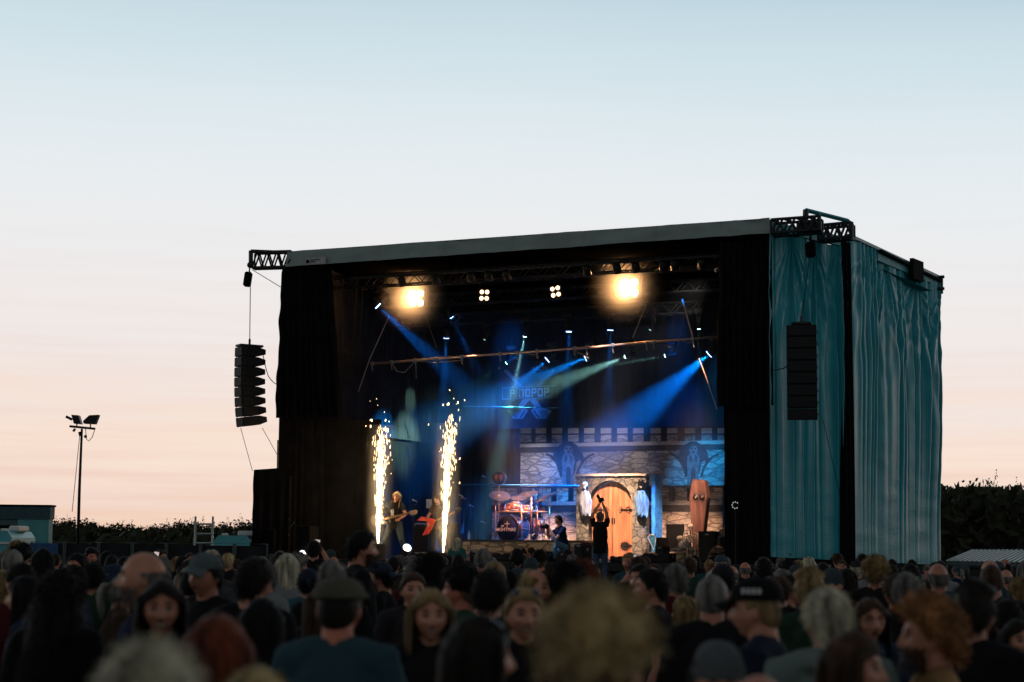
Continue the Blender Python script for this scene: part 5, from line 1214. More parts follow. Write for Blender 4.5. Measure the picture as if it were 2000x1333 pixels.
for (px, py, r, h) in ((990, 994, .17, .2), (1007, 993, .18, .22), (1027, 998, .17, .2)):
    c = KL(px, py, VK - .3); drum((c.x, -.3, c.z - .1), (0, .35, 1), r, h, m_white, m_copperd, kit, 'tom_drum')
c = KL(1047, 1022, VK + .1); drum((c.x, .15, .18), (0, 0, 1), .22, .4, m_white, m_copperd, kit, 'floor_drum')
c = KL(1012, 1020, VK + .1); drum((c.x, .1, .62), (0, -.1, 1), .18, .14, m_white, m_hoop, kit, 'snare_drum')
def cymbal(px, py, v, r, tilt, parent, zb=0):
    c = KL(px, py, v); n_ = V((sin(tilt[0]), sin(tilt[1]), 1)).normalized(); R3 = axrot(n_).to_4x4(); mb = MB()
    prof = [(0, .035), (.03, .03), (.05, .012), (r * .6, .004), (r, -.012)]
    vs = [Matrix.Translation(c) @ R3 @ V((a * cos(k * pi / 12), a * sin(k * pi / 12), z)) for a, z in prof for k in range(24)]
    mb.add(vs, [(i * 24 + k, (i + 1) * 24 + k, (i + 1) * 24 + (k + 1) % 24, i * 24 + (k + 1) % 24) for i in range(4) for k in range(24)], 0, True); cy = mb.build('cymbal', m_cym, parent)
    mb = MB(); mb.tube([c, c + V((0, 0, -.06)), V((c.x, c.y + .05, c.z - .3)), V((c.x, c.y + .05, .12))], .013, 6)
    for k in range(3): a = k * 2.1; mb.tube([(c.x, c.y + .05, .3), (c.x + .22 * cos(a), c.y + .05 + .22 * sin(a), .01)], .011, 5)
    mb.build('cymbal_stand', m_copperd, parent)
for px, py, v, r, tl in ((976, 968, VK - .4, .30, (.3, -.5)), (1014, 972, VK - .1, .24, (.1, -.35)), (1030, 965, VK + .2, .30, (-.1, -.4)), (1071, 968, VK, .30, (-.35, -.35)), (1050, 978, VK + .3, .22, (-.1, -.2))): cymbal(px, py, v, r, tl, kit)
mb = MB()
rack = MB(); 
for px, y0, y1 in ((968, 978, 1018), (1019, 986, 1055), (1038, 970, 1048), (1049, 990, 1040), (1073, 990, 1052)):
    p = KL(px, y0, VK - .55); q = KL(px, max(y1, 1050), VK - .55); rack.tube([p, V((p.x, p.y, .02))], .020, 8)
p = KL(968, 1000, VK - .55); q = KL(1073, 1000, VK - .55); rack.tube([(p.x, -.55, p.z), (q.x, -.55, q.z)], .018, 8)
rack.build('rack_frame', mat('copper_tube', (.62, .28, .14), .3, metal=.8), kit)
# upright drum with orange print on a pole
gp_ = KL(975.5, 934.5, VK + .6); g = thing('display_drum', 'upright drum with orange red print on a pole above the kit', 'drum', base(kr.x + gp_.x, VK + .6, KZ)); gd = drum((0, -.05, gp_.z), (0, 1, 0), .19, .12, m_dark_head, m_copperd, g, 'drum_shell')
mb = MB()
for q_ in (-1, 1):
    c_ = V((q_ * .065, -.066, gp_.z + .03)); mb.add([c_ + V((x * q_, 0, z)) for x, z in ((-.045, .07), (.03, .075), (.065, .03), (.055, -.03), (.04, -.11), (.02, -.05), (.0, -.14), (-.02, -.05), (-.045, -.02))], [tuple(range(9))[::q_]])
mb.build('print', m_redprint, gd); MB().tube([(0, 0, gp_.z - .19), (0, 0, .02)], .018, 6).build('pole', m_copperd, g)
# drum mats, bottles, little boxes
t = thing('water_bottle', 'clear water bottle on the left end of the drum riser', 'bottle', base(onv(916, 1052, 3.6).x, 3.6, KZ)); MB().tube([(0, 0, 0), (0, 0, .15), (0, 0, .19), (0, 0, .22)], [.033, .033, .014, .013], 12).build('bottle_body', mat('bottle_plastic', (.6, .65, .7), .15), t); MB().tube([(0, 0, .22), (0, 0, .24)], .016, 10).build('cap', m_white, t)
def mic_stand(px, ytop, v, label, boom=None, zb=DECK, mic=True):
    p = onv(px, ytop, v); t = thing('microphone_stand', label, 'microphone stand', base(p.x, v, zb)); h = p.z - zb
    mb = MB(); mb.tube([(0, 0, .05), (0, 0, h)], .011, 6)
    for k in range(3): a = k * 2.09 + .4; mb.tube([(0, 0, .28), (.26 * cos(a), .26 * sin(a), .01)], .010, 5)
    mb.build('pole', m_blackmetal, t); e = V((0, 0, h))
    if boom: b_ = onv(*boom, v) - V((p.x, v, zb)); mb = MB(); mb.tube([(0 - (b_.x) * .3, 0, h - (b_.z - h) * .3), b_], .009, 6); mb.build('boom', m_blackmetal, t); e = b_
    if mic: mb = MB(); mb.tube([e, e + V((-.05, -.1, .03))], [.011, .016], 8); mb.sphere(e + V((-.06, -.12, .035)), .027, 10, 8); mb.build('microphone', m_alu, t)
mic_stand(808, 996, 1.6, 'microphone stand right of the bassist', (815, 980)); mic_stand(893, 990, 1.4, 'boom microphone stand right of the taller fountain', (905, 970))
mic_stand(1060, 945, 4.9, 'tall boom stand behind the drummer', (1052, 925), KZ, False); mic_stand(940, 935, 4.6, 'tall stand with small blue lamp left of the display drum', (950, 933), KZ); mic_stand(960, 985, 3.8, 'boom stand slanting down left of the bass drum', (948, 1022), KZ)
mic_stand(920, 1000, 3.0, 'plain black stand at the dark left side of the riser', (910, 975)); mic_stand(905, 1012, 5.0, 'thin stand in the dark behind the left riser end', (925, 990))
# ring light at right
p = onv(1465, 990, .9); t = thing('ring_light', 'small ring of white lamps on a pole in the dark right wing', 'lamp', base(p.x, -.35, DECK)); h = p.z - DECK; MB().tube([(0, 0, 0), (0, 0, h - .08)], .010, 6).build('pole', m_darktruss, t)
mb = MB(); mb.tube([(.075 * cos(a * pi / 8), 0, h + .075 * sin(a * pi / 8)) for a in range(17)], .014, 6); mb.build('ring', m_blackmetal, t)
m_led = emat('led_white', (.9, 1, .85), .45)
for k in range(7): a = .8 + k * .75; mb = MB(); mb.sphere((.075 * cos(a), -.016, h + .075 * sin(a)), .015, 8, 6); mb.build('lamp_cell', m_led, t)
# floor up-lights
def uplight(px, py, v, label, z0, ld_e, world=None):
    p = onv(px, py, v); t = thing('floor_light', label, 'stage light', base(p.x, v, p.z - .12, 0)); mb = MB(); mb.tube([(-.12, .1, -.02), (0, 0, .1)], [.07, .11], 12); mb.build('housing', m_lampbody, t); mb = MB(); mb.box((-.05, .03, -.06), (.2, .2, .08), bev=.01); mb.build('foot', m_lampbody, t)
    mb = MB(); d = V((.6, -.55, .5)).normalized(); mb.tube([V((0, 0, .1)) + d * .0, V((0, 0, .1)) + d * .012], .105, 16); mb.build('lens', emat('uplight_glow', (1, .9, .84), 6), t)
uplight(795, 1069, -.1, 'bright white floor light at the bassist\'s feet', DECK, 0); uplight(592, 1081, -1.0, 'bright white lamp above the crowd left of the stage', 1.5, 0)
# amplifiers
m_headamp = mat('amp_front', (.20, .17, .13), .5, var=.4, vs=14)
def amp(label, x0, y0, x1, y1, v, headh=.0, cells=1):
    a = onv(x0, y0, v); b = onv(x1, y1, v); t = thing('amplifier', label, 'amplifier', base((a.x + b.x) / 2, v, DECK)); W_ = b.x - a.x; H_ = a.z - DECK; hc = H_ - headh
    MB().box((0, .22, hc / 2), (W_, .42, hc - .01), bev=.02).build('cabinet', m_wood_amp, t); MB().box((0, -.0, hc / 2), (W_ - .08, .03, hc - .1)).build('grille', m_grille, t)
    if headh:
        MB().box((0, .2, hc + headh / 2), (W_ * .92, .35, headh - .02), bev=.015).build('amp_head', m_wood_amp, t); mb = MB(); mb.box((0, .015, hc + headh * .5), (W_ * .84, .02, headh * .5)); f = mb.build('control_panel', m_headamp, t)
        for k in range(7): MB().tube([(-W_ * .34 + k * W_ * .11, .005, hc + headh * .5), (-W_ * .34 + k * W_ * .11, -.02, hc + headh * .5)], .016, 8).build('knob', m_alu, f)
    mb = MB(); 
    for q_ in (-1, 1): mb.tube([(q_ * W_ * .42, .0, hc + .005), (q_ * W_ * .38, 0, hc + .012)], .02, 5)
    mb.build('corner', m_alu, t)
amp('tall bass amplifier stack with lit head at the far left of the band', 700, 983, 731, 1090, 3.4, .34); amp('wide guitar cabinet standing behind the bassist and fountain', 806, 1020, 852, 1090, 3.2, .1); amp('dim guitar cabinet behind the red guitar', 868, 1022, 893, 1090, 3.6)
crate('monitor_speaker', 'round cornered floor wedge glinting right of the bassist', 'loudspeaker', 806, 1079, 824, 1096, -.05, .35)
t = thing('music_sheet', 'small pale paper sheet on a stand behind the fountains', 'paper', base(onv(838, 985, 3.0).x, 3.0, DECK)); h = onv(838, 990, 3.0).z - DECK
MB().box((0, 0, h + .08), (.17, .01, .24)).build('paper', mat('paper_grey', (.4, .4, .5), .8), t); MB().tube([(0, .02, 0), (0, .02, h)], .01, 5).build('pole', m_blackmetal, t)

# ------------------------------------------------------------------ performers and camera crew
def on_deck(px, v, zb=DECK, rz=0): p = onv(px, 1080, v); return base(p.x, v, zb, rz)
# bassist: legs apart, leaning to his right, long blond hair, bass slung low; he faces the crowd (local +Y turned to -v)
PB = P_(pel=(0, 0, .90), che=(.03, .06, 1.22), nec=(-.03, .09, 1.42), head=(-.10, .13, 1.57), hy=.12, hp=-.18, hr=-.22, shL=(-.20, .05, 1.37), shR=(.16, .10, 1.38),
        elR=(.42, .12, 1.20), wrR=(.37, .25, .98), elL=(-.33, .08, 1.12), wrL=(-.28, .28, 1.02), hiL=(-.1, 0, .87), hiR=(.1, 0, .87), knL=(-.24, .10, .48), knR=(.24, .10, .46), anL=(-.34, -.02, .09), anR=(.36, .0, .09), fL=-.5, fR=.5, palmL=(.3, -1, .6), palmR=(-.6, -.6, .2), curl=.8)
bs = person('long haired blond bassist in black shirt leaning wide legged beside the left fountain', on_deck(771, 1.0, DECK, pi), P=PB, near=1, hair=('long', 'blond'), top=('tee', (.018, .018, .02)), legs=(.035, .05, .06), skin='fair', seed=1, scale=1.04, voxel=.009)
def printmark(parent, M):
    rr = random.Random(4); mb = MB()
    for k in range(9): mb.tube([(rr.uniform(-.05, .05), 0, rr.uniform(-.10, .10)) for _ in range(3)], .006, 4)
    o = mb.build('shirt_print', m_white, parent); o.matrix_local = M
printmark(bs, Matrix.Translation((-.02, .205, 1.17)))
def axe(name, label, M, body_pts, body_m, neck_len, headm, thk=.045, guard=None):
    t = thing(name, label, 'guitar', M); mb = MB(); mb.prism(body_pts, -thk / 2, thk / 2); mb.build('body', body_m, t)
    if guard: mb = MB(); mb.prism(guard, thk / 2, thk / 2 + .004); mb.build('pickguard', m_white, t)
    x0 = max(p[0] for p in body_pts) * .55; mb = MB(); mb.box(((x0 + neck_len) / 2, thk / 2, 0), (neck_len - x0, .025, .05)); mb.build('neck', mat('maple_neck', (.35, .2, .1), .4), t)
    mb = MB(); mb.prism([(neck_len, -.03), (neck_len + .04, -.05), (neck_len + .2, -.045), (neck_len + .23, .0), (neck_len + .2, .05), (neck_len + .03, .045)], 0, .02); h_ = mb.build('headstock', headm, t)
    mb = MB()
    for k in range(4): mb.tube([(neck_len + .05 + k * .04, .01, .05), (neck_len + .05 + k * .04, .01, .08)], .010, 6)
    mb.build('tuning_peg', m_alu, h_); mb = MB()
    for k in range(4): mb.tube([(-.18, thk / 2 + .012, -.018 + k * .012), (neck_len + .05, thk / 2 + .016, -.018 + k * .012)], .0012, 3)
    mb.build('string', m_alu, t); mb = MB()
    for x in (-.04, .06): mb.box((x, thk / 2 + .005, 0), (.03, .012, .08))
    mb.build('pickup', m_iron, t); return t
body = [(-.27, -.05), (-.25, .08), (-.17, .16), (-.06, .13), (.03, .10), (.12, .14), (.22, .15), (.16, .07), (.08, .03), (.08, -.03), (.16, -.08), (.13, -.15), (.04, -.12), (-.05, -.12), (-.15, -.17), (-.24, -.13)]
Mb = bs.matrix_world @ Matrix.Translation((-.20, .27, .98)) @ Matrix.Rotation(pi, 4, 'Z')
# in his frame +x is his right = photo left after the half turn; the neck points to photo right
Mb = bs.matrix_world @ Matrix.Translation((.27, .27, .98)) @ Matrix.Rotation(pi, 4, 'Z') @ Matrix.Rotation(rad(-12), 4, 'Y') @ Matrix.Rotation(pi, 4, 'X') @ Matrix.Rotation(pi, 4, 'X')
axe('bass_guitar', 'dark bass guitar with pale guard held low by the blond player', Mb @ Matrix.Rotation(pi, 4, 'X') , body, mat('dark_sunburst', (.03, .028, .03), .2, spec=.6), .82, mat('pale_headstock', (.5, .33, .2), .4), guard=[(-.12, -.10), (-.10, .04), (.05, .05), (.10, -.02), (.08, -.09)])
# guitarist behind the taller fountain
PG = P_(pel=(0, 0, .92), che=(0, .05, 1.24), nec=(0, .09, 1.43), head=(-.02, .15, 1.57), hp=-.45, elR=(.34, .05, 1.12), wrR=(.20, .27, .96), elL=(-.33, .10, 1.15), wrL=(-.42, .32, 1.16), knL=(-.2, .08, .48), knR=(.18, .05, .48), anL=(-.26, 0, .09), anR=(.24, -.03, .09), curl=.8, palmR=(-.3, -1, 0), palmL=(.3, -1, 0))
gu = person('long haired guitarist in patterned shirt half hidden by the taller fountain', on_deck(858, 1.6, DECK, pi - .15), P=PG, near=1, hair=('long', 'brown'), top=('tee', (.10, .06, .045)), legs=(.02, .02, .025), seed=2, voxel=.009)
vb = [(-.30, -.24), (-.05, -.03), (-.02, .06), (-.34, .20), (-.16, .24), (.18, .06), (.18, -.04), (-.10, -.26)]
axe('electric_guitar', 'red pointed electric guitar beside the taller fountain', gu.matrix_world @ Matrix.Translation((.13, .30, .95)) @ Matrix.Rotation(pi, 4, 'Z') @ Matrix.Rotation(rad(-20), 4, 'Y'), vb, mat('red_lacquer', (.65, .06, .03), .2, spec=.6), .85, m_blackmetal)
# drummer
PD = P_(pel=(0, 0, .58), che=(0, .05, .90), nec=(0, .06, 1.09), head=(.01, .10, 1.26), hp=-.1, hy=.35, shL=(-.2, .05, 1.04), shR=(.2, .05, 1.04), elR=(.30, .18, .82), wrR=(.20, .42, .84), elL=(-.30, .18, .80), wrL=(-.12, .42, .80), hiL=(-.1, .02, .55), hiR=(.1, .02, .55), knL=(-.22, .40, .52), knR=(.22, .40, .52), anL=(-.2, .48, .10), anR=(.2, .48, .10), curl=.9)
dmr = person('drummer in black shirt with white print sitting behind the copper kit', on_deck(1046, 5.0, KZ, pi), P=PD, near=1, hair=('receding', 'grey'), top=('tee', (.015, .015, .02)), seed=0, skin='red', voxel=.009)
mb = MB(); rr = random.Random(9)
for k in range(9): mb.sphere((rr.uniform(-.10, .12), .205, .86 + rr.uniform(-.12, .1)), (.045, .012, .05), 8, 6)
mb.build('shirt_print', m_white, dmr)
t = thing('drum_stool', 'round black stool under the drummer', 'stool', base(onv(1046, 1080, 5.0).x, 5.0, KZ)); MB().tube([(0, 0, .40), (0, 0, .48)], .17, 18).build('seat', m_black, t); mb = MB(); mb.tube([(0, 0, .1), (0, 0, .4)], .018, 6); [mb.tube([(0, 0, .2), (.2 * cos(a), .2 * sin(a), .01)], .012, 5) for a in (0, 2.1, 4.2)]; mb.build('stool_base', m_alu, t)
for q_ in (-1, 1): o = MB().tube([(q_ * .12, .40, .84), (q_ * .1, .72, .98)], .007, 6).build('drumstick', mat('stick_wood', (.6, .45, .3), .5)); o.matrix_world = dmr.matrix_world.copy(); tag(o, 'wooden drumstick in the drummer\'s ' + ('right' if q_ > 0 else 'left') + ' hand', 'drumstick')
# crouching cameraman, three-quarter view, camera at chin
PC = P_(pel=(0, -.05, .34), che=(0, .05, .66), nec=(0, .09, .86), head=(0, .13, 1.03), hp=-.08, hr=0, shL=(-.20, .06, .80), shR=(.20, .06, .80), elR=(.24, .30, .60), wrR=(.06, .40, .82), elL=(-.22, .30, .56), wrL=(-.06, .40, .80), hiL=(-.1, -.05, .32), hiR=(.1, -.05, .32), knL=(-.2, .30, .46), knR=(.18, .34, .12), anL=(-.18, .30, .07), anR=(.16, -.02, .10), curl=.9, palmR=(-1, 0, 0), palmL=(1, 0, 0))
cm = person('crouching cameraman in dark blue shirt aiming a camera at the stage lip', on_deck(1099, 1.2, DECK, pi - .75), P=PC, near=1, hair=('short', 'black'), top=('tee', (.012, .018, .05)), legs=(.12, .25, .36), skin='fair', voxel=.008, seed=1)
def videocam(M, label):
    t = thing('camera', label, 'camera', M); MB().box((0, 0, 0), (.13, .09, .10), bev=.012).build('camera_body', m_speaker, t); MB().tube([(0, .04, 0), (0, .16, 0)], [.038, .042], 14).build('lens', m_blackmetal, t); mb = MB(); mb.box((0, 0, .065), (.05, .05, .03)); mb.build('viewfinder', m_speaker, t)
    return t
videocam(cm.matrix_world @ Matrix.Translation((0, .46, .86)), 'black camera held up by the crouching cameraman')
# photographer with both arms raised before the orange door
PU = dict(POSES['armsup']); PU.update(elR=(.15, .06, 1.70), wrR=(.05, .16, 1.93), elL=(-.19, .06, 1.68), wrL=(-.06, .16, 1.92), head=(0, .03, 1.63), hp=.35)
pu = person('photographer in black jacket holding a camera overhead before the orange door', on_deck(1172, -1.0, .93, .25), P=PU, near=1, hair=('short', 'grey'), top=('tee', (.010, .010, .012)), legs=(.05, .09, .15), voxel=.009, seed=2)
cmt = videocam(pu.matrix_world @ Matrix.Translation((0, .18, 2.04)) @ Matrix.Rotation(-.7, 4, 'Y'), 'camera with flash held overhead before the orange door')
mb = MB(); mb.box((0, 0, .12), (.07, .06, .08), bev=.01); mb.build('flash', m_speaker, cmt)
t = thing('flight_case', 'low black case the photographer before the door stands on', 'case', on_deck(1175, -1.0, 0, 0)); MB().box((0, 0, .46), (1.1, .7, .9), bev=.02).build('case_body', m_speaker, t)
mb = MB(); [mb.box((sx * .54, sy * .34, .46), (.05, .05, .92)) for sx in (-1, 1) for sy in (-1, 1)]; mb.build('edge', m_alu, t)
# pit photographer with camera to the eye, and woman in the pit
PP = P_(elR=(.22, .22, 1.34), wrR=(.10, .22, 1.58), elL=(-.2, .24, 1.3), wrL=(-.04, .26, 1.52), palmR=(-1, 0, 0), palmL=(1, 0, 0), curl=.9, hp=-.1)
ph = person('photographer in the pit with camera to his eye below the drum riser', on_deck(1038, -1.0, .10, rad(75)), P=PP, near=1, hair=('short', 'brown'), top=('tee', (.03, .05, .09)), voxel=.009, seed=3)
videocam(ph.matrix_world @ Matrix.Translation((0, .24, 1.64)), 'camera at the eye of the pit photographer')
person('pale haired woman in teal top at the stage edge by the taller fountain', on_deck(893, -.9, .32, rad(-10)), pose='stand', near=1, fem=True, hair=('long', 'white'), top=('tee', (.03, .14, .13)), seed=2, voxel=.009)
# ------------------------------------------------------------------ surroundings
# trees
def crown_mesh(seed, n=2600, w=1.0, h=1.0, ls=.16, spiky=0):
    rr = random.Random(seed); mb = MB(); blobs = []
    for k in range(14):
        a = rr.uniform(0, 2 * pi); r = rr.uniform(.1, .78) * w; z = rr.uniform(.25, .92) * h; blobs.append((V((r * cos(a) * (1.15 - z / h * .6), r * sin(a) * (1.15 - z / h * .6), z)), rr.uniform(.18, .40) * w))
    for k in range(n):
        c, r = blobs[rr.randrange(len(blobs))]; d = V((rr.gauss(0, 1), rr.gauss(0, 1), rr.gauss(0, 1))).normalized(); p = c + d * r * rr.random() ** .4 * (1 + .3 * rr.random() * (rr.random() < .15))
        if p.z < .05: continue
        a = V((rr.gauss(0, 1), rr.gauss(0, 1), rr.gauss(0, 1))).normalized(); b = a.orthogonal().normalized(); s_ = ls * rr.uniform(.5, 1.2)
        mb.add([p - a * s_ * .5, p + b * s_ * .3, p + a * s_ * .6, p - b * s_ * .3], [(0, 1, 2, 3)])
    if spiky:
        for k in range(2):
            c, r = blobs[rr.randrange(len(blobs))]; p = c + V((rr.gauss(0, .1), rr.gauss(0, .1), r)); q = p + V((rr.gauss(0, .03), rr.gauss(0, .03), rr.uniform(.08, .24)))
            for j in range(7):
                s0 = p.lerp(q, j / 7) + V((rr.gauss(0, .02), rr.gauss(0, .02), 0)); s_ = ls * .6; a = V((rr.gauss(0, 1), rr.gauss(0, 1), .4)).normalized(); b = a.orthogonal().normalized(); mb.add([s0 - a * s_ * .5, s0 + b * s_ * .3, s0 + a * s_ * .6, s0 - b * s_ * .3], [(0, 1, 2, 3)])
    return mb.mesh('crown')
m_leaf = mat('dusk_foliage', (.030, .034, .016), .8, var=.5, vs=3, spec=.2); m_bark = mat('bark', (.04, .03, .022), .9, bump=.5)
crowns = [crown_mesh(s_, n=3600, ls=.085, spiky=1) for s_ in range(5)]
tb = MB(); tb.tube([(0, 0, -.3), (.02, .01, .3), (-.01, 0, .75)], [.055, .04, .015], 8)
for k in range(5): a = k * 1.3; tb.tube([(0, 0, .25 + k * .08), (.3 * cos(a), .3 * sin(a), .5 + k * .06)], [.022, .008], 6)
trunk = tb.mesh('trunk')
def tree(px, ytop, d, w_, k, label, group, yt=None):
    p = at(px, 1070, d); z = at(px, ytop, d).z; t = thing('broadleaf_tree', label, 'tree', Matrix.Translation((p.x, d, 0)) @ Matrix.Rotation(k * 1.7, 4, 'Z') @ Matrix.Diagonal((w_, w_, z / 1.33, 1)), group)
    for nm, me, m in (('crown', crowns[k % 5], m_leaf), ('trunk', trunk, m_bark)):
        o = bpy.data.objects.new(nm, me); COL.objects.link(o); o.parent = t
        if not me.materials: me.materials.append(m)
prof = [(95, 1000), (104, 998), (118, 1001), (130, 1000), (150, 1003), (175, 1008), (200, 1001), (222, 1008), (245, 1010), (262, 1012), (285, 1010), (312, 1012), (335, 1005), (360, 1001), (385, 1010), (410, 1007), (430, 1004), (448, 1000), (470, 1006), (492, 1000), (515, 1003), (535, 1002)]
def yprof(x):
    for i in range(len(prof) - 1):
        if x <= prof[i + 1][0]: a, b = prof[i], prof[i + 1]; return a[1] + (b[1] - a[1]) * (x - a[0]) / (b[0] - a[0])
    return 1003
LAND = [(110, 'just right of the white container'), (155, 'behind the light mast'), (200, 'left of centre on the low ridge'), (260, 'in the middle of the left skyline'), (320, 'left of the scaffold frame'), (360, 'topped by a bushy clump near the scaffold frame'), (400, 'behind the scaffold frame'), (450, 'behind the camper van'), (500, 'against the black side tower')]
k = 0
for row, (d, dy, lab) in enumerate(((118, 0, 'far'), (100, 12, 'middle distance'), (84, 27, 'near'))):
    x = 60 + row * 9; nx = 0
    while x < 560:
        nearl = min(LAND, key=lambda q: abs(q[0] - x)); nx += 1
        tree(x, yprof(x) + dy + R.uniform(-3, 4), d, R.uniform(1.9, 2.9), k, ('dark skyline tree %s of the column %s' % ('left' if x < nearl[0] else 'right', nearl[1])) if row == 0 else ('dark bushy tree in the %s row of the low left wood' % lab), 'dark trees on the left skyline'); k += 1; x += R.uniform(19, 27)
for row, (d, dy, lab) in enumerate(((92, 0, 'far'), (78, 22, 'near'))):
    for j, (x, y) in enumerate(((1835, 932), (1858, 934), (1880, 930), (1902, 922), (1924, 916), (1946, 920), (1968, 924), (1990, 918), (2012, 922), (2034, 928))):
        tree(x + row * 9, y - 4 + dy + R.uniform(-6, 6), d, R.uniform(1.4, 2.2), k, ('dark tree in the skyline row right of the stage' if row == 0 else 'dark tree in the nearer row right of the stage'), 'dark trees right of the stage'); k += 1
und = MB(); rr = random.Random(5)
def bush(x0, x1, d0, d1, h, n, ls):
    for _ in range(n):
        d = rr.uniform(d0, d1); x = rr.uniform(x0, x1) * d / 100; p = V((x, d, rr.random() ** 1.5 * h)); a = V((rr.gauss(0, 1), rr.gauss(0, 1), rr.gauss(0, 1))).normalized(); b = a.orthogonal().normalized(); s_ = ls * rr.uniform(.5, 1.3)
        und.add([p - a * s_, p + b * s_ * .6, p + a * s_, p - b * s_ * .6], [(0, 1, 2, 3)])
bush(-32, -13, 76, 112, 2.4, 7000, .4); bush(24, 33, 70, 92, 4.6, 6000, .4)
und.build('undergrowth', m_leaf)['kind'] = 'stuff'
# white container / trailer at far left
CD = 46; a = at(-60, 989, CD); b = at(36, 989, CD); c = at(97, 989, CD); zt = at(60, 988, CD).z
t = thing('site_cabin', 'pale site cabin with grey louvred end at the left edge', 'cabin', wbase((b.x, CD, 0)))
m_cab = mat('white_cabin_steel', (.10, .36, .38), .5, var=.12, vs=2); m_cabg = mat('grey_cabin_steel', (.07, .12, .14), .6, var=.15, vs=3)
MB().box(((c.x - b.x) / 2, 0.2, (zt - .35) / 2 + .15), (c.x - b.x, .4, zt - .65)).build('side_wall', m_cab, t)
MB().box(((a.x - b.x) / 2, 0.22, (zt - .35) / 2 + .15), (b.x - a.x, .4, zt - .65)).build('end_wall', m_cabg, t)
MB().box(((c.x + a.x) / 2 - b.x, 0.2, zt - .19), (c.x - a.x + .06, .46, .34)).build('roof_band', mat('dark_roof_band', (.04, .09, .10), .6), t)
MB().box(((c.x + a.x) / 2 - b.x, 0.2, zt), (c.x - a.x + .12, .5, .05)).build('roof_edge', m_black, t)
mb = MB(); l0 = at(10, 1032, CD)
mb.box((l0.x - b.x, -.02, l0.z), (.75, .03, .16)); 
for k in range(12): mb.box((l0.x - b.x - .34 + k * .06, -.04, l0.z - .1), (.03, .03, .14))
mb.build('vent', m_black, t); l1 = at(56, 1041, CD); MB().box((l1.x - b.x, -.02, l1.z), (.22, .03, .05)).build('nameplate', m_cabg, t)
def van(px0, px1, ytop, d, label, small=False):
    a = at(px0, ytop, d); b = at(px1, ytop, d); L_ = b.x - a.x; H_ = a.z; t = thing('camper_van', label, 'camper van', wbase(((a.x + b.x) / 2, d, 0)))
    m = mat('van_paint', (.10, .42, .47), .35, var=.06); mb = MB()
    pr = [(-L_ / 2, .45), (-L_ / 2, H_ - .25), (-L_ / 2 + .2, H_), (L_ / 2 - .1, H_), (L_ / 2, H_ - .15), (L_ / 2, .45)]
    mb.prism(pr, 0, 2.0); mb.build('body', m, t)
    mb = MB(); mb.box((0, -.02, H_ - .28), (L_ * .96, .04, .05)); mb.build('awning_rail', m_white, t)
    mb = MB(); mb.box((.1, -.015, H_ - .62), (L_ * .4, .03, .22)); mb.build('window', m_glass, t)
    mb = MB(); mb.box((L_ * .3, 1, H_ + .06), (L_ * .42, .9, .14), bev=.04); mb.build('roof_hatch', m_white, t)
    mb = MB(); mb.box((-L_ * .3, 1, H_ + .03), (L_ * .1, .5, .07), bev=.02); mb.build('roof_hatch', m_white, t)
    for q_ in (-.32, .32): w_ = MB(); w_.tube([(L_ * q_, -.05, .33), (L_ * q_, .2, .33)], .33, 18); w2 = w_.build('wheel', m_rubber, t); MB().tube([(L_ * q_, -.06, .33), (L_ * q_, -.04, .33)], .18, 14).build('rim', m_alu, w2)
    return t
van(411, 489, 1046, 44, 'white camper van with roof hatches behind the scaffold frame'); van(-25, 23, 1037, 40, 'white van roof in front of the pale cabin at the left edge')
# scaffold frame
t = thing('scaffold', 'pale tubular scaffold frame standing above the fence', 'scaffold', wbase((at(399, 1040, 41).x, 41, 0))); X0 = at(399, 1040, 41).x; mb = MB()
q = lambda x, y: at(x, y, 41) - V((X0, 41, 0)) - V((0, at(x, y, 41).y - 41, 0))
for x in (382, 416): mb.tube([(q(x, 1040).x, 0, 0), q(x, 1009)], .026, 8)
for y in (1024, 1043, 1061, 1080): mb.tube([q(382, y), q(416, y)], .022, 8)
mb.build('tube_frame', mat('galvanised_tube', (.38, .45, .45), .4, metal=.5), t)
# light mast
md = 52; b0 = at(154, 1060, md); X0 = b0.x; t = thing('light_mast', 'tall thin floodlight mast with two flood heads against the sunset', 'light mast', wbase((X0, md, 0)))
q = lambda x, y: (lambda p: V((p.x - X0, 0, p.z)))(at(x, y, md))
mb = MB(); mb.tube([(0, 0, 0), q(155, 960), q(160, 838)], [.055, .045, .035], 8); mb.build('pole', m_blackmetal, t)
mb = MB(); mb.tube([q(136, 833), q(186, 838)], .035, 6); mb.tube([q(147, 838), q(143, 843)], .04, 6); mb.tube([q(155, 844), q(157, 852)], .04, 6); mb.build('crossarm', m_blackmetal, t)
for pts in ([(141, 811), (155, 812), (160, 829), (146, 828)], [(164, 823), (176, 812), (194, 811), (187, 829), (165, 828)]):
    mb = MB(); p_ = [q(*p) for p in pts]; mb.prism([(p.x, p.z) for p in p_], -.12, .14); h_ = mb.build('flood_head', m_blackmetal, t); cxx = sum(p.x for p in p_) / len(p_); czz = min(p.z for p in p_)
    MB().tube([(cxx, 0, czz + .05), (cxx, 0, czz - .12)], .02, 5).build('bracket', m_blackmetal, h_)
mb = MB(); mb.tube([q(129, 814), q(141, 820)], .04, 6); mb.build('flood_visor', m_blackmetal, t)
mb = MB(); mb.tube([q(167, 838), q(169, 858), q(173, 862), q(180, 855), q(185, 840)], .012, 5); mb.sphere(q(167, 853), .05, 8, 6); mb.build('cable', m_rubber, t)
o = MB().tube([V((0, 0, 0)), at(141, 1000, md) - at(156, 848, md)], .010, 4).build('guy_rope', m_rubber); o.location = at(156, 848, md); tag(o, 'thin guy rope slanting down left of the light mast', 'rope')
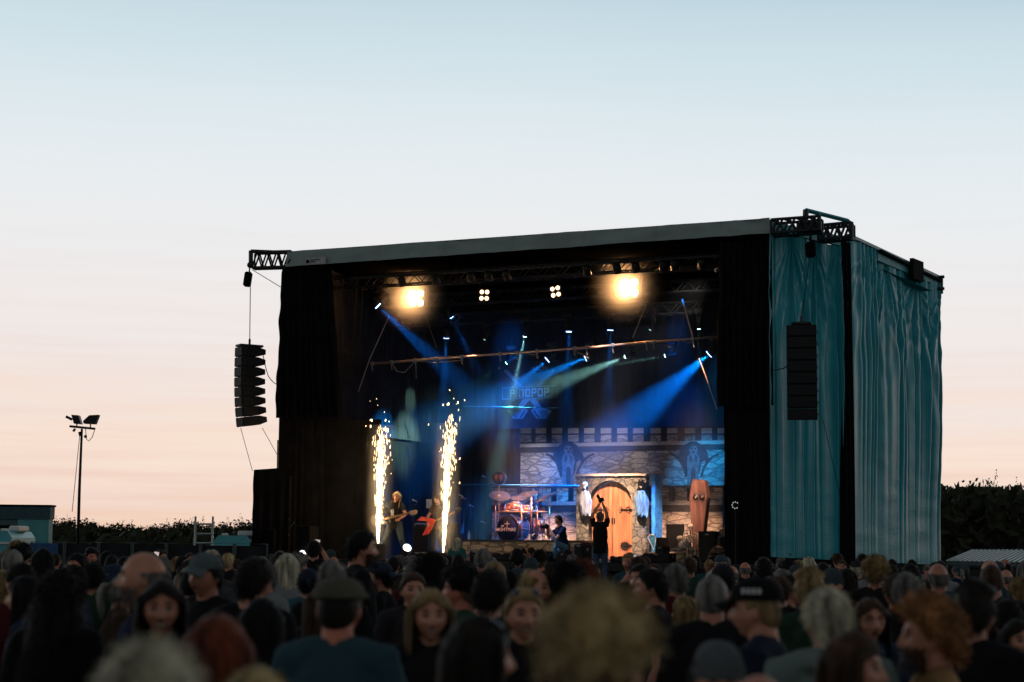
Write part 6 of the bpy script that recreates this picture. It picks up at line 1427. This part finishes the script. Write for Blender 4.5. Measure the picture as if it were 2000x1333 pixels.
# fence panels with dark scrim
m_scrim = mat('dark_scrim', (.016, .017, .019), .9, var=.4, vs=2, bump=.3, bs=20)
FD = 38; x = 100; i = 0; lab = ['behind the blue banner', 'right of the blue banner', 'below the light mast', 'in the middle of the left skyline', 'left of the scaffold frame', 'below the scaffold frame', 'below the camper van', 'touching the black side tower', 'last by the stage']
pX = at(60, 1064, FD).x; endX = at(524, 1067, FD).x; n_p = 7; wP = (endX - pX) / n_p
for i in range(n_p):
    xx = pX + wP * (i + .5); t = thing('site_fence', 'mesh fence with dark scrim ' + lab[i], 'fence', wbase((xx, FD, 0)), 'fence panels on the left'); zt = 1.8 + (1072 - 1067) * FD / FPX
    mb = MB(); h_ = wP / 2 - .02; mb.tube([(-h_, 0, .1), (-h_, 0, zt), (h_, 0, zt), (h_, 0, .1), (-h_, 0, .1)], .021, 6); mb.build('frame', mat('dull_fence_tube', (.10, .13, .13), .5, metal=.4) if i == 0 else MATS['dull_fence_tube'], t)
    MB().grid(lambda a, b: V(((a - .5) * (h_ * 2 - .04), .03 * noise.noise(V((a * 5, b * 3, i))) + .02, .12 + (zt - .16) * b)), 24, 10).build('scrim', m_scrim, t)
# blue printed banner on the fence
a = at(64, 1061, 36.5); b = at(106, 1090, 36.5); t = thing('fence_banner', 'blue banner with faint pale emblem by the pale cabin', 'banner', wbase(((a.x + b.x) / 2, 36.5, 0)))
W_ = b.x - a.x; MB().grid(lambda i, j: V(((i - .5) * W_ * 1.3, .03 * sin(i * 9), .9 + (a.z - .9) * j)), 16, 6).build('cloth', mat('deep_blue_vinyl', (.02, .09, .24), .5, var=.15), t)
mb = MB(); z0 = a.z - .28
mb.tube([(-.16, -.05, z0), (-.05, -.05, z0 + .08), (.05, -.05, z0 + .05), (.12, -.05, z0 - .04)], .012, 4); mb.tube([(0, -.05, z0 + .16), (0, -.05, z0 - .05)], .012, 4); mb.tube([(-.2, -.05, z0 - .1), (-.08, -.05, z0 - .02), (.05, -.05, z0 - .1), (.2, -.05, z0)], .010, 4); mb.build('emblem', mat('pale_blue_print', (.2, .35, .45), .6), t)
# black side tower left of the stage
a = at(496, 918, 44); b = at(547, 914, 44.6); t = thing('side_tower', 'black cloth covered block left of the stage front', 'tower', wbase((a.x, 44, 0)))
def twf(i, j):
    z = a.z * j; x = (at(489, 1060, 44).x - a.x) * (1 - j) + .04 * noise.noise(V((j * 6, 1, 1))); return V((x + (b.x + .3 - a.x - x) * i, .06 * sin(i * 22 + j) * (1 - j) + .9 * i * .3, z + (b.z - a.z) * i * j))
MB().grid(twf, 60, 30).build('front_cloth', m_black, t)
MB().box(((b.x - a.x) / 2 + .15, 1.1, a.z / 2 - .05), (b.x - a.x + .2, 1.6, a.z - .15)).build('core', m_black, t)
# small scaffold posts and cases at the foot of the left leg drape
t = thing('scaffold_tower', 'thin grey scaffold tubes in front of the black left drape', 'scaffold', base(onv(555, 1060, -.6).x, -.6, 0)); rx = onv(555, 1060, -.6).x; mb = MB(); q = lambda x, y: (lambda p: V((p.x - rx, 0, p.z)))(onv(x, y, -.6))
for x in (543, 562): mb.tube([(q(x, 1000).x, 0, .0), q(x, 860 if x == 543 else 985)], .024, 6)
for y in (985, 1015, 1045): mb.tube([q(541, y), q(564, y)], .018, 6)
mb.tube([q(562, 1035), q(575, 1020)], .016, 5); mb.build('tube_frame', mat('dim_tube', (.10, .09, .09), .5, metal=.5), t)
for (x0, y0, x1, lb) in ((523, 1034, 545, 'dim black case standing beside the scaffold tubes'), (590, 1028, 614, 'dim tall black case before the left leg drape')):
    p = onv(x0, y0, -.7); q2 = onv(x1, y0, -.7); t = thing('flight_case', lb, 'case', base((p.x + q2.x) / 2, -.7, 0)); W_ = q2.x - p.x
    MB().box((0, 0, p.z / 2), (W_, .5, p.z), bev=.02).build('case_body', m_black, t); mb = MB(); mb.tube([(-W_ / 2, -.26, p.z), (W_ / 2, -.26, p.z)], .012, 5); mb.build('edge', m_darktruss, t)
# ribbed metal roof and dark barrier at right
d0 = 36; pa = at(1846, 1104, 39.0); pb = at(2040, 1109, 34); 
t = thing('ribbed_roof', 'low roof of pale ribbed metal sheets right of the stage', 'roof', wbase((pa.x, 39, 0)))
zr = 1.45; L0 = V((0, 0, pa.z)); L1 = V((pb.x - pa.x, -5, pb.z)); back_ = V((1.6, 3.6, .27))
mb = MB(); nr = 20
m_rib = mat('pale_ribbed_steel', (.24, .32, .32), .4, metal=.2, var=.1)
def ribf(i, j):
    p = L0.lerp(L1, i) + back_ * j; k_ = (i * nr) % 1; return p + V((0, 0, .10 * (1 if k_ < .42 else 0)))
mb.grid(ribf, nr * 12, 2, sm=False); mb.build('ribbed_sheet', m_rib, t)
mb = MB(); mb.tube([L0 + V((0, -.05, -.03)), L1 + V((0, -.05, -.03))], .05, 4); mb.tube([L0 + back_ + V((0, 0, .05)), L1 + back_ + V((0, 0, .05))], .06, 4); mb.build('edge_beam', m_darktruss, t)
mb = MB(); ww = (L1 - L0); mb.add([L0 + V((0, 0, -.08)), L1 + V((0, 0, -.08)), V((L1.x, L1.y, 0)), V((0, 0, 0))], [(0, 3, 2, 1)]); mb.add([L0 + V((0, .1, -.08)), L1 + V((0, .1, -.08)), V((L1.x, L1.y + .1, 0)), V((0, .1, 0))], [(0, 1, 2, 3)]); mb.build('side_cloth', m_scrim, t)
bp = at(1975, 1122, 33.5); t = thing('barrier_banner', 'dark barrier banner with faint teal lines at the right edge', 'banner', wbase((bp.x, 33.5, 0), rad(-8)))
MB().box((0, 0, .8), (1.6, .03, 1.15)).build('cloth', m_scrim, t); mb = MB(); mb.tube([(-.24, -.03, 1.22), (-.1, -.03, 1.12)], .02, 5); mb.tube([(-.12, -.03, 1.24), (.1, -.03, 1.26), (.4, -.03, 1.22)], .012, 5)
for k in range(3): mb.tube([(-.25, -.03, .9 - k * .07), (.05, -.03, .9 - k * .07)], .010, 4)
mb.tube([(-.24, -.03, .98), (-.24, -.03, .92), (-.15, -.03, .92)], .010, 4)
mb.build('faint_print', mat('faint_teal_print', (.08, .22, .26), .7), t)
# ------------------------------------------------------------------ the crowd
from math import hypot
def place(cx, ytop, wpx, yaw, wreal=None, extra=.02, d=None, tall=None):
    """head centre column and top row of a head, its width in the photo -> distance, ground spot and body scale"""
    y = rad(yaw); wr = wreal or (sqrt((.165 * cos(y)) ** 2 + (.205 * sin(y)) ** 2) + extra); s_ = 1
    for _ in range(6):
        dd = d or FPX * wr * s_ / wpx; H_ = at(cx, ytop, dd).z; s_ = max(.84, min(1.14, H_ / (tall or 1.755)))
    p = at(cx, ytop, dd); return dd, p, s_, H_
OCC = []
def face(name_label, cx, ytop, wpx, yaw, **k):
    wreal = k.pop('wr', None); ex = k.pop('ex', .02); d = k.pop('d', None); tall = k.pop('tall', 1.755)
    dd, p, s_, H_ = place(cx, ytop, wpx, yaw, wreal, ex, d, tall)
    OCC.append((p.x, dd)); near = k.pop('near', 1)
    ysh = rad(-yaw); hx = -.02 * sin(ysh)
    M = Matrix.Translation((p.x, dd, H_ - tall * s_)) @ Matrix.Rotation(ysh, 4, 'Z')
    return person(name_label, M, near=near, scale=s_, **k)
BK = (.010, .010, .012); NV = (.012, .022, .05); TL = (.02, .07, .085); GR = (.10, .11, .11)
# yaw 0 = facing the stage, 90 = facing photo right, 180 = facing the camera
face('grey brown haired person, far left, tallest head behind the cropped grey head', 32, 1054, 32, 0, hair=('short', 'dirty'), top=('tee', BK), seed=1)
face('person with close cropped grey head near the left edge', 24, 1071, 44, 15, hair=('buzz', 'grey'), top=('tee', BK), seed=0)
face('auburn haired woman facing right beside the cropped grey head', 55, 1086, 32, 80, fem=True, hair=('bob', 'auburn'), top=('tee', GR))
face('dark haired woman in profile before the large dark frizzy head at left', 42, 1133, 42, 95, fem=True, hair=('pony', 'dark'), top=('tee', (.03, .04, .05)), seed=1)
face('blond frizzy haired woman cut off by the left edge', 2, 1127, 66, 60, fem=True, hair=('frizzy', 'dirty'), top=('tee', BK), ex=.06)
face('large dark frizzy head with broad black shoulders at lower left', 116, 1127, 86, 10, hair=('frizzy', 'dark'), top=('long', (.006, .006, .007)), ex=.06, build=1.1)
face('short haired man with glinting glasses turned to the camera at left', 154, 1080, 42, -155, hair=('short', 'black'), top=('tee', BK), glasses='shades', seed=2)
face('round black haired head between cropped grey head and glasses man', 84, 1079, 34, 0, hair=('short', 'black'), top=('tee', BK), ex=.05)
face('person in navy bucket hat with long grey hair at left', 222, 1096, 46, 140, hair=('long', 'grey'), hat=('bucket', (.02, .032, .06)), top=('tee', BK), tall=1.79)
face('big bald grey bearded man in navy shirt facing left', 289, 1069, 96, -95, hair=('fringe', 'grey'), beard='grey', top=('tee', (.012, .02, .05)), skin='fair', wr=.215, build=1.1)
face('smiling dark long haired woman facing the camera at lower left', 318, 1129, 92, 170, fem=True, hair=('long', 'dark'), smile=1, near=2, top=('tee', BK), skin='tan', wr=.205)
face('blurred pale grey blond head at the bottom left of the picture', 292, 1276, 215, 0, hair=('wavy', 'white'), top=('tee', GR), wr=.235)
face('red haired head below the man with the yellow glint', 424, 1197, 142, 0, fem=True, hair=('bob', 'auburn'), top=('tee', (.03, .02, .02)), wr=.215, seed=2)
face('blurred blond head at the bottom between red hair and flat cap', 497, 1300, 150, 10, fem=True, hair=('short', 'blond'), top=('tee', GR), wr=.21)
pn = face('man in grey trucker cap facing the camera, yellow glint on his chest', 405, 1074, 66, -150, hair=('short', 'dark'), hat=('cap', (.10, .13, .13)), top=('tee', BK), tall=1.775, skin='tan')
face('dark haired man with broad black shoulders left of the flat cap', 495, 1086, 74, 25, hair=('short', 'dark'), top=('tee', (.006, .006, .008)), build=1.18, seed=3)
face('dark haired man in right profile behind the broad black shoulders', 543, 1084, 44, 95, hair=('quiff', 'dark'), top=('tee', BK), seed=1)
face('person in dotted dark bandana left of the flat cap', 603, 1110, 42, 0, hair=('short', 'black'), hat=('bandana', (.02, .03, .05)), top=('tee', (.04, .12, .15)))
face('man in olive flat cap seen from behind with dark teal shirt', 663, 1110, 104, 8, hair=('buzz', 'dark'), hat=('flat', (.085, .080, .055)), top=('tee', (.03, .07, .085)), wr=.205, build=1.16, skin='red', near=2, tall=1.78)
face('tall dark haired man in right profile above the flat cap', 703, 1035, 62, 75, hair=('short', 'black'), top=('tee', BK), seed=0, beard='dark')
face('grey haired head left of the flat cap', 648, 1088, 60, 10, hair=('receding', 'grey'), top=('tee', BK), seed=2)
face('bearded man in dark cap in left profile below the left fountain', 747, 1093, 52, -80, hair=('short', 'black'), beard='black', hat=('cap', (.03, .04, .06)), hatrev=True, top=('tee', BK), tall=1.775)
face('dim faced person with brown hair left of the smiling blonde', 806, 1116, 52, 165, fem=True, hair=('pony', 'brown'), top=('tee', (.03, .025, .03)), seed=3)
face('smiling blonde woman facing the camera below the taller fountain', 841, 1147, 84, 172, fem=True, hair=('bob', 'dirty'), smile=1, near=2, top=('tee', BK), wr=.20)
face('big round black haired head below the taller fountain', 842, 1087, 60, 0, hair=('frizzy', 'black'), top=('tee', BK), ex=.07, seed=1)
face('long dirty blond hair from behind right of the smiling blonde', 903, 1121, 55, -25, fem=True, hair=('long', 'dirty'), top=('tee', BK), seed=3)
face('man with short dark back of head below the drum kit', 957, 1109, 74, 15, hair=('short', 'dark'), top=('tee', (.02, .03, .04)), seed=2)
face('balding man in right profile right of the short dark head', 1040, 1107, 68, 115, hair=('receding', 'dirty'), top=('tee', BK), seed=1)
face('smiling woman with sunglasses raised on dark blond hair', 1022, 1145, 78, 168, fem=True, hair=('pony', 'dirty'), glasses='raised', smile=1, near=2, top=('tee', BK), seed=1)
face('dark haired woman in right profile, glinting sunglasses on her head', 925, 1199, 150, 72, fem=True, hair=('bob', 'dark'), glasses='raised', near=2, top=('tee', (.03, .02, .02)), wr=.235, seed=1)
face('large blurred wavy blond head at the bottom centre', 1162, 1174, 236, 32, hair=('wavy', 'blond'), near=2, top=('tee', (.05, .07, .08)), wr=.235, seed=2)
face('bushy black haired head above the large blond head', 1108, 1105, 64, 0, hair=('frizzy', 'black'), top=('tee', BK), ex=.04, seed=2)
face('dark cropped head below the photographer in black', 1152, 1103, 34, -20, hair=('short', 'dark'), top=('tee', BK), seed=0)
face('dark ponytail head just above the large blond head', 1182, 1131, 40, 0, fem=True, hair=('pony', 'black'), top=('tee', BK), seed=2)
face('bearded man turned to the camera below the orange door', 1254, 1100, 50, -140, hair=('short', 'dark'), beard='dark', top=('tee', BK), seed=3)
face('bald man facing the camera below the black cloth panel', 1322, 1117, 38, 150, hair=('fringe', 'grey'), top=('tee', BK), seed=1)
face('dirty blond bob in left profile below the bald man', 1341, 1163, 52, -55, fem=True, hair=('bob', 'dirty'), top=('tee', TL), seed=1)
face('bald headed man from behind left of the black cap', 1392, 1133, 62, 10, hair=('buzz', 'grey'), top=('tee', BK), seed=1)
cp = face('man in black cap with pale lettering looking down left', 1483, 1117, 96, -70, hair=('buzz', 'dirty'), hat=('cap', (.006, .006, .008)), top=('long', (.012, .018, .035)), near=2, wr=.205, skin='fair', build=1.15, tall=1.78)
face('man in right profile with sunglasses on his head beside the black cap', 1542, 1122, 52, 110, hair=('short', 'dark'), glasses='raised', top=('tee', BK), seed=1, near=2)
face('big cropped pale grey head from behind with grey green jacket', 1618, 1145, 98, -8, hair=('short', 'white'), top=('hoodie', (.14, .19, .17)), wr=.19, build=1.2, near=2, seed=3, hood=True)
face('person in grey beanie facing the camera at the lower right', 1401, 1235, 108, 178, hair=('short', 'dark'), hat=('beanie', (.09, .10, .105)), top=('tee', BK), wr=.20, near=2, tall=1.79)
face('bald head cut off by the bottom edge below the beanie', 1482, 1304, 118, 10, hair=None, top=('tee', BK), skin='red', wr=.17)
face('brown haired woman turned right at the bottom beside the curly man', 1655, 1231, 128, 112, fem=True, hair=('bob', 'brown'), near=2, top=('tee', BK), wr=.225, seed=2)
face('woman with glasses and long brown hair facing the camera', 1696, 1165, 66, 172, fem=True, hair=('long', 'brown'), glasses='clear', near=2, top=('tee', (.03, .05, .09)), seed=1)
face('curly haired bearded man in tan shirt in left profile', 1818, 1156, 136, -88, hair=('curly', 'ginger'), beard='brown', near=2, top=('tee', (.30, .17, .07)), wr=.275, tall=1.80)
face('grey bearded man with dark undercut from behind in black shirt', 1900, 1143, 90, 40, hair=('quiff', 'dark'), beard='grey', near=2, top=('tee', (.008, .008, .01)), wr=.205, build=1.15, seed=2)
face('dark haired head at the right edge behind the undercut man', 1968, 1168, 62, 0, hair=('short', 'dark'), top=('tee', BK), seed=1)
face('dark haired woman facing the camera at the lower right edge', 1984, 1207, 62, 168, fem=True, hair=('long', 'dark'), near=2, top=('tee', BK), seed=0)
face('curly blond head cut off by the right edge', 1995, 1136, 44, -20, hair=('curly', 'dirty'), top=('tee', BK), wr=.24)
face('person in grey beanie below the ribbed metal roof', 1932, 1129, 40, -30, hair=('short', 'grey'), hat=('beanie', (.10, .14, .16)), top=('tee', BK), tall=1.79)
face('person in teal beanie below the teal tarpaulin', 1740, 1124, 30, 0, hair=('short', 'black'), hat=('beanie', (.04, .17, .20)), top=('tee', BK), tall=1.79)
face('dark haired quiffed man left of the curly man', 1776, 1137, 48, -10, hair=('quiff', 'black'), top=('tee', BK), seed=1)
face('dark spiky haired head above the curly man', 1822, 1120, 32, 60, hair=('quiff', 'black'), top=('tee', BK), seed=2)
# gold bead added for the yellow glint; cap lettering
for pn_, in ((pn,),):
    o = bpy.data.objects.new('pendant', (lambda: (lambda m: (m.sphere((0, .17, 1.20), .02, 10, 8), m.mesh('pendant'))[1])(MB()))()); COL.objects.link(o); o.parent = pn_; o.data.materials.append(mat('gold', (.9, .6, .15), .15, metal=1))
capo = [c for c in cp.children if c.name.startswith('cap')][0]
rr = random.Random(12)
for side_, n_l in ((-1, 4), (1, 0)):
    mb = MB()
    for k in range(n_l): mb.box((-.098, -.035 + k * .022, .082), (.004, .014, .022))
    if n_l: mb.build('lettering', m_white, capo)
# phones held up
def phone(px, ytop, d, label, skinc='fair', glow=True):
    p = at(px, ytop + 6, d); M = Matrix.Translation((p.x, d, 0)); t = thing('phone', label, 'phone', Matrix.Translation(p) @ Matrix.Rotation(.12, 4, 'Y'))
    MB().box((0, 0, 0), (.075, .009, .15), bev=.003).build('phone_body', m_speaker, t); MB().box((0, -.0065, 0), (.066, .003, .138)).build('screen', emat('phone_screen', (.75, .62, .58), .75), t)
def holder(px, ytop, d, label, plabel, **k):
    z = at(px, ytop + 6, d).z; x = at(px, ytop, d).x; M = Matrix.Translation((x, d - .32, z - 1.72)) if False else Matrix.Translation((x, d - .30, z - 1.69))
    person(plabel, M, pose='phone', near=1, **k); OCC.append((x, d - .3)); phone(px, ytop, d + .06, label)
holder(619, 1059, 22, 'phone held up beside the dark left drape', 'person raising a phone in both hands before the left drape', hair=('short', 'dark'), top=('tee', BK), seed=1)
holder(1243, 1092, 17, 'phone held up under the orange door', 'person filming with raised phone under the orange door', hair=('short', 'brown'), top=('tee', BK), seed=2, fem=True)
holder(305, 1082, 24, 'phone held up right of the big bald man', 'person holding up a phone right of the big bald man', hair=('bob', 'brown'), top=('tee', NV), seed=1, fem=True)
# everyone else: jittered rows, filling the ground between the named people and the stage
LM = [(60, 'the pale cabin'), (155, 'the light mast'), (260, 'the low tree line'), (400, 'the scaffold frame'), (450, 'the camper van'), (520, 'the black side tower'), (600, 'the left leg drape'), (680, 'the dark inner curtain'), (740, 'the left fountain'), (790, 'the bassist'), (866, 'the taller fountain'), (930, 'the left end of the riser'), (995, 'the bass drum'), (1046, 'the drummer'), (1098, 'the crouching cameraman'), (1175, 'the photographer in black'), (1225, 'the orange door'), (1274, 'the blue gate side'), (1318, 'the black cloth panel'), (1365, 'the coffin'), (1420, 'the foil heap'), (1465, 'the right leg drape'), (1560, 'the right array'), (1655, 'the dark tarpaulin gap'), (1750, 'the second tarpaulin'), (1840, 'the tarpaulin edge'), (1920, 'the ribbed roof'), (1990, 'the right picture edge')]
rr = random.Random(31); LBL = {}; row = 0; cnt = 0
styles = [('short', 26), ('buzz', 9), ('fringe', 6), ('receding', 8), ('long', 12), ('bob', 8), ('pony', 8), ('curly', 4), ('wavy', 4), ('quiff', 5), ('frizzy', 4)]
cols_ = [('black', 8), ('dark', 12), ('brown', 9), ('dirty', 6), ('blond', 3), ('grey', 7), ('white', 3), ('auburn', 2)]
words_ = dict(short='short', buzz='cropped', fringe='balding', receding='receding', long='long', bob='bobbed', pony='ponytailed', curly='curly', wavy='wavy', quiff='quiffed', frizzy='frizzy', dirty='dark blond', white='whitish')
def pick(l): 
    t_ = rr.random() * sum(w_ for _, w_ in l)
    for a, w_ in l:
        t_ -= w_
        if t_ <= 0: return a
    return l[0][0]
tops_ = [('black', BK), ('navy', NV), ('dark teal', (.02, .06, .075)), ('grey', (.06, .065, .07)), ('brown', (.05, .03, .02)), ('dark red', (.08, .012, .012)), ('pale grey', (.22, .23, .23)), ('black', BK), ('black', (.014, .012, .014)), ('green', (.02, .05, .03))]
rows = [8.2, 9.6, 11, 12.3, 13.5, 14.8, 16.1, 17.5, 19, 20.6, 22.3, 24.1, 26, 28, 30.2, 32.5]
names = ['first', 'second', 'third', 'fourth', 'fifth', 'sixth', 'seventh', 'eighth', 'ninth', 'tenth', 'eleventh', 'twelfth', 'thirteenth', 'fourteenth', 'fifteenth', 'sixteenth']
for ri, dr_ in enumerate(rows):
    half = dr_ * .305; step = .62 + .028 * ri; x = -half + rr.random() * step
    while x < half:
        xx = x + rr.gauss(0, .10); d = dr_ + rr.gauss(0, .28); x += step * rr.uniform(.85, 1.35)
        if any(hypot((xx - a) * 1.0, (d - b) * .8) < .50 for a, b in OCC): continue
        q = V((xx, d, 0)) - CAM; px = 1000 + FPX * (V((xx, d, 0)) - CAM).dot(CR) / (V((xx, d, 0)) - CAM).dot(F_)
        if not (-20 < px < 2020): continue
        # keep clear of the stage front
        ls_ = SMI @ V((xx, d, 0))
        if ls_.y > -2.4: continue
        if 1490 < px and d > 33: continue
        st_ = pick(styles); hc = pick(cols_); fem = st_ in ('long', 'bob', 'pony', 'frizzy') and rr.random() < .85
        tn, tc_ = rr.choice(tops_); s_ = rr.gauss(.965 if not fem else .915, .03); s_ = max(.85, min(1.03, s_))
        if d < 12: s_ = min(s_, .965)
        if st_ == 'fringe' and hc in ('black', 'dark', 'auburn'): hc = 'grey'
        hat = None; r_ = rr.random(); hw = ''
        if r_ < .10: hat = ('cap', rr.choice([(.02, .02, .025), (.05, .07, .09), (.12, .11, .1)])); hw = 'cap'
        elif r_ < .13: hat = ('beanie', (.04, .06, .07)); hw = 'beanie'
        elif r_ < .155: hat = ('bucket', (.05, .06, .06)); hw = 'bucket hat'
        if hat and st_ in ('curly', 'wavy', 'quiff', 'frizzy'): st_ = 'short'
        yaw = rr.gauss(0, 16) if rr.random() < .82 else rr.choice([90, -90, 150, -150, 60, -60]) + rr.gauss(0, 12)
        pose = 'stand' if rr.random() < 2 else ('armup' if d > 13 else 'stand')
        lm = min(LM, key=lambda q_: abs(q_[0] - px))
        hn = {'buzz': 'cropped', 'fringe': 'balding'}.get(st_, words_[st_])
        lab = '%s row person, %s %s hair%s, %s top, under %s' % (names[ri], hn, words_.get(hc, hc), (', ' + hw) if hw else '', tn, lm[1])
        if len(lab.split()) > 16: lab = lab.replace(' ' + tn + ' top,', '')
        if lab in LBL: lab = lab.replace(' row person', ' row other person')
        if lab in LBL: continue
        LBL[lab] = 1; OCC.append((xx, d)); cnt += 1
        person(lab, Matrix.Translation((xx, d, 0)) @ Matrix.Rotation(rad(-yaw), 4, 'Z'), pose=pose, near=0 if d > 15.5 else 1, fem=fem, hair=(st_, hc), hat=hat, top=('tee' if rr.random() < .7 else 'long', tc_), skin=rr.choice(['fair', 'tan', 'pale', 'red']), scale=s_, seed=rr.randrange(4), group='crowd watching the stage')
print('CROWD', cnt)
